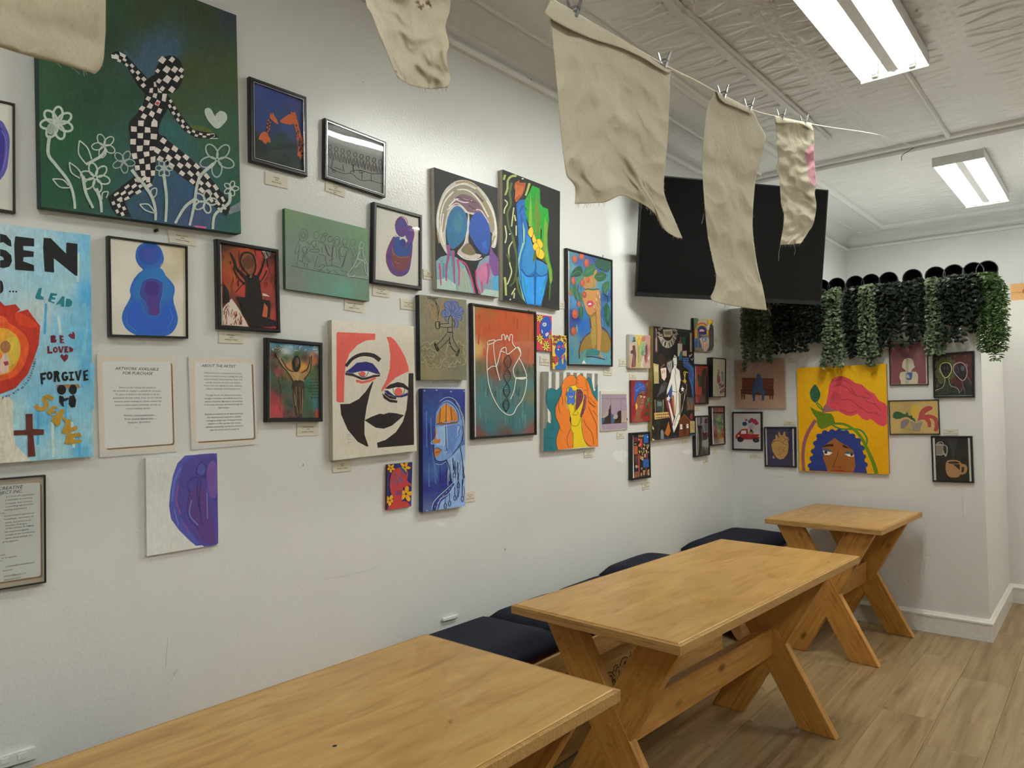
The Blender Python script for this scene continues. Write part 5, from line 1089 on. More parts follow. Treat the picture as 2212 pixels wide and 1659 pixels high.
a.p('1f8c2e', '1255,255 1335,290 1340,450 1370,490 1425,510 1435,640 1420,760 1420,900 1440,1060 1470,1180 1475,1280 1450,1340 1440,1230 1410,1100 1360,1000 1310,900 1230,700 1200,640 1180,560 1172,415 1215,340', 0).p('5a7a28', '1300,330 1340,560 1340,760 1290,820 1270,560').p('7c9a3a', '1235,330 1250,560 1250,700 1215,700 1220,560').p('6c8c30', '1390,600 1420,680 1410,900 1430,1060 1460,1180 1470,1290 1445,1330 1430,1180 1370,940')
a.p('1a1b1c', '1345,720 1358,740 1352,840 1342,830').p('7cae94', '1150,650 1175,740 1170,880 1130,1000 1110,1110 1125,1300 1180,1530 1150,1480 1105,1280 1098,1060 1140,900').p('2b78b0', '1200,800 1260,900 1290,1050 1270,1180 1200,1230 1150,1150 1150,1020 1180,920', 1).p('2b78b0', '1300,1070 1410,1120 1415,1200 1360,1240 1300,1210', 1).p('2a86d2', '1130,1180 1190,1250 1270,1250 1275,1540 1200,1540 1150,1400', 0).p('2a86d2', '1300,1250 1400,1240 1385,1400 1345,1550 1290,1545')
a.ls('143a78', 9, '1135,1160 1180,1230 1250,1240 1288,1200 1288,1080', '1290,1200 1350,1240 1420,1210', '1285,1230 1282,1540', '1100,900 1095,1080 1120,1300 1190,1540', '1130,560 1145,700 1150,880', '1190,520 1150,480 1110,560'); a.ls('1f8c5a', 9, '1150,1240 1190,1420', '1395,1270 1350,1430'); a.l('3a5a2a', (26, 14), '1445,1330 1440,1420 1435,1500')
a.p('4a5a26', '1270,980 1320,960 1290,1060 1255,1090').p('4a5a26', '1370,1000 1390,1060 1415,1110 1350,1060')
for c in ('1205,770 1225,715 1255,708 1265,770 1240,820', '1250,830 1270,780 1290,830 1300,860 1265,880', '1300,850 1330,835 1365,880 1360,930 1320,940', '1255,920 1290,870 1330,930 1290,965', '1310,980 1340,940 1385,990 1375,1040 1345,1055 1310,1030', '1290,960 1330,930 1310,1040'): a.p('d9ae2c', c, 1); a.l('6a4a1c', 4, c, 1, 1)
done(a)
# ---- graphic face
cI = (690, 670, 4.6087); K = [(121, 97), (938, 160), (970, 1400), (136, 1496)]
a = canvas('off-white canvas of a bold black, coral and blue graphic face', K, cI, 0.024, edge='canvas', mat='paint', gain=1.4)
a.bg(K, [(200, 150, 'cfc9bd'), (900, 800, 'c8c2b5'), (200, 1400, 'cac5b8')], 4); CO, BR, NV, WT_ = 'cf5a52', '241b1c', '221f70', 'cdc8bc'
a.p(CO, '170,228 182,218 556,234 554,296 470,300 380,345 300,430 265,520 250,640 243,918 185,918 168,905').p(CO, '667,268 710,266 750,300 800,370 850,460 885,560 890,610 850,625 760,670 690,735 613,820 620,780 670,690 700,580 705,440 690,330')
a.l(BR, (30, 44), '262,560 320,490 390,450 460,440 540,455 603,500').p(NV, '256,618 320,570 370,525 460,512 530,530 580,590 606,640 560,632 470,605 390,615 330,625').p(BR, '256,622 330,628 370,650 430,672 480,665 540,645 606,642 600,660 540,668 470,692 420,695 340,660 256,645').p(CO, '362,700 370,692 430,708 500,690 558,664 562,684 500,715 420,732 365,716')
a.p('d8d4c8', '335,627 390,612 440,606 500,612 556,632 500,655 440,668 380,650').e(CO, 428, 635, 30, 27).ls(BR, 6, '388,615 400,645 428,662 465,655 486,615')
a.p(BR, '528,708 535,715 500,830 470,960 448,1100 448,1240 488,1355 470,1358 380,1310 280,1190 215,1040 205,935 300,932 390,885 460,810').p(BR, '448,1096 520,1060 600,1030 640,1036 690,1020 760,1026 842,1046 780,1100 720,1150 640,1180 560,1170 500,1130').p(BR, '888,628 935,627 940,1340 580,1370 572,1320 660,1290 760,1215 830,1110 865,990 880,850 884,760')
a.p('d8d4c8', '668,790 730,770 800,765 850,790 868,820 800,840 740,840').p(NV, '642,800 680,800 740,850 800,858 878,820 878,850 820,868 760,868 680,840').p(BR, '650,780 700,740 780,715 840,730 884,770 884,800 830,770 760,768 690,785').e(CO, 786, 812, 40, 40).ls(BR, 6, '730,775 745,830 790,855 835,830 846,780').p(BR, '650,818 690,850 765,870 760,888 700,880 645,840').p(BR, '622,825 650,850 700,888 775,900 772,924 700,915 640,875')
a.p('d5c63e', '466,1275 480,1275 478,1305 470,1305'); a.ls('a890a8', 4, '270,1240 300,1235 305,1260', '275,1290 320,1285', '280,1330 290,1315 318,1312', '270,1262 295,1258'); done(a)
# ---- walking figure on clouds
c0 = (890, 625, 8.092); K = [(126, 92), (950, 186), (958, 1585), (150, 1586)]; MAT['slate'] = plain('slate_edge', hx('#262b34', 1.3), 0.5)
a = canvas('olive grey canvas of a line-drawn walker with blue curls carrying a burning cup', K, c0, 0.026, edge='slate', mat='dry')
a.bg(K, [(200, 200, '706a54'), (800, 300, '736d5a'), (300, 700, '77715a'), (850, 800, '736e5a'), (300, 1450, '7d7456'), (800, 1450, '6c6a58'), (500, 1100, '716b56')], 10)
a.ls('a8623c', 7, '270,200 330,360 380,520', '300,220 360,330 400,470', '520,210 490,380 470,540', '560,180 520,300 500,400', '330,440 370,520', '480,540 510,520', '440,240 450,400', '400,300 430,460'); a.ls('26241f', 8, '250,120 330,170 400,200', '270,160 350,150 440,160', '300,110 380,170 460,140', '410,200 430,290 450,360 455,480 450,540', '330,260 370,300', '420,230 470,330 460,440')
BU = '323f7e'
a.p('5a6488', '560,250 640,200 690,190 800,220 820,300 880,310 905,390 870,450 870,530 800,560 800,660 760,670 740,560 690,460 620,480 590,560 560,470 510,430 520,370 590,360', 1)
a.ls(BU, 8, '690,440 650,360 570,300 580,230 640,210 690,260', '680,430 660,330 610,270', '700,430 690,300 680,200', '720,420 740,300 700,240 760,220 810,260 800,310', '690,460 600,480 540,480 510,420 540,370 600,370', '600,480 570,430 590,400', '720,440 800,380 830,320 880,310', '740,450 820,420 880,380 905,380 890,430 820,450', '730,470 840,460 875,510 830,550', '740,500 800,560 795,660 760,660', '600,560 570,500 610,470', '640,440 610,390 560,350', '720,380 760,330 740,280', '680,400 660,390 690,350 710,390', '760,480 830,500')
a.p('74705e', '640,480 680,455 700,520 700,745 620,745 630,590').p('74705e', '490,610 640,595 690,660 500,660').p('6f6b58', '620,760 700,760 710,860 815,1050 770,1105 690,1010 650,860 460,1050 430,975')
a.ls('17181a', 10, '630,590 635,520 670,455 695,500 700,600 690,660 500,660 490,610 650,598', '620,660 620,745', '700,660 700,745', '605,770 520,880 435,965', '655,830 640,880 470,1045', '655,830 665,960 700,1030 770,1100', '705,750 715,860 760,960 815,1045', '410,570 415,660 440,690 475,680 485,580 450,565 410,570', '720,520 745,600 730,670', '470,580 475,670'); a.l('0e0f10', 14, '615,750 702,752', 0); a.ls('0e0f10', 13, '390,945 430,980 455,1050 440,1070 410,1010 390,945', '825,1045 800,1080 775,1150 795,1155 820,1090 825,1045')
CL = 'a8a07c'
a.ls(CL, 8, '155,960 200,940 240,930 270,915 305,960 350,930 400,895 450,900 465,925', '165,1040 220,1000 260,1050 310,1010 350,1060 400,1080 440,1150', '155,1130 200,1190 260,1150 320,1220 380,1180 385,1130', '150,1260 200,1280 220,1230 270,1310 340,1330 370,1290', '220,1290 280,1370 360,1370 380,1310 440,1330 490,1280 500,1220', '380,1310 440,1380 510,1330 520,1260 590,1190 570,1120 530,1080 480,1060', '580,1100 600,1040 620,970 680,980', '570,1260 620,1280 640,1350 700,1280 740,1320 780,1250 840,1290 830,1200 890,1180 910,1230', '780,930 820,900 850,970 900,980 880,1060 910,1120 860,1150', '540,1330 600,1360 680,1360 760,1350', '165,1160 190,1200 240,1240', '310,1150 340,1180 380,1150', '680,1150 710,1180 735,1150', '930,1200 920,1300 870,1320'); a.e(CL, 318, 1118, 10, 16).e(CL, 355, 1115, 10, 16); done(a)
# ---- blue profile head
c0 = (895, 830, 5.821); K = [(106, 52), (638, 62), (636, 1530), (109, 1612)]; MAT['indigo'] = plain('indigo_edge', hx('#1e2a5c', 1.3), 0.45)
a = canvas('tall indigo canvas of a blue profile head with an orange cap and lips', K, c0, 0.026, edge='indigo', mat='dry')
a.bg(K, [(150, 80, '2a3570'), (600, 100, '26347c'), (130, 600, '25337a'), (250, 400, '2b4a8c'), (200, 900, '2a4488'), (150, 1300, '242a78'), (350, 1200, '25277a'), (600, 400, '232e74'), (250, 1100, '3a5c96'), (140, 1580, '4a5a88'), (620, 850, '4a6a9c')], 18)
for x, y in ((130, 80), (280, 72), (460, 90), (625, 85), (160, 1585)): a.p('8a94ac', [(x-16, y), (x, y-8), (x+14, y+4), (x-2, y+12)])
a.ls('4f74ac', 10, '150,340 155,800', '205,420 215,760', '230,860 270,1250', '180,1000 185,1290', '255,1000 290,1190'); a.ls('1c2468', 12, '180,500 190,900', '320,1050 330,1250', '400,1080 420,1220')
a.p('6a8cc4', '280,330 330,250 400,200 470,220 540,290 590,400 600,560 590,700 550,790 480,880 390,950 300,970 255,930 245,830 250,760 225,745 240,700 270,640 262,560 268,440', 1).p('86a6d0', '280,540 380,520 390,760 330,780 270,760', 0).p('5878b4', '410,520 530,510 540,700 480,860 400,880 400,700')
a.p('b06e28', '268,486 290,380 340,290 400,240 400,478 330,486').p('c07c2c', '325,480 340,300 395,245 460,280 470,465 395,480').p('b06e28', '460,280 510,320 540,400 545,460 470,462').p('8c5a30', '268,505 330,485 400,495 480,470 550,475 520,498 400,508 330,515').e('c07c2c', 404, 222, 10, 16)
a.p('b06a2c', '262,530 285,600 270,660 285,700 310,690 330,690 320,740 240,742 232,730 265,650', 0).p('b8702c', '248,815 290,808 345,838 300,900 258,912').ls('141a34', 7, '248,810 290,802 346,838', '262,862 320,840', '268,510 330,484 400,498 545,472', '325,300 318,480', '400,240 398,480', '455,280 470,460', '280,340 330,260 400,225 470,250 540,340 550,470'); a.ls('b9c8dc', 5, '380,510 385,700 360,800 370,850 405,850 410,700 402,510', '240,700 205,740 235,755', '315,215 400,165 500,190 590,330 625,500 620,700', '265,1000 330,1010 400,970', '535,500 565,530 560,580 545,650 520,670', '550,540 540,600'); a.ls('141a34', 7, '390,530 395,720 410,840', '535,505 575,530 560,590 555,650 530,665', '240,760 250,900 290,965 390,960 500,890 580,770', '480,880 600,700 610,520'); a.ls('1a2044', 5, '470,210 560,320 595,450', '500,210 590,330 615,500', '545,260 600,400 605,640'); a.ls('a8bad2', 4, '520,230 590,360 605,520', '560,300 612,460 600,650')
a.p('7e9cca', '400,950 480,890 580,780 636,760 636,1530 300,1580 330,1480 430,1390 500,1240 460,1220', 0)
rr = random.Random(5)
for k in range(26): x = rr.uniform(420, 630); y = rr.uniform(900, 1300); a.l(rr.choice(('c2d0e0', '1f2a58', '4a68a8')), 5, [(x, y), (x+rr.uniform(-14, 14), y+80), (x+rr.uniform(-14, 14), y+rr.uniform(120, 230))])
a.ls('141a34', 10, '400,950 440,1060 465,1230', '575,790 600,960 625,1180', '480,930 490,1080', '540,980 545,1200', '600,1200 600,1400')
for x, y in ((500, 1140), (550, 1270), (505, 1430), (440, 1500), (598, 1440), (385, 1530)): a.o('141a34', 8, x, y, 15, 32); a.l('141a34', 6, [(x, y-32), (x, y-150)], 0)
a.p('2a3a80', '210,1580 230,1500 290,1420 400,1340 490,1235 500,1260 420,1370 330,1450 280,1570').ls('c8d4e2', 6, '212,1580 235,1490 300,1410 400,1320 490,1230', '270,1580 320,1450 420,1380 495,1280'); a.ls('b9c8dc', 4, '250,1550 260,1530', '280,1500 295,1480', '310,1450 330,1430', '350,1410 370,1390', '390,1370 405,1345', '430,1330 440,1310', '455,1295 465,1275'); done(a)
# ---- small red skull face
c0 = (820, 980, 12.76); K = [(219, 299), (903, 231), (870, 1450), (193, 1556)]; MAT['rededge'] = plain('dark_red_edge', hx('#5a2a30', 1.3), 0.6)
a = canvas('small canvas of a red skull-like face among yellow flowers on navy', K, c0, 0.012, edge='rededge', mat='paint')
a.bg(K, [(400, 400, '242a66'), (800, 700, '262c68'), (230, 900, '232c6c')], 3)
def flower(cx, cy, r, n, col, ph=0, w_=8, el=0.5, line='15131a'):
    for k in range(n):
        an = ph+k*360/n; x, y = cx+r*math.cos(R_(an)), cy+r*math.sin(R_(an)); a.e(line, x, y, r*0.85, r*el+w_*0.6, an, 12).e(col, x, y, r*0.85-w_*0.5, r*el-w_*0.4, an, 12)
flower(310, 400, 72, 5, 'cf9a1e', 20); flower(690, 370, 90, 5, 'cf9a1e', 10); flower(270, 1290, 100, 5, 'cf9a1e', -60); flower(720, 1110, 125, 5, 'cf9a1e', -80)
a.p('b03a3a', '525,382 580,420 660,500 720,600 760,480 775,470 780,560 750,720 790,790 860,830 880,920 800,870 720,880 690,980 650,900 620,1060 605,1200 600,1310 720,1310 810,1380 845,1460 195,1552 250,1440 350,1370 375,1220 300,1060 275,900 280,720 310,560 400,430', 0).p('1f5c8c', '525,380 590,375 680,440 745,560 720,600 640,490')
a.ls('3a5a86', 18, '330,690 340,820 400,880 470,830 490,700', '370,650 400,560 440,530 465,600 450,760 400,800 375,740 370,650', '545,600 560,510 600,480 628,540 620,720 580,745 540,680 545,600', '540,760 600,790 650,750'); a.p('2f5a96', '540,610 600,700 570,740 535,690'); a.ls('4a4a72', 12, '550,905 490,910 480,870 520,840 560,850', '390,1100 480,1090 600,1060'); 
for k in range(7): a.o('5a4a86', 9, 410+k*30, 1050-k*6, 14, 20); a.o('5a4a86', 9, 420+k*30, 1125-k*6, 14, 20)
done(a)
# ---- heart outline on orange and teal
cK = (1000, 640, 5.184); K = [(102, 73), (823, 173), (831, 1553), (120, 1606)]; I = [(131, 103), (806, 196), (813, 1536), (146, 1577)]
a = framed('tall black framed print of a white outlined heart over orange and teal', K, cK, 0.0105, 0.022, glass=True)
a.bg(I, [(200, 200, 'a8481e'), (160, 130, '8a6a3a'), (300, 160, '96501e'), (450, 250, 'b04a22'), (700, 250, 'b0502a'), (780, 230, '9a5028'), (250, 400, 'a8481e'), (500, 450, 'b0441e'), (750, 500, 'a85a3a'), (300, 650, 'a8461e'), (600, 650, 'a0502a'), (780, 700, 'a0522e'), (200, 780, '5a5a3a'), (350, 850, '7a3e20'), (500, 800, '7a3a20'), (600, 830, '4a5a50'), (750, 850, '4a6258'), (250, 950, '3a6a6c'), (500, 1000, '2f6e72'), (750, 1000, '3a7070'), (200, 1200, '3a6e76'), (500, 1250, '2f6c74'), (750, 1300, '34686c'), (300, 1450, '2c6670'), (600, 1450, '2f6a72'), (170, 1560, '6a3a34'), (500, 1550, '5a4440'), (790, 1520, '7a4438'), (800, 1100, '6a6a44'), (150, 600, 'c0985a')], 28)
rr = random.Random(12)
for k in range(36): x = rr.uniform(160, 790); y = rr.uniform(150, 700); a.l(rr.choice(('b65426', '9a4220', 'a44a20')), rr.uniform(8, 20), [(x, y), (x+rr.uniform(-8, 8), y+rr.uniform(60, 160))])
for k in range(36): x = rr.uniform(165, 790); y = rr.uniform(880, 1380); a.l(rr.choice(('3f7a7e', '286068', '4a8284')), rr.uniform(8, 18), [(x, y), (x+rr.uniform(-8, 8), y+rr.uniform(60, 150))])
for k in range(12): x = rr.uniform(150, 800); a.l(rr.choice(('4a5a44', '6a3a24', '5a6a54')), 16, [(x, 780+rr.uniform(-30, 20)), (x+rr.uniform(-60, 60), 850)])
W5 = 'd2cfc9'
a.ls(W5, 9, '278,535 265,680 268,830 285,980 330,1120 390,1230 440,1290 510,1330 565,1310 600,1240 660,1160 700,1040 712,920', '340,520 345,640 370,775 400,690 420,620 470,630', '370,775 380,830 410,945', '270,825 320,785 370,785', '280,500 350,490 340,520 275,540 275,505', '350,510 385,490 430,485 430,440 460,432 470,490 490,435 515,500 525,435 552,440 550,520 590,580', '420,620 430,590 475,575 495,650 610,570 645,640 625,690 580,770 560,830 590,915 705,915 680,800 625,690', '610,570 630,610 645,640', '590,915 570,1050 530,1150'); a.l(W5, 18, '590,917 705,912', 0)
for s0 in (0, 1):
    P_ = [(505+(38 if (k % 2) ^ s0 else -38)*abs(math.sin(1)) if False else 502+44*math.sin(k*math.pi/4+math.pi*s0)*(1-0.02*k), 655+k*40) for k in range(17)]
    a.l('2c2420', 9, [(x-(y-655)*0.035, y) for x, y in P_])
for k in range(30): y = 665+k*21; x = 502-(y-655)*0.035; w_ = 44*abs(math.sin((y-655)/40*math.pi/4)); a.l('3a2c26', 3, [(x-w_, y), (x+w_, y+4)], 0)
done(a)
# ---- two small faces
c0 = (1150, 670, 11.85); K = [(108, 106), (496, 156), (481, 1060), (108, 1020)]
a = canvas('small red canvas of a one-eyed blue face among yellow flowers', K, c0, 0.012, edge='rededge', mat='paint')
a.bg(K, [(200, 300, 'b23644'), (300, 900, 'b83a48')], 3); flower(190, 210, 58, 8, 'd8c050', 0, 10, 0.34); flower(190, 720, 62, 7, 'd8bc48', 10, 10, 0.36); flower(350, 850, 48, 6, 'd8c050', 0, 9, 0.36); flower(345, 940, 60, 7, 'd8c050', 20, 10, 0.36); flower(450, 680, 44, 6, 'd0a850', 0, 9, 0.36); a.p('d8bc48', '170,830 245,780 240,890')
a.p('27489e', '345,160 410,175 455,250 470,340 485,400 475,480 430,560 420,640 380,710 330,730 280,700 240,620 195,540 185,380 215,330 240,240 290,180', 1).e('d2d4d8', 300, 365, 52, 52).e('1b1c26', 295, 370, 18, 16).o('1b1c26', 6, 295, 368, 34, 26); a.l('20306a', 8, '265,330 300,320 330,335').p('d8d8d8', '225,490 245,520 255,590 240,600 228,550').p('d0d0d4', '330,600 380,570 415,590 390,640 345,680 320,640').ls('2a3a80', 4, '335,650 400,590', '350,600 385,640', '345,670 350,610', '365,590 405,600').e('1b2a6a', 345, 480, 8).e('1b2a6a', 315, 490, 8); done(a)
K = [(501, 630), (876, 656), (886, 1525), (521, 1515)]; MAT['yeledge'] = plain('yellow_edge', hx('#9a8244', 1.3), 0.6)
a = canvas('small yellow canvas of a blue woman with red eyelids and a raised finger', K, c0, 0.014, edge='yeledge', mat='paint')
a.bg(K, [(600, 800, 'd8b04a'), (800, 1300, 'd6ac46')], 3)
for x, y, r in ((560, 680, 44), (640, 690, 40), (700, 680, 38), (580, 760, 40), (560, 870, 46), (600, 820, 36), (840, 700, 30), (830, 770, 34), (780, 720, 34)): a.e('8a3c40' if (x*7 % 3) else 'c9a044', x, y, r, r*0.7, x % 90); a.o('2a1a18', 8, x, y, r, r*0.7, x % 90)
for x, y in ((620, 740), (700, 740), (760, 690), (800, 750), (810, 800), (540, 800), (660, 720), (860, 690), (640, 780), (790, 690), (850, 820), (820, 860)): a.e('241612', x, y, 15, 19)
flower(720, 850, 40, 5, '9a4448', -90, 8, 0.5); flower(575, 1270, 62, 5, 'b83c40', -60, 9, 0.5)
a.p('274c9c', '700,770 770,820 815,900 820,960 850,985 840,1070 790,1120 740,1180 745,1385 790,1380 805,1130 830,1140 830,1220 855,1290 872,1330 860,1515 580,1515 570,1440 660,1380 670,1230 620,1180 575,1090 570,1000 595,960 605,870 640,810', 0).p('2a62a8', '670,1300 745,1300 760,1390 860,1330 860,1515 580,1515 572,1440 660,1385').e('c24a4c', 670, 945, 32, 46).e('c24a4c', 775, 930, 28, 42).p('d8d4ce', '630,1000 690,975 700,1010 650,1030').p('d8d4ce', '740,985 790,970 790,995 750,1000').e('18141c', 682, 992, 18, 22).e('18141c', 770, 980, 14, 18).p('a04448', '710,1190 750,1170 790,1175 770,1240 740,1245').l('c9a8a0', 6, '720,1200 780,1195', 0); a.l('d8b04a', 20, '850,1190 870,1170 880,1180', 0); done(a)
# ---- woman with fruit and leaves
c0 = (1215, 530, 6.144); K = [(64, 33), (668, 191), (672, 1612), (76, 1596)]; I = [(88, 62), (658, 206), (661, 1590), (88, 1566)]
a = framed('tall black framed print of a woman under leaves and red fruit', K, c0, 0.0095, 0.022, glass=True)
a.bg(I, [(120, 120, '4a7a90'), (200, 230, '3a5a8e'), (380, 180, '3a4f90'), (600, 150, '4f8a86'), (150, 300, '5a8a96'), (500, 350, '3f5a98'), (640, 450, '4a7c86'), (500, 500, '5a8aa0'), (120, 500, '4a7088'), (150, 720, '4f7fa8'), (590, 700, '2f4a86'), (640, 800, '4a86a0'), (300, 900, '2f6a9c'), (180, 980, '27357c'), (270, 1060, '2a5fae'), (130, 1050, '3a4f84'), (560, 950, '2f5a90'), (600, 1050, '3a6a92'), (150, 1250, '5a8290'), (280, 1130, '2c62a8'), (640, 1200, '4a7a8c'), (130, 1500, '4a8294'), (400, 1530, '5a94a8'), (620, 1540, '5a94a0'), (300, 1450, '5a8a80')], 28)
rr = random.Random(21)
for k in range(44): x = rr.uniform(100, 640); y = rr.uniform(100, 1480); a.l(rr.choice(('4f86a8', '33508e', '5f94a0', '3a6aa4')), rr.uniform(6, 16), [(x, y), (x+rr.uniform(-12, 12), y+rr.uniform(30, 90))])
a.p('a87c48', '250,520 290,400 330,390 400,400 430,330 460,320 455,460 440,560 300,580').p('8a7038', '360,940 430,900 480,1000 515,1100 600,1180 640,1290 600,1430 480,1380 420,1370 300,1390 230,1420 240,1330 300,1220 375,1150', 1).p('9a8444', '380,960 430,930 450,1300 400,1380 370,1200')
a.p('b4804a', '300,590 480,590 500,640 490,760 430,890 370,935 325,905 290,800 262,700 255,640', 0).p('b08050', '440,600 495,610 502,760 500,900 515,1130 500,1380 530,1510 480,1460 460,1390 450,1200 440,900 425,840 410,800 440,700', 0)
a.ls('7a4a2c', 6, '455,640 450,760 480,830', '475,640 478,780', '495,690 495,800', '415,830 450,880', '440,880 455,1100 450,1370', '325,900 370,938 425,885'); a.ls('d8cbb4', 7, '470,620 468,660', '445,700 448,740', '492,665 495,700', '410,815 425,830')
a.p('b03a58', '315,770 340,728 365,740 385,730 418,778 385,815 345,822').p('ded6d0', '333,780 360,765 385,775 370,790 345,792')
a.ls('6a3428', 12, '375,1150 300,1210 240,1310 220,1420 225,1500', '520,1080 590,1150 640,1270 650,1400 640,1500', '360,960 380,1100'); a.l('4a3a5c', 14, '310,1478 420,1480 560,1515').p('3a7878', '310,1400 400,1380 500,1400 480,1460 330,1455').l('3a5a3c', 16, '300,590 340,580 400,590 480,580', 1)
GR, GD = '3a6a48', '2c5240'
for c, col in (('105,410 140,330 200,280 250,290 268,370 220,410 150,420', GD), ('275,400 300,320 360,265 430,255 430,330 380,400 320,420', GR), ('430,250 460,180 540,170 630,200 652,280 600,350 540,340 470,300', '34564a'), ('420,430 450,370 520,350 580,400 550,460 480,480', '3a6048'), ('525,590 530,520 580,480 620,490 610,580 560,640', '3a6a50'), ('545,860 570,770 610,800 625,900 620,1080 570,1000', '2c5a44'), ('140,560 170,500 190,620 185,730 150,660', '3a6448'), ('215,880 240,800 272,830 265,950 235,990', '34604c'), ('200,640 240,620 262,720 240,800 210,700', '3f6a4a'), ('160,520 220,420 260,400 220,480', '4a7a50'), ('90,540 130,590 140,660 95,640', '44784e')): a.p(col, c, 1)
a.ls('5a8a58', 7, '270,400 280,480 340,560', '405,570 410,440 415,350', '120,400 200,340 260,390', '320,370 400,300', '460,415 530,405', '260,420 180,510', '400,570 430,520', '560,600 600,520', '600,830 600,1000', '240,820 245,960'); a.ls(GD, 8, '360,140 410,190 430,240', '210,530 200,600 230,700', '530,640 590,680 600,760')
for x, y, rx, ry in ((158, 182, 33, 46), (250, 148, 34, 44), (318, 235, 33, 56), (138, 468, 27, 52), (262, 500, 30, 46), (337, 460, 21, 38), (286, 658, 28, 44), (214, 780, 22, 38), (162, 912, 42, 62), (144, 1140, 36, 58), (97, 632, 12, 34)): a.e('a8503e' if y != 658 else '8a4438', x, y, rx, ry).e('b85a44', x-rx*0.2, y-ry*0.2, rx*0.55, ry*0.55)
a.p('d0d0cc', '250,1570 278,1520 308,1570'); done(a)
# ---- orange haired face
c0 = (1160, 790, 8.295); K = [(126, 104), (1088, 141), (1095, 1450), (119, 1536)]
a = canvas('square canvas of a yellow face with long orange hair and a blue flower eye', K, c0, 0.022, edge='canvas', mat='paint')
a.bg(K, [(300, 300, 'cbc8c1'), (900, 300, 'cbc8c1')], 2)
for x0, x1, y1 in ((128, 208, 1130), (260, 335, 440), (398, 472, 400), (528, 596, 400), (650, 714, 400), (772, 828, 300), (890, 985, 300), (1030, 1087, 420)): a.p('72736f', [(x0, 104+(x0-126)*0.038), (x1, 106+(x1-126)*0.038), (x1-6, y1), (x0-2, y1)])
a.p('8a8a86', '235,830 262,860 255,1000 232,1010').p('c9c6bf', '190,740 235,830 232,1010 195,1000')
TL_ = '1c6470'
a.p(TL_, '119,1535 119,1130 160,1120 185,1010 240,1040 262,960 255,860 200,770 160,640 160,520 190,430 250,400 350,435 430,360 480,600 420,1000 420,1510', 0).l('14201f', 5, '119,1132 160,1115 188,1005 240,1035 262,950 250,860 195,760 158,640 158,520 190,430 250,402 350,435 430,360')
a.p(TL_, '895,225 930,212 970,240 1000,400 1020,460 1045,440 1075,345 1087,345 1087,640 1000,600 920,400').l('14201f', 5, '895,225 930,212 970,240 1000,400 1020,460 1045,440 1075,345 1087,342')
a.p('d3b61c', '520,400 700,340 830,470 830,640 790,900 800,1130 860,1370 920,1450 640,1478 640,1200 600,1130 560,800 510,600').p('6a3040', '830,600 880,540 870,740 830,870 780,940 770,880 820,700')
OG = 'd0722a'
a.p(OG, '700,215 640,170 580,165 490,240 440,360 440,500 380,640 330,760 335,920 380,1020 405,1100 350,1290 345,1400 375,1508 635,1480 640,1210 600,1140 585,860 520,700 515,520 540,410 600,370 680,350 700,280', 0).p(OG, '700,230 730,180 770,160 830,190 900,260 940,350 990,500 1088,640 1095,1450 920,1450 850,1360 805,1130 800,900 850,830 880,700 880,540 900,555 905,470 860,440 830,460 790,400 730,400 690,340')
a.p(OG, '790,392 920,430 918,575 880,552 835,500 800,430').p('1c1414', '590,880 610,940 605,1040 585,990')
a.ls('2a1812', 6, '700,215 640,172 560,178 480,250 438,370 440,500 370,640 328,780 335,920 385,1030 405,1100 350,1280 340,1400 375,1508', '700,230 735,178 775,160 840,195 900,260 950,380 1000,520 1087,640', '690,340 730,400 790,400 810,410', '830,440 880,440 915,500 900,555', '700,215 690,330 600,362 540,410 515,520 515,640 575,800 600,1000 605,1130', '600,1130 545,1260 535,1370 570,1475', '605,1140 645,1230 640,1470', '405,1100 440,1170', '420,510 390,640 390,760 420,870', '425,500 455,600 455,715', '800,900 800,1120 850,1340 960,1450', '870,1380 920,1445', '590,880 615,1050 680,1080 740,1050 790,900', '870,250 890,380 915,450', '930,560 1045,690', '905,560 960,680 1060,735', '905,640 1035,755', '920,740 1000,920 1060,1060 1065,1300', '995,800 1085,910', '835,960 870,1060 980,1210 1015,1410', '680,210 740,265', '700,290 735,325')
a.p('3f66b4', '570,400 610,390 640,450 680,450 680,520 670,560 680,640 640,705 600,665 560,695 535,650 540,570 522,520 535,470 565,465', 1).l('16203a', 5, '570,400 610,390 640,450 680,450 680,520 670,560 680,640 640,705 600,665 560,695 535,650 540,570 522,520 535,470 565,465', 1, 1).p('c8ccd0', '570,552 605,535 645,550 610,580').e('6a7078', 608, 556, 16, 18).ls('16203a', 6, '568,552 605,532 648,550', '568,552 610,590 648,552', '570,520 605,492 645,520')
a.p('653046', '705,425 780,425 815,480 820,560 800,640 745,740 695,810 700,600').l('221018', 6, '705,425 780,425 815,480 820,560 800,640 745,740 697,805 700,600 705,425', 0).ls('1a0e14', 10, '730,495 760,468 795,490'); a.ls('3a1a28', 5, '730,550 765,560 795,545').p('8a4a5c', '832,510 875,540 870,700 850,795 825,780 840,640').ls('2a1420', 5, '832,510 875,545 870,690 850,795 825,775', '850,560 855,640 840,740')
a.ls('2a2412', 5, '668,690 668,820 640,850 645,880 690,885 730,860 715,820', '690,690 680,830'); done(a)
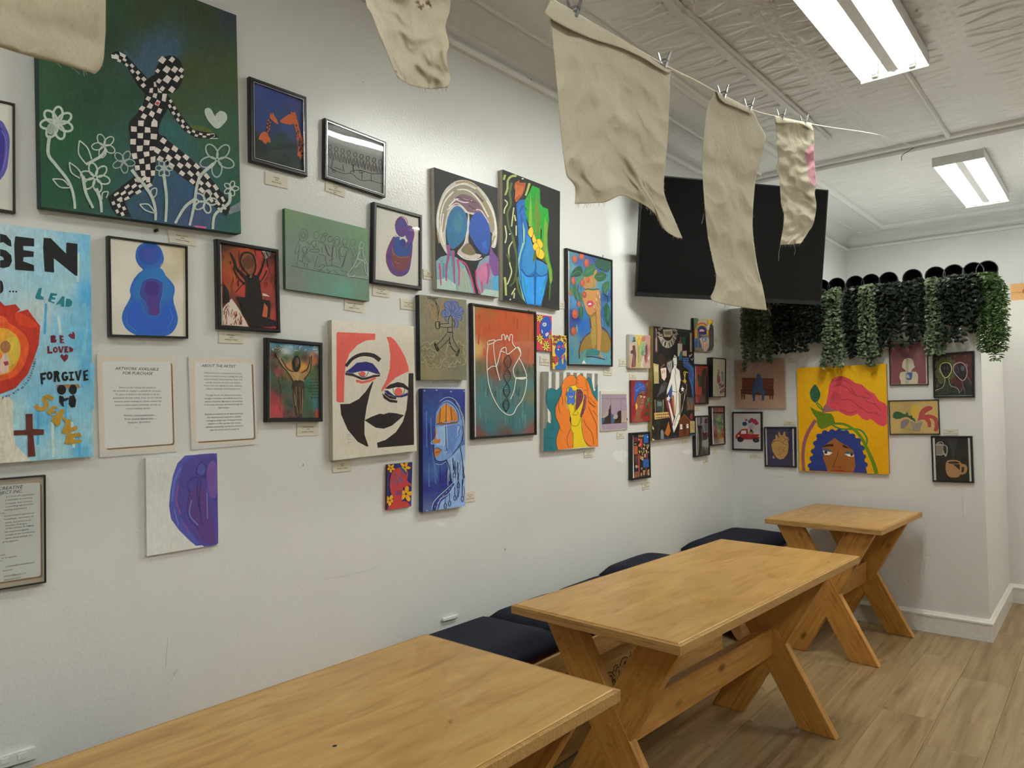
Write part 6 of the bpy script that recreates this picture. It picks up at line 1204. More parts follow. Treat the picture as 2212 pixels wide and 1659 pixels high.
# ---- lilac windows print
c0 = (1285, 830, 13.82); K = [(178, 205), (950, 205), (992, 1335), (180, 1398)]; I = [(192, 295), (940, 295), (976, 1322), (192, 1380)]
a = board_pic('small lilac print of three window panes with dark shapes under acrylic', K, c0, 0.008)
a.bg(K, [(300, 250, 'c6c4ba'), (900, 250, 'c6c4ba')], 2); a.bg(I, [(300, 400, '8d7f8e'), (800, 1300, '92849a'), (600, 600, '97899a')], 4)
a.p('2c5a80', '200,1000 260,1010 300,960 300,1190 200,1200').p('2c5a80', '480,860 560,920 640,1000 590,1170 480,1170').p('26231f', '475,600 475,1175 235,1195 300,1000 380,940 410,860 400,740').p('26231f', '785,790 785,1160 560,1175 600,1040 680,960 660,850 720,790').p('a4948f', '220,990 240,900 300,870 340,800 385,830 400,920 300,990 240,1005').p('a4948f', '540,1000 570,930 640,900 690,950 660,1030 580,1040').p('a89892', '790,800 900,780 960,800 965,1130 790,1140').ls('8d7f8e', 10, '410,740 440,690', '830,800 850,950', '880,800 890,900', '930,850 860,1100', '800,900 820,1050'); a.ls('2a2226', 6, '195,432 940,432', '475,440 478,1175', '768,440 785,1160', '195,1195 970,1140', sm=0); a.l('c8b8b4', 8, '395,760 445,690', 0).e('26231f', 960, 1050, 16, 40); a.l('a89aa6', 12, '300,1210 330,1360', 0); done(a)
# ---- small band painting
c0 = (1340, 680, 6.9125); K = [(136, 291), (447, 311), (445, 797), (136, 795)]
a = canvas('small pastel painting of standing musicians in hats', K, c0, 0.022, edge='canvas', mat='dry')
a.bg(K, [(160, 340, '8a97a0'), (280, 330, 'c0a85a'), (420, 350, 'a87a78'), (160, 500, 'b49a94'), (320, 450, '8aa070'), (420, 500, '9a6a68'), (150, 750, 'b08a84'), (280, 750, 'a8a068'), (400, 720, 'b0908c')], 12)
a.p('3a6a50', '185,380 190,340 205,325 222,345 225,385').p('242226', '175,390 225,380 225,402 178,405').p('5a3434', '180,460 220,455 235,590 225,780 165,785 185,600').ls('8a6a66', 10, '200,600 205,780').p('3a3838', '150,540 185,520 190,580 155,585').p('c9a02c', '265,360 290,335 305,380 300,440 280,470 262,430').p('8a8a3a', '255,470 285,480 280,720 262,700').o('7a5a24', 4, 282, 405, 26, 60); a.p('7aa070', '300,560 320,480 345,410 370,480 350,590').o('4a6a50', 4, 342, 500, 20, 34); a.p('4a7a64', '320,530 350,540 345,605 310,605').p('b0606a', '320,360 340,325 370,340 360,390 335,395').o('5a2a34', 4, 342, 358, 24, 38)
a.ls('c4bcb4', 12, '310,620 320,680 310,790', '340,620 335,700 330,790'); a.ls('3a3030', 4, '300,620 330,640 300,660 330,690', '380,420 400,460 390,500', '385,520 405,540 380,560'); a.p('7a3a38', '355,600 395,590 390,720 370,700').ls('7a3a38', 7, '380,620 385,730', '400,610 405,700').p('cfc6c0', '410,640 430,610 432,640 412,690'); a.p('5a3a44', '370,470 400,440 405,600 375,600'); done(a)
# ---- blue turban
K = [(161, 979), (433, 976), (437, 1585), (166, 1612)]
a = canvas('small red canvas of a brown woman with a blue turban and leaves', K, c0, 0.014, edge='rededge', mat='paint')
a.bg(K, [(200, 1050, '7a2428'), (300, 1500, '8a262a'), (400, 1100, '72262a')], 5); a.p('7a1f26', '165,1350 220,1360 210,1480 170,1500').p('8e2a2c', '170,1200 215,1250 200,1350 165,1350')
a.p('2a4a94', '245,1000 290,1000 340,1020 375,1070 370,1160 330,1130 270,1180 240,1250 225,1320 208,1270 212,1180 205,1120 220,1040', 1); a.ls('8a9cc4', 5, '250,1140 290,1080 340,1080', '270,1050 310,1040', '235,1150 245,1110', '300,1100 350,1110', '330,1050 360,1090'); a.p('7d5036', '240,1260 290,1160 340,1130 365,1180 360,1290 340,1400 310,1460 290,1500 345,1590 195,1592 225,1500 240,1400', 0).p('d0a844', '225,1340 240,1310 258,1370 240,1420 228,1400')
a.ls('1d1512', 9, '275,1205 300,1180 330,1195', '335,1200 365,1195'); a.ls('d8d0c8', 8, '290,1210 320,1220 300,1235', '340,1220 368,1225 345,1240'); a.p('b04a50', '280,1370 300,1350 345,1360 330,1400 295,1395').ls('c08a68', 4, '330,1250 340,1310', '305,1310 335,1320')
for c, col in (('385,1040 400,1000 412,1050 400,1080', '3f7a4a'), ('390,1150 420,1070 415,1150 390,1210', '4a4a24'), ('375,1330 400,1250 435,1235 430,1280 380,1390', '2f7a50'), ('370,1430 400,1350 420,1340 415,1390', '4a3c24'), ('350,1500 380,1440 430,1440 410,1490 360,1515', '3a4424')): a.p(col, c)
a.l('5a3a24', 6, '330,1520 360,1420 400,1340 385,1200 400,1080'); done(a)
# ---- large black collage canvas
c0 = (1390, 690, 6.144); K = [(131, 89), (668, 146), (680, 1541), (112, 1608)]; MAT['ochre'] = plain('ochre_edge', hx('#8a7a44', 1.2), 0.6)
a = canvas('large black canvas with a white suited man, flag colours, drums and a cabin', K, c0, 0.03, edge='ochre', mat='paint')
a.bg(K, [(300, 300, '1d1b1a'), (600, 600, '1f1d1c'), (400, 1400, '1a1918')], 3)
a.p('34201e', '210,100 430,125 430,200 380,260 280,260 220,210'); rr = random.Random(31)
for k in range(26): an = math.pi*(0.02+0.96*k/25); x, y = 320+118*math.cos(an)*1.0, 190+200*math.sin(an)*0.95; x1, y1 = 320+70*math.cos(an), 190+95*math.sin(an); a.l('c6bcae', 8, [(x1, y1), ((x+x1)/2+rr.uniform(-12, 12), (y+y1)/2), (x, y)])
for x, y in ((210, 130), (200, 180), (205, 230), (430, 150), (440, 190), (235, 115), (405, 140), (225, 260), (420, 250)): a.o('c6bcae', 7, x, y, 14, 10, 30)
a.p('b9b09a', '258,135 380,130 385,200 350,235 270,230').p('8c8468', '275,160 365,158 365,205 280,205'); a.ls('4a4438', 4, '285,175 355,172', '290,190 350,190', sm=0)
a.l('5a3434', 38, '172,440 168,250', 0).l('a89a94', 12, '168,120 168,420', 0).l('6a4440', 14, '160,120 165,240', 0); a.ls('4a2c1e', 8, '215,460 260,480 270,550 240,590 215,540 215,460', '225,500 260,520', '235,470 235,580')
a.p('d0b8ae', '225,650 300,640 303,760 275,815 240,780').l('6a4634', 20, '225,640 280,595', 0).p('8e8a86', '310,580 375,540 380,640 350,720 315,640').l('4a3428', 18, '305,575 355,530', 0).ls('4a4440', 7, '245,680 250,720', '270,670 275,710', '330,590 335,650', '355,580 352,640')
a.p('a8986a', '128,582 200,600 202,850 138,852').p('bcae80', '140,610 190,620 192,700 142,690').ls('6a5c38', 3, '145,720 190,724', '146,750 190,752', '147,780 190,782', '148,810 190,810', sm=0)
a.p('3a3b3e', '280,820 315,850 290,950 210,1000 160,1050 200,960 230,870').ls('6a6c70', 6, '250,880 220,980', '280,880 250,960', '290,840 310,850')
a.p('2f3a40', '165,1065 255,1070 258,1230 168,1225').p('5a6a70', '180,1090 245,1095 240,1150 185,1150').l('8a7a38', 12, '150,1065 155,1240 260,1240 262,1065', 0).p('b8985c', '140,1240 345,1225 350,1300 145,1330')
for yy in (1268, 1306):                                     # printed words, not legible in the photograph
    for k in range(6): a.l('3a2a1c', 12, [(165+k*29, yy-k*2), (186+k*29, yy-2-k*2)], 0)
a.l('3a2c22', 14, '190,1600 195,1430 205,1370').p('24342c', '140,1400 190,1340 240,1400 200,1380').p('6a7078', '225,1590 225,1480 245,1460 265,1490 270,1590').p('9a5a1e', '275,1510 300,1450 330,1350 345,1420 358,1480 335,1540 300,1540').l('9a5a1e', 6, '320,1540 325,1580', 0)
a.p('d8cfc8', '405,470 440,500 440,590 430,640 475,680 490,810 470,930 460,960 380,955 375,850 330,960 305,1000 310,930 355,780 370,680 400,630 385,540')
a.p('d8cfc8', '372,960 462,950 490,1000 488,1270 470,1350 400,1505 380,1420 420,1290 380,1160 372,1040').p('d4ccc6', '500,1250 555,935 548,1010 505,1190').p('2f4a8a', '375,850 378,1010 340,1105 320,1000 330,960 355,900').p('6a2a36', '300,1010 345,1140 380,1330 395,1400 370,1400 330,1250 280,1060').p('d6d0ca', '320,1080 345,1110 400,1310 385,1390').p('7a2a34', '345,1110 380,1030 410,1250 405,1290').p('9a6a38', '372,1000 402,1010 415,1270 400,1270').p('8a8268', '460,960 485,1000 490,1270 470,1270').p('d9d9c8', '305,1040 322,1030 330,1000 338,1030 355,1040 340,1060 338,1090 322,1070 310,1080')
a.p('d9d9d4', '490,915 508,912 515,880 522,912 540,915 525,935 528,960 512,945 498,960 504,935'); a.ls('17181a', 6, '375,950 420,962 450,955', '415,650 425,700 415,760 425,850 432,950', '395,540 400,600 430,600', '440,960 430,1100 420,1260', '390,500 420,510', '400,1420 440,1300 475,1230', '385,480 440,510')
a.p('2f4a80', '520,560 600,570 665,640 672,760 665,900 660,1060 640,1000 630,880 590,760 600,680 525,620').ls('5a78ac', 6, '560,590 630,640 660,760', '600,600 650,680 640,820', '610,780 640,900'); a.p('26406e', '515,500 600,500 600,580 520,600')
for k in range(3):
    for q in range(4): a.l('6a84b4', 9, [(520+q*20, 520+k*28), (534+q*20, 519+k*28)], 0)
a.p('b8ac9c', '450,320 510,320 512,400 470,500 450,480').p('246070', '490,420 512,440 505,540 455,540').p('6a4a3a', '465,290 480,225 500,230 500,325 465,320').p('1f4a34', '505,235 550,230 552,330 510,340').p('b09a88', '513,420 570,415 570,490 515,480').l('8a7c68', 26, '625,180 625,430', 0); a.ls('c8c8c4', 6, '605,470 620,490 640,460', '625,520 640,540 655,510', '600,480 612,500', '628,460 632,480')
a.ls('b09a4a', 10, '545,840 540,750 530,710 545,690', '545,760 560,700 590,710', '540,800 525,820 545,840 560,820 545,800', '555,720 550,690'); a.ls('8a7c6a', 5, '490,800 575,870', '570,870 565,1000', '495,1000 560,930'); a.p('4a4034', '565,1030 670,1040 672,1200 570,1210').p('3a5068', '590,1060 650,1060 620,1120').ls('7a4a34', 14, '590,1090 605,1190', '640,1090 635,1190')
a.p('5a2f1c', '465,1350 540,1265 605,1340 605,1555 465,1560').p('3a1c12', '520,1390 555,1390 556,1520 522,1525').l('7a4424', 10, '458,1355 540,1262 612,1340', 0).p('c8c8c4', '480,1395 510,1390 512,1455 482,1460').p('c8c8c4', '565,1390 592,1388 594,1440 567,1445').ls('4a3a30', 4, '482,1415 510,1412', '483,1435 511,1433', '566,1410 592,1408', sm=0).p('6a242c', '620,1250 645,1245 650,1320 625,1335 605,1300').p('a08a5c', '610,1345 675,1350 678,1500 615,1510').ls('6a5634', 3, '625,1400 670,1402', '625,1440 670,1440', sm=0).p('2a4a74', '610,1530 680,1520 680,1540 610,1552'); a.ls('2a4468', 10, '250,1590 300,1570 350,1575', '380,1560 440,1545'); a.p('c8c4ba', '110,1400 130,1440 135,1470 112,1450').p('c8c4ba', '112,1580 150,1600 112,1608'); done(a)
# ---- quilt of symbols
c0 = (1350, 920, 11.85); K = [(182, 180), (648, 146), (672, 1325), (186, 1395)]; I = [(207, 224), (630, 194), (650, 1276), (232, 1348)]
a = framed('narrow black framed print of red, blue and cream symbols in a grid', K, c0, 0.0105, 0.026, glass=False)
a.bg(I, [(300, 400, '1e1a18'), (500, 1000, '232321')], 3)
a.p('6a2632', '222,300 340,290 345,400 228,412').o('3a1420', 8, 282, 350, 45, 40).p('a5522c', '228,515 320,512 326,722 235,730').p('3e2622', '240,760 330,745 338,900 242,940').p('7a4a38', '245,1180 375,1160 380,1300 240,1335').p('24589a', '475,200 615,188 622,430 482,438').p('2e5896', '462,860 620,850 625,1050 465,1068').p('a0323a', '335,725 370,722 378,1180 345,1185').p('7a2848', '540,700 580,695 582,840 545,850').p('8a2c3c', '525,1070 555,1065 555,1265 540,1270').p('a83430', '385,330 440,320 445,520 400,545 360,520 355,470 380,430')
for k in range(3): a.e('c9aa78', 358+k*46, 262-k*4, 11, 34, -12+k*12)
rr = random.Random(77)
for k in range(30): a.e('c2a272', rr.uniform(345, 620), rr.uniform(470, 690), rr.uniform(7, 13), rr.uniform(14, 30), rr.uniform(-30, 30), 10)
for x, y, rx, ry in ((440, 830, 26, 50), (440, 735, 10, 24), (505, 760, 24, 50), (395, 810, 12, 46), (600, 1190, 28, 80), (480, 1210, 18, 60), (415, 1240, 16, 45), (420, 1090, 14, 30), (280, 1040, 20, 40), (318, 1040, 8, 34), (258, 465, 26, 12), (480, 1150, 34, 14), (605, 490, 12, 40), (350, 350, 16, 26)): a.e('c2a272', x, y, rx, ry).e('5a4630', x, y, rx*0.35, ry*0.5)
a.ls('1f3f74', 6, '470,900 540,960 610,890', '470,1030 540,970 615,1030', '540,860 540,1060'); a.e('c8c8c8', 570, 285, 20, 9); a.o('6a4640', 5, 285, 800, 24, 30); a.o('6a5a54', 5, 290, 940, 20, 28); done(a)
# ---- rainbow and flag drum
c4 = (1490, 680, 8.295); K = [(71, 56), (428, 89), (432, 662), (86, 660)]; G4 = 1.75
a = canvas('small colourful canvas of a rainbow, a flag drum and a stone tower', K, c4, 0.02, edge='slate', mat='paint', gain=G4)
a.bg(K, [(200, 120, 'a89a88'), (300, 120, 'ab9c8a'), (120, 400, '3a5a88'), (150, 620, '7a7258'), (300, 600, '9a8f80')], 8)
for k, col in enumerate(('a83c2a', 'b8662a', 'b8a038', '4a7a38', '2c3c80', '3a2a6a', 'a8707c', 'b0a898')):
    r = 135-k*14; a.p(col, [(215+r*1.0*math.cos(t), 290+r*1.15*math.sin(t)*-1 if False else 290-r*1.1*math.sin(t)) for t in [math.pi*j/16 for j in range(17)]]+[(215-r, 420), (215-r+6, 420), (215+r, 420)] if k < 6 else [(215+r*math.cos(t), 300-r*0.9*math.sin(t)) for t in [math.pi*j/12 for j in range(13)]])
a.p('2c4a8a', '85,500 140,430 200,440 210,590 90,600').p('6a6450', '86,600 150,580 210,590 260,650 90,660').p('9a9080', '260,650 330,480 345,600 300,660').p('4f7040', '75,60 130,60 160,90 140,130 130,200 105,180 95,260 80,270').l('6a6a58', (16, 30), '110,190 150,380 150,640').p('c0a82c', '320,85 405,92 398,170 345,180 322,140').ls('8a5a2c', 9, '318,90 320,180', '405,100 402,170', sm=0).e('b4aca0', 330, 225, 30, 45)
a.p('3f4042', '385,150 420,210 425,280 428,560 395,640 305,660 345,560 345,260 360,190').p('4a4b4c', '355,290 415,285 415,540 355,550').p('b4a898', '175,420 330,410 340,480 300,600 265,640 225,600 190,500').p('6a7c92', '190,395 325,385 300,450 262,500 225,460').p('8a8468', '182,360 330,350 325,380 190,385').l('1d1d1e', 9, '185,372 250,388 328,372').ls('9a3a38', 9, '195,460 220,540 250,630', '235,480 255,600', '290,470 280,620', '315,440 305,560', '215,440 235,500'); a.p('c9c4b8', '240,445 248,420 256,440 268,442 258,455 262,470 248,460 238,468'); done(a)
# ---- dark figure on red
K = [(89, 881), (347, 889), (345, 1606), (96, 1610)]; I = [(110, 906), (332, 913), (328, 1584), (108, 1580)]
a = framed('small dark framed red picture of a dark upright shape with a green patch', K, c4, 0.012, 0.02, glass=False, gain=G4, mat='dry')
a.bg(I, [(150, 950, '7a2e28'), (300, 960, '74302a'), (130, 1300, '8a302a'), (140, 1500, '7a342c'), (320, 1100, '6a3028'), (250, 1540, '3a2c24'), (320, 1500, '3a2e26')], 10)
a.p('29382a', '135,1130 150,1070 190,1090 215,1090 215,1290 160,1300 150,1200').p('2a201c', '215,1060 240,980 270,960 295,990 300,1100 318,1150 320,1540 280,1560 230,1440 215,1300', 1).p('3a241e', '240,1100 280,1060 290,1260 255,1320').ls('4a3028', 8, '260,1080 255,1300', '285,1100 280,1280').p('39413e', '210,1420 230,1440 240,1580 195,1580').p('4a3428', '240,1430 270,1430 275,1580 240,1580'); done(a)
# ---- flag print in deep frame
K = [(415, 761), (655, 785), (648, 1476), (415, 1476)]
a = framed('white print of a small torn flag sketch in a deep black frame by the corner', K, c4, 0.0055, 0.045, glass=False, gain=G4)
a.bg([(425, 775), (645, 797), (640, 1465), (425, 1465)], [(500, 850, '8f8a7c'), (600, 1400, '8c8778')], 3)
a.ls('5a4a44', 10, '500,980 520,1080', '530,970 520,1060', '490,1040 545,1150', '480,1130 540,1200', sm=1).p('6a4a48', '490,1080 545,1100 550,1180 500,1240 488,1180').p('566662', '560,1010 600,1020 600,1200 575,1190').p('7a3a3c', '520,1150 550,1160 545,1210 490,1230').p('4a4a4e', '515,1230 570,1220 555,1280 520,1270').p('5c3038', '530,1290 600,1240 610,1280 540,1330').p('5c3038', '535,1370 615,1310 618,1335 545,1400').l('8f8a7c', 9, '550,1280 570,1390', 0).p('5c3038', '540,1400 620,1350 622,1375 545,1415').ls('7a7468', 5, '460,1120 470,1340', '470,1300 520,1310'); done(a)
# ---- grey vase picture and green collage
c5 = (1490, 860, 11.06); K = [(131, 426), (470, 411), (490, 1361), (147, 1415)]
a = framed('narrow black framed grey still life of a dark red flower and cup', K, c5, 0.010, 0.024, glass=True, gain=G4)
a.bg([(160, 455), (452, 440), (470, 1335), (175, 1385)], [(200, 550, '5a585a'), (350, 520, '646264'), (250, 900, '35332f'), (400, 900, '646264'), (400, 1150, '6a6866'), (300, 1280, '454238'), (420, 1280, '3f3c30'), (200, 1300, '34332e')], 10)
a.p('24221f', '245,460 290,460 285,1200 215,1380 180,1385 190,680 165,650 250,640').l('7a7a64', 26, '180,680 195,900 205,1100 190,1360').p('4a1f28', '335,580 370,490 420,480 455,460 460,600 400,610').p('3a1a20', '440,460 458,450 462,640 440,600').e('54525a', 400, 690, 45, 70).ls('a8a6a0', 6, '320,680 345,760 340,800', '260,640 290,600').p('4a1d20', '310,830 450,820 452,930 400,950 320,940').p('2a2622', '315,945 410,955 390,1010 340,1010').p('7a7874', '300,1020 460,960 465,1180 290,1160').ls('4a5a3a', 6, '400,800 440,770', '410,800 380,770'); done(a)
K = [(514, 191), (838, 186), (860, 1110), (541, 1140)]; I = [(545, 226), (820, 223), (838, 1075), (571, 1104)]
a = framed('narrow black framed collage with a green faceted bottle shape on red', K, c5, 0.0095, 0.024, glass=True, gain=G4)
a.bg(I, [(600, 250, '6a3430'), (750, 270, '903a38'), (600, 450, '55534e'), (780, 450, '5c5a54'), (590, 600, '3f4454'), (600, 700, '7a4a48'), (600, 900, '5a2a30'), (800, 850, '8a2e24'), (620, 1030, '55565c'), (590, 1050, '8a5a5c'), (780, 1010, '9a8060'), (700, 600, '5a6a48')], 14)
a.l('22201f', 22, '548,350 815,345', 0).ls('2c2a28', 10, '590,230 600,345', '640,230 650,345', '690,230 670,340', '770,260 765,345').p('5c7a48', '690,370 715,400 720,450 750,460 748,560 745,760 770,860 760,930 710,965 665,940 650,820 655,680 625,560 605,490 650,450').e('3a6040', 692, 605, 38, 38).p('4c7448', '655,640 745,640 742,720 660,720').p('6a6a2c', '655,840 770,840 760,930 710,965 665,930').p('6e8a54', '630,480 690,460 740,480 700,540 640,540').ls('b0aca4', 8, '780,510 785,600', '790,650 780,740', '735,400 735,450', sm=0).e('d0ccc0', 700, 310, 9, 14).e('d0ccc0', 692, 785, 8, 20).p('8a2e24', '770,740 838,820 835,930 780,940').p('b05a30', '800,860 838,850 835,910 805,905').o('8a7048', 6, 775, 1000, 45, 34).l('c8c0b0', 8, '572,1100 838,1075', 0); done(a)

# ================================================================== pictures on the partition
GB = 1.75; gB = 'pictures on the partition'
cN = (1560, 730, 5.184); K = [(137, 252), (697, 228), (710, 790), (147, 785)]
a = canvas('pinkish canvas of a blue figure sitting on a brown bench', K, cN, 0.02, 'B', GB, mat='paint', group=gB)
a.bg(K, [(200, 300, '8a7466'), (450, 350, '7c6a5c'), (650, 350, '86685a'), (650, 600, '8c6e60'), (200, 700, '967a6a'), (600, 750, '9a7c6c')], 10)
a.p('5a3022', '222,445 578,452 573,570 578,650 212,628 208,600 222,570').p('4e2a1e', '208,575 578,570 578,650 212,628').ls('7a4a38', 3, '225,480 575,485', '225,520 575,525', '212,600 575,605', sm=0).p('5a3022', '212,625 230,628 228,688 214,688').p('5a3022', '238,630 258,632 256,688 240,688').p('5a3022', '528,645 546,648 545,690 530,690').p('5a3022', '553,648 572,650 572,690 556,690')
a.p('38496a', '385,415 408,398 430,415 432,440 460,460 462,520 450,560 480,600 468,700 442,700 445,640 412,600 375,620 366,705 348,712 330,620 345,560 345,490 385,455', 0).ls('2c3a58', 4, '360,510 380,560 440,555', '390,440 405,460 425,450'); done(a)
K = [(108, 828), (445, 826), (447, 1266), (110, 1256)]
a = framed('black framed print of a red pickup truck carrying balloons', K, cN, 0.011, 0.02, 'B', GB, glass=True, group=gB)
a.bg([(120, 843), (432, 841), (434, 1254), (124, 1245)], [(200, 900, 'a29c9e'), (400, 1200, 'a29d9e')], 3)
RD = '8a1f26'
a.p(RD, '150,1090 205,1035 230,1018 285,1018 290,1075 415,1080 420,1115 410,1140 230,1135 152,1130').p('b8b4b8', '212,1045 230,1035 268,1036 270,1072 212,1075').p('b89a3a', '230,1012 265,1010 266,1020 232,1022').p('c9a45a', '172,1090 192,1082 196,1100 176,1106').p('c9a45a', '405,1095 418,1093 418,1108 408,1110').e('1f1d1c', 205, 1138, 36, 28).e('35332f', 205, 1138, 18, 14).e('1f1d1c', 380, 1146, 36, 26).e('35332f', 380, 1146, 18, 13).p('7a7430', '298,1050 355,1045 352,1072 300,1072').p('2c2418', '308,1030 342,1030 340,1050 312,1050'); a.ls('1c1c20', 3, '322,1030 300,970 265,955', '322,1030 320,940', '326,1030 345,960 370,930', '330,1030 370,970', '318,1030 290,990')
for x, y, r, col in ((252, 962, 26, '25305e'), (310, 935, 20, '25305e'), (332, 920, 24, '8a2f40'), (365, 935, 27, '8e2a4c'), (385, 955, 22, '8a2440')): a.e(col, x, y, r, r*0.95)
a.p('8a4030', '242,905 258,918 262,900 270,915 280,902 286,928 262,930'); done(a)
K = [(465, 996), (822, 998), (828, 1453), (477, 1441)]
a = framed('black framed navy picture of a gold anatomical heart with white side strips', K, cN, 0.0085, 0.02, 'B', GB, glass=True, group=gB)
a.bg([(474, 1004), (812, 1006), (818, 1443), (486, 1431)], [(550, 1100, '2e2a44'), (750, 1300, '2b2842')], 3); a.p('a29f98', '480,1010 496,1010 508,1420 490,1420').p('a29f98', '785,1015 802,1015 808,1438 794,1438')
GO = '9a743a'
a.p(GO, '550,1190 575,1140 600,1130 595,1090 610,1080 620,1105 635,1110 628,1060 640,1046 655,1090 680,1090 690,1050 705,1048 708,1095 750,1125 750,1140 735,1150 745,1200 735,1290 690,1350 645,1362 605,1335 565,1270', 0); a.ls('4a3420', 5, '575,1160 640,1150 700,1190 740,1200', '620,1140 640,1110 690,1110 700,1130 750,1128', '650,1120 655,1145', '680,1160 720,1140 745,1140', '560,1190 580,1150'); a.ls('6a4a26', 4, '600,1230 660,1220 720,1230', '610,1260 650,1240 690,1270 640,1290', '650,1220 640,1300 690,1340', '620,1310 680,1300', '690,1230 700,1290'); a.p(GO, '562,1330 580,1315 590,1350 570,1350'); done(a)
# ---- yellow rose portrait
K = [(834, 336), (1836, 289), (1869, 1527), (866, 1488)]; MAT['pinkedge'] = plain('mauve_edge', hx('#8a5a50', 1.4), 0.6)
a = canvas('large yellow canvas of a rose bending over a woman with blue curls', K, cN, 0.024, 'B', 1.9, edge='pinkedge', mat='paint', group=gB)
a.bg(K, [(900, 400, 'b88a08'), (1700, 350, 'bd8e06'), (1000, 1200, 'b88600'), (1800, 1400, 'b48300')], 5)
a.p('7a4a50', '1165,740 1270,790 1300,815 1180,830 1120,830', 1).p('ab3a46', '1190,620 1195,540 1230,460 1290,430 1350,428 1420,455 1490,505 1560,520 1640,590 1700,620 1760,705 1820,730 1848,770 1848,960 1810,992 1750,975 1665,905 1620,925 1570,905 1515,850 1450,875 1390,868 1310,825 1200,780 1165,735', 0)
a.ls('8a3038', 10, '1240,545 1320,530 1400,560 1480,640 1560,660 1640,720 1720,740', '1215,510 1290,470 1380,480 1450,530', '1290,620 1350,690 1430,690 1500,740 1560,800', '1440,560 1500,640', '1560,660 1650,680', '1700,740 1780,810', '1550,770 1620,830 1680,840', '1320,800 1420,840 1500,820', '1600,600 1680,660', '1690,830 1770,870'); a.p('9a3440', '1250,600 1330,650 1300,740 1220,700', 1)
a.l('744450', (40, 36), '1045,920 960,1060 915,1200 905,1340 915,1485').p('1f4a30', '1045,522 1090,590 1098,650 1065,715 1030,720 990,670 985,600 1010,550', 1).ls('3a6a24', 13, '1050,725 1080,770 1125,810', '1065,722 1110,770 1130,810').p('4d6410', '980,768 1060,815 1150,840 1220,845 1250,890 1265,950 1200,990 1120,1022 1080,1000 1060,950 1060,900 1020,850', 0)
a.l('1f6a38', 18, '1230,970 1330,1020 1480,1020 1560,1040 1615,1110 1620,1180 1580,1260').l('4d6a10', (22, 46), '1250,960 1360,965 1470,1020 1560,1120 1630,1260 1690,1390 1730,1520')
a.p('1f2c66', '975,1485 985,1420 1010,1360 1020,1270 1045,1190 1060,1130 1100,1075 1160,1050 1230,1045 1300,1033 1370,1040 1430,1070 1490,1110 1540,1160 1565,1230 1590,1330 1605,1440 1625,1515', 0)
for x, y in ((990, 1430), (1010, 1350), (1025, 1270), (1050, 1180), (1085, 1100), (1150, 1062), (1230, 1050), (1310, 1048), (1390, 1062), (1460, 1100), (1525, 1150), (1560, 1230), (1580, 1330), (1600, 1420)): a.e('1f2c66', x, y, 32, 30, 0, 12)
a.p('7a4a20', '1262,1118 1310,1160 1400,1210 1470,1260 1485,1340 1492,1440 1470,1505 1180,1495 1160,1420 1130,1350 1140,1290 1120,1230 1180,1180', 0).p('7e2016', '1205,1492 1240,1475 1300,1480 1350,1478 1410,1500')
a.p('33170f', '1130,1218 1180,1190 1245,1188 1245,1215 1190,1215 1125,1225').p('33170f', '1350,1195 1400,1215 1430,1240 1370,1230 1350,1215').p('3f4f58', '1118,1240 1150,1232 1210,1250 1238,1280 1160,1265 1125,1262').p('c9c2bc', '1125,1262 1180,1270 1236,1285 1200,1312 1150,1310').e('3a1f18', 1162, 1280, 18, 18).p('3f4f58', '1370,1295 1400,1270 1450,1268 1478,1290 1475,1300').p('c9c2bc', '1370,1297 1420,1300 1478,1305 1470,1330 1410,1325').e('4a2418', 1452, 1308, 18, 15); a.ls('3a1e0e', 6, '1300,1270 1280,1350 1250,1410 1245,1440 1270,1445', '1290,1440 1330,1450'); done(a)
# ---- white figure with blue cup
c6 = (1910, 730, 10.533); K = [(98, 82), (984, 68), (1006, 1068), (124, 1080)]
a = framed('thin framed mauve print of a white figure holding a blue cup', K, c6, 0.0055, 0.018, 'B', GB, frame='black', glass=True, group=gB)
a.bg([(115, 105), (970, 92), (990, 1050), (142, 1062)], [(300, 300, 'a8a090'), (900, 900, 'a8a090')], 2); a.bg([(125, 125), (935, 105), (955, 1040), (150, 1055)], [(200, 300, '6a3a40'), (480, 350, '5c3238'), (700, 350, '7a4e54'), (900, 500, '70444a'), (200, 900, '6a383c'), (850, 950, '6c3c40')], 10)
CR = 'a89f8a'
a.p(CR, '545,452 620,470 670,540 680,640 705,640 690,670 650,700 610,765 720,770 765,820 772,900 765,1050 385,1058 375,980 345,900 360,800 410,770 500,765 470,720 420,680 395,655 410,640 415,560 460,480', 0).p('928c74', '490,470 550,465 560,1050 490,1055')
a.p('36507e', '530,785 640,778 642,850 620,950 560,958 510,940 490,900 490,830').ls(CR, 20, '500,840 560,850', '495,870 575,880', '500,900 580,905', sm=0); a.ls('8a7468', 5, '640,800 700,790', '640,830 715,830', '640,860 715,870', '640,890 700,905', '450,810 500,800', sm=0); done(a)
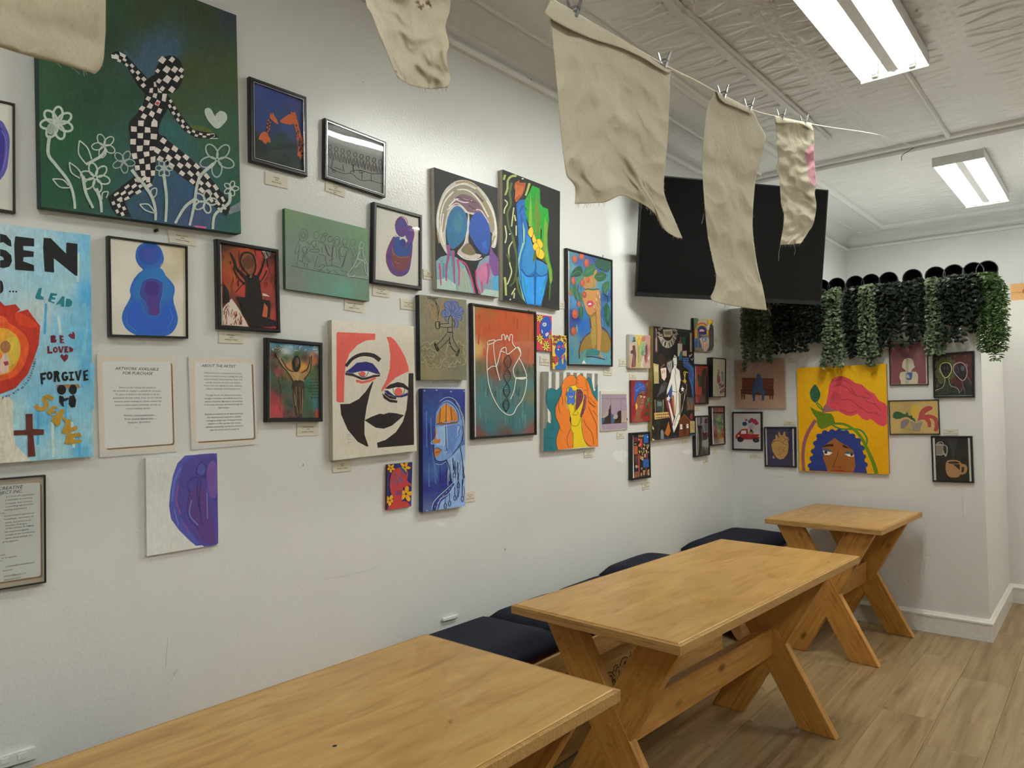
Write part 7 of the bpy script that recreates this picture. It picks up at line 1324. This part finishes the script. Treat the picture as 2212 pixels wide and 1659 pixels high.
# ---- chalk heads
K = [(1102, 360), (2046, 291), (2055, 1355), (1116, 1360)]
a = framed('black framed chalk drawing of two dark faces with flower petals', K, c6, 0.010, 0.022, 'B', GB, glass=True, group=gB)
a.bg([(1140, 390), (2010, 325), (2018, 1315), (1152, 1320)], [(1300, 600, '262421'), (1850, 500, '3a2322'), (1800, 1200, '252826')], 6)
for x, y, rx, ry in ((1225, 620, 65, 90), (1210, 820, 60, 95), (1300, 940, 75, 95), (1330, 510, 70, 55), (1480, 490, 60, 45), (1560, 560, 60, 55), (1550, 870, 62, 95)): a.e('3f4526', x, y, rx, ry).o('6a7038', 6, x, y, rx, ry)
for x, y, rx, ry in ((1700, 480, 80, 80), (1900, 520, 80, 90), (1940, 700, 70, 110), (1940, 850, 60, 90), (1620, 970, 90, 80), (1720, 1080, 80, 90)): a.e('44201f', x, y, rx, ry).o('5a2c2c', 5, x, y, rx, ry)
a.e('1e1c1c', 1410, 720, 112, 165).e('1e1c1c', 1735, 760, 150, 200); a.l('b0a868', 16, '1400,560 1480,580 1530,660 1525,760 1470,860 1410,905 1350,880 1290,760 1270,660 1310,590', 1, 1).l('a8808c', 18, '1700,560 1800,580 1870,680 1885,800 1850,920 1790,968 1720,930 1620,820 1570,720 1590,620', 1, 1); a.ls('9c9a76', 11, '1375,900 1380,1000 1340,1110 1260,1160 1180,1190 1155,1220', '1475,890 1480,1000 1520,1090 1640,1130 1700,1200 1705,1270'); a.ls('8a5a6a', 10, '1770,980 1790,1060 1780,1150 1710,1260', '1800,1110 1830,1200 1830,1260', '1890,880 1950,970 1995,1045'); a.o('9a7a84', 10, 1868, 630, 22, 36); a.l('8c8a6c', 9, '1255,680 1260,760 1290,810')
for x, y in ((1370, 675), (1447, 680)): a.o('5a5c66', 6, x, y, 17, 34)
a.o('5c5f6a', 7, 1650, 710, 38, 75, -20); a.e('4a4e5c', 1785, 690, 46, 62)
for x, y in ((1605, 415), (1848, 408), (1168, 962), (1205, 1095), (1540, 1010)): a.ls('7a4434', 9, [(x-24, y), (x+24, y)], [(x-12, y-22), (x+12, y+22)], [(x+12, y-22), (x-12, y+22)], sm=0)
rr = random.Random(15)
for k in range(34): x = rr.uniform(1200, 1650); y = rr.uniform(1060, 1290); a.e('3a4c42', x, y, 7, 20, rr.uniform(-40, 40), 8)
for k in range(18): a.e('3c5044', rr.uniform(1830, 2000), rr.uniform(980, 1200), 9, 13, rr.uniform(-40, 40), 8)
a.ls('34483e', 6, '1420,1000 1380,1120 1360,1280', '1440,1000 1440,1280', '1470,1040 1500,1180 1560,1240'); a.l('8f8c82', 10, '1152,1322 2005,1308', 0); done(a)
# ---- coloured shapes springing from a bin
c7 = (1910, 855, 8.51); K = [(73, 85), (1000, 66), (1026, 712), (98, 716)]
a = framed('thin framed tan print of green, yellow and red shapes rising from a bin', K, c7, 0.0055, 0.018, 'B', GB, frame='black', glass=True, group=gB)
a.bg([(85, 97), (986, 78), (1012, 700), (110, 704)], [(200, 200, '9c8450'), (450, 250, '927a48'), (600, 300, 'ae9660'), (900, 300, 'a68e58'), (200, 600, 'a88e58'), (450, 650, '968048'), (900, 650, 'a88e58')], 10)
a.p('244a2a', '155,370 175,310 230,285 300,300 360,335 410,335 405,300 435,310 445,360 480,370 510,350 525,380 515,395 560,420 585,490 500,435 440,395 380,390 300,420 220,430 165,405', 0).e('ac8c2c', 568, 290, 76, 118).p('943c38', '625,420 650,300 700,235 770,195 850,185 893,215 880,250 800,290 735,345 850,345 930,370 980,420 1000,500 1000,600 970,660 935,662 912,630 930,560 925,470 880,420 830,410 865,500 860,570 830,585 800,560 790,490 740,440 680,435 610,470 590,520', 0)
a.p('85776a', '485,460 590,505 690,450 700,500 650,650 560,655 510,620').p('6d6468', '300,580 310,490 370,435 440,430 465,470 420,540 350,600').ls('544c58', 5, '485,460 510,520 600,525 690,500 720,490', '540,525 555,650', '580,525 590,650', '620,525 620,650', '660,520 645,650', '300,500 370,440 450,450 440,520 350,600 300,585', '380,600 500,630 560,650'); done(a)
# ---- coffee
K = [(853, 741), (1615, 741), (1648, 1606), (886, 1581)]
a = framed('black framed picture of a pouring jug and a tan coffee cup, white side strips', K, c7, 0.0085, 0.022, 'B', GB, glass=True, group=gB)
a.bg([(875, 760), (1595, 760), (1626, 1585), (905, 1562)], [(1000, 900, '1d1c1a'), (1400, 1400, '201f1d')], 3); a.p('a5a4a0', '892,772 927,772 957,1550 918,1552').p('a5a4a0', '1538,775 1575,775 1607,1572 1572,1575')
a.p('2e2d2c', '1160,790 1370,790 1330,900 1290,1040 1275,1200 1240,1200 1240,1040').p('6e6860', '945,900 1000,860 1080,895 1130,905 1165,970 1150,1050 1130,1115 1100,1075 1030,1095 955,1090').p('1e1d1b', '1095,910 1130,920 1150,990 1140,1060 1110,1060 1085,980').ls('a8a094', 9, '945,905 1000,855 1060,850 1090,890', '1090,900 1150,930 1162,1000 1130,1115 1080,1010', '950,1085 1040,1090 1100,1070', '950,900 1040,905 1090,900')
a.p('8a6848', '1130,1260 1150,1210 1200,1185 1330,1190 1400,1225 1430,1250 1500,1270 1528,1340 1500,1420 1440,1450 1400,1450 1370,1490 1290,1505 1200,1490 1150,1430 1130,1350', 1).p('201f1d', '1425,1310 1460,1310 1475,1350 1455,1400 1420,1415').e('2a1f16', 1280, 1228, 110, 24).p('2a2018', '1265,1260 1390,1260 1390,1370').l('a58262', 10, '1150,1215 1200,1190 1320,1190 1400,1220'); done(a)

# ================================================================== title cards
AC = 'Acrylic on Canvas'
card('cream title card tucked under the green dancer painting', '363,496 422,507 424,532 366,523', ['Race to Grow', '2021', AC])
card('cream title card under the red raised-arms print', '472,715 525,717 526,742 473,741', ['Surrender', '2022', AC])
card('cream title card below the golden raised-arms figure', '642,915 689,911 688,940 642,942', ['Praise His Name', '2021', AC])
card('cream title card under the giraffe print', '573,370 621,381 622,408 573,397', ['Untitled', '2018', 'Oil on Canvas'])
card('cream title card under the grey long-table drawing', '704,391 746,405 745,427 703,412', ['Last Supper', '2021', 'Marker and Oil Pastels on', 'Paper'])
card('cream title card under the sage green canvas', '745,645 786,652 785,676 744,669', ['The Hem of His Garment', '2023', AC])
card('cream title card under the embracing purple figures', '806,615 843,622 842,643 805,638', ['Nuwind Series', '2018', 'Oil Pastels on paper'])
card('cream title card left of the olive walker canvas', '865,644 900,650 899,671 866,667', ['Cloudy Thoughts', '2023', AC])
card('cream title card left of the hooded head canvas', '914,581 936,585 936,606 915,602', ['Island', '2022', AC])
card('cream title card under the graphic face canvas', '718,996 760,993 760,1017 719,1021', ['Face A', '2023', AC])
card('cream title card right of the tall indigo head', '1004,1064 1026,1060 1026,1083 1005,1085', ['Head of Tears', '2023', AC])
card('cream title card between the small red and yellow face canvases', '1167,770 1187,771 1187,790 1167,788', ['------', '---', '----------'])
card('cream title card right of the blue and green nude', '1208,650 1221,652 1222,668 1209,666', ['------', '---', '----------'])
card('cream title card under the woman with fruit', '1304,795 1323,797 1322,811 1304,810', ['------', '---', '----------'])
card('cream title card under the orange haired face', '1262,974 1281,973 1281,987 1262,989', ['------', '---', '----------'])
card('cream title card under the lilac windows print', '1333,934 1350,933 1349,946 1333,948', ['------', '---', '----------'])
card('cream title card left of the small band painting', '1338,776 1353,776 1353,791 1338,791', ['------', '---', '----------'])
card('cream title card above the blue turban canvas', '1360,807 1375,807 1375,821 1360,821', ['------', '---', '----------'])
card('cream title card below the symbol grid print', '1387,1044 1403,1040 1403,1055 1388,1058', ['------', '---', '----------'])
card('cream title card under the large black collage canvas', '1474,949 1486,947 1487,959 1474,961', ['------', '---', '----------'])
card('cream title card right of the rainbow canvas', '1542,728 1550,729 1550,741 1542,741', ['------', '---', '----------'])
card('cream title card under the dark figure on red', '1502,879 1511,878 1511,890 1502,891', ['------', '---', '----------'])
card('cream title card under the green bottle collage', '1540,969 1549,968 1549,981 1540,983', ['------', '---', '----------'])
card('cream title card under the grey still life', '1520,990 1530,988 1530,1001 1520,1003', ['------', '---', '----------'])
card('cream title card right of the deep framed flag print', '1569,836 1574,836 1574,846 1569,846', ['------', '---', '----------'])
card('cream title card half under the ivy, right of the bench canvas', '1698,772 1723,772 1723,786 1698,785', ['------', '---', '----------'], wall='B', gain=1.6)
card('cream title card above the gold heart picture', '1692,909 1719,910 1719,921 1692,921', ['------', '---', '----------'], wall='B', gain=1.6)
card('cream title card under the red truck print', '1619,979 1644,981 1644,991 1619,990', ['------', '---', '----------'], wall='B', gain=1.6)
card('cream title card above the coffee cup picture', '2037,927 2071,927 2070,940 2037,940', ['------', '---', '----------'], wall='B', gain=1.6)
# ================================================================== small things on the walls
P = Pict('L', 0.006, 1)
pin = thing('push_pin', 'small black push pin under the green dancer painting', 'pin', onx(334, 499, XW))
MB().tube([(0.0005, 0, 0), (0.012, 0, 0)], 0.0012, 8).build('needle', 'silver', pin); MB().lathe([(0.0005, 0.018), (0.0045, 0.018), (0.005, 0.016), (0.003, 0.013), (0.003, 0.008), (0.005, 0.006), (0.0005, 0.005)], (0, 0, 0), 14, (1, 0, 0)).build('pin_head', 'black', pin, smooth=True)
def outlet(label, corners, holes):
    t = thing('wall_outlet', label, 'outlet', centre(P.crop(0, 0, 1), corners)); slab(P, corners, 0.001, 0.012, 'cover_plate', 'white', t, 0.002)
    for c in holes: slab(P, c, 0.011, 0.0135, 'socket', 'patch', t, 0.001)
    return t
outlet('white electrical outlet plate low on the left wall above the nearest cushion', [(-40, 1647), (77, 1612), (78, 1640), (-40, 1675)], [[(2, 1640), (22, 1634), (22, 1648), (2, 1654)], [(38, 1630), (58, 1624), (58, 1638), (38, 1644)]])
outlet('short white cable cover strip above the bench left of the middle table', [(958, 1336), (990, 1328), (990, 1335), (958, 1343)], [[(985, 1329), (992, 1327), (992, 1333), (985, 1335)]])
outlet('small white cable cover strip above the corner bench cushion', [(1524, 1161), (1540, 1154), (1540, 1159), (1524, 1166)], [[(1526, 1160), (1531, 1158), (1531, 1162), (1526, 1164)]])
for px, py in ((1140, 170), (1147, 173)):
    t = MB().lathe([(0.0005, 0.0015), (0.006, 0.0015), (0.006, 0)], onx(px, py, XW+0.022), 12, (1, 0, 0)).build('screw_hole', 'black'); tag(t, 'left dark screw hole in the moulding above the wall' if px == 1140 else 'right dark screw hole in the moulding above the wall', 'hole')
PB = Pict('B', 0.004, 1).crop(0, 0, 1)
def strip(label, corners):
    t = thing('adhesive_strip', label, 'adhesive strip', centre(PB, corners), 0, 'left over adhesive strips on the partition'); slab(PB, corners, 0.0006, 0.003, 'foam_strip', 'patch', t)
    c = [Vector((*q, 0)) for q in corners]; d = [tuple((c[0]+(c[i]-c[0])*1.0).xy) for i in range(4)]
    slab(PB, [corners[0], tuple((c[0]+(c[1]-c[0])*0.5 if (c[1]-c[0]).length < (c[3]-c[0]).length and False else c[0]+(c[1]-c[0])*0.12).xy), tuple((c[3]+(c[2]-c[3])*0.12).xy), corners[3]], 0.003, 0.004, 'pull_tab', 'white', t)
strip('horizontal white adhesive strip below the gold heart picture', [(1661, 1023), (1692, 1026), (1692, 1030), (1661, 1028)]); strip('vertical white adhesive strip right of the small far table', [(2081, 1083), (2089, 1083), (2089, 1117), (2083, 1117)])
strip('thin vertical paint drip mark on the partition above the far table', [(1857, 1068), (1861, 1068), (1860, 1092), (1858, 1092)])
# touch-up patches and scuffs on the left wall
rnd = random.Random(17)
def blot(name, mat, label, cat, px, py, rx, ry, n=14):
    pts = [onx(px+rx*math.cos(2*math.pi*k/n)*rnd.uniform(0.6, 1.1), py+ry*math.sin(2*math.pi*k/n)*rnd.uniform(0.6, 1.1), XW+0.0006) for k in range(n)]
    o = pyd(name, pts, [tuple(range(n))[::-1]], mat); tag(o, label, cat)
blot('paint_patch', 'patch', 'pale patch of filler on the wall left of the long-table drawing card', 'patch', 694, 419, 11, 6)
blot('paint_patch', 'patch', 'small pale paint patch below the tall indigo head', 'patch', 953, 1132, 14, 4)
blot('paint_patch', 'patch', 'pale paint patch right of the symbol grid print', 'patch', 1340, 985, 20, 16)
blot('paint_patch', 'patch', 'pale paint patch under the large black collage canvas', 'patch', 1487, 975, 14, 8)
blot('wall_scuff', 'dirt', 'tiny dark scuff on the upper wall left of the small hanging cloth', 'scuff', 784, 177, 2.2, 1.2, 8)
blot('wall_scuff', 'dirt', 'tiny scuff on the wall right of the purple half figure', 'scuff', 655, 1004, 1.5, 4, 8)
blot('wall_scuff', 'dirt', 'small scuff on the wall above the middle table', 'scuff', 1091, 1187, 1.5, 4, 8)
def scratch(label, pts): tag(MB().tube([onx(x, y, XW+0.0005) for x, y in pts], 0.0003, 4).build('wall_scratch', 'dirt'), label, 'scratch')
scratch('thin vertical scratch on the wall above the nearest table', [(363, 1378), (361, 1400), (358, 1440)]); scratch('faint long scratch on the wall under the graphic face canvas', [(700, 1250), (740, 1246), (790, 1233), (820, 1222)])
# folded cord hanging at the far left end of the planters
tag(MB().tube(smooth_line([ony(x, y, YB-0.012) for x, y in ((1608, 655), (1607, 672), (1609, 684), (1608, 698))], 4), 0.004, 6).build('black_cord', 'pot'), 'short black cord hanging at the left end of the planters', 'cord')
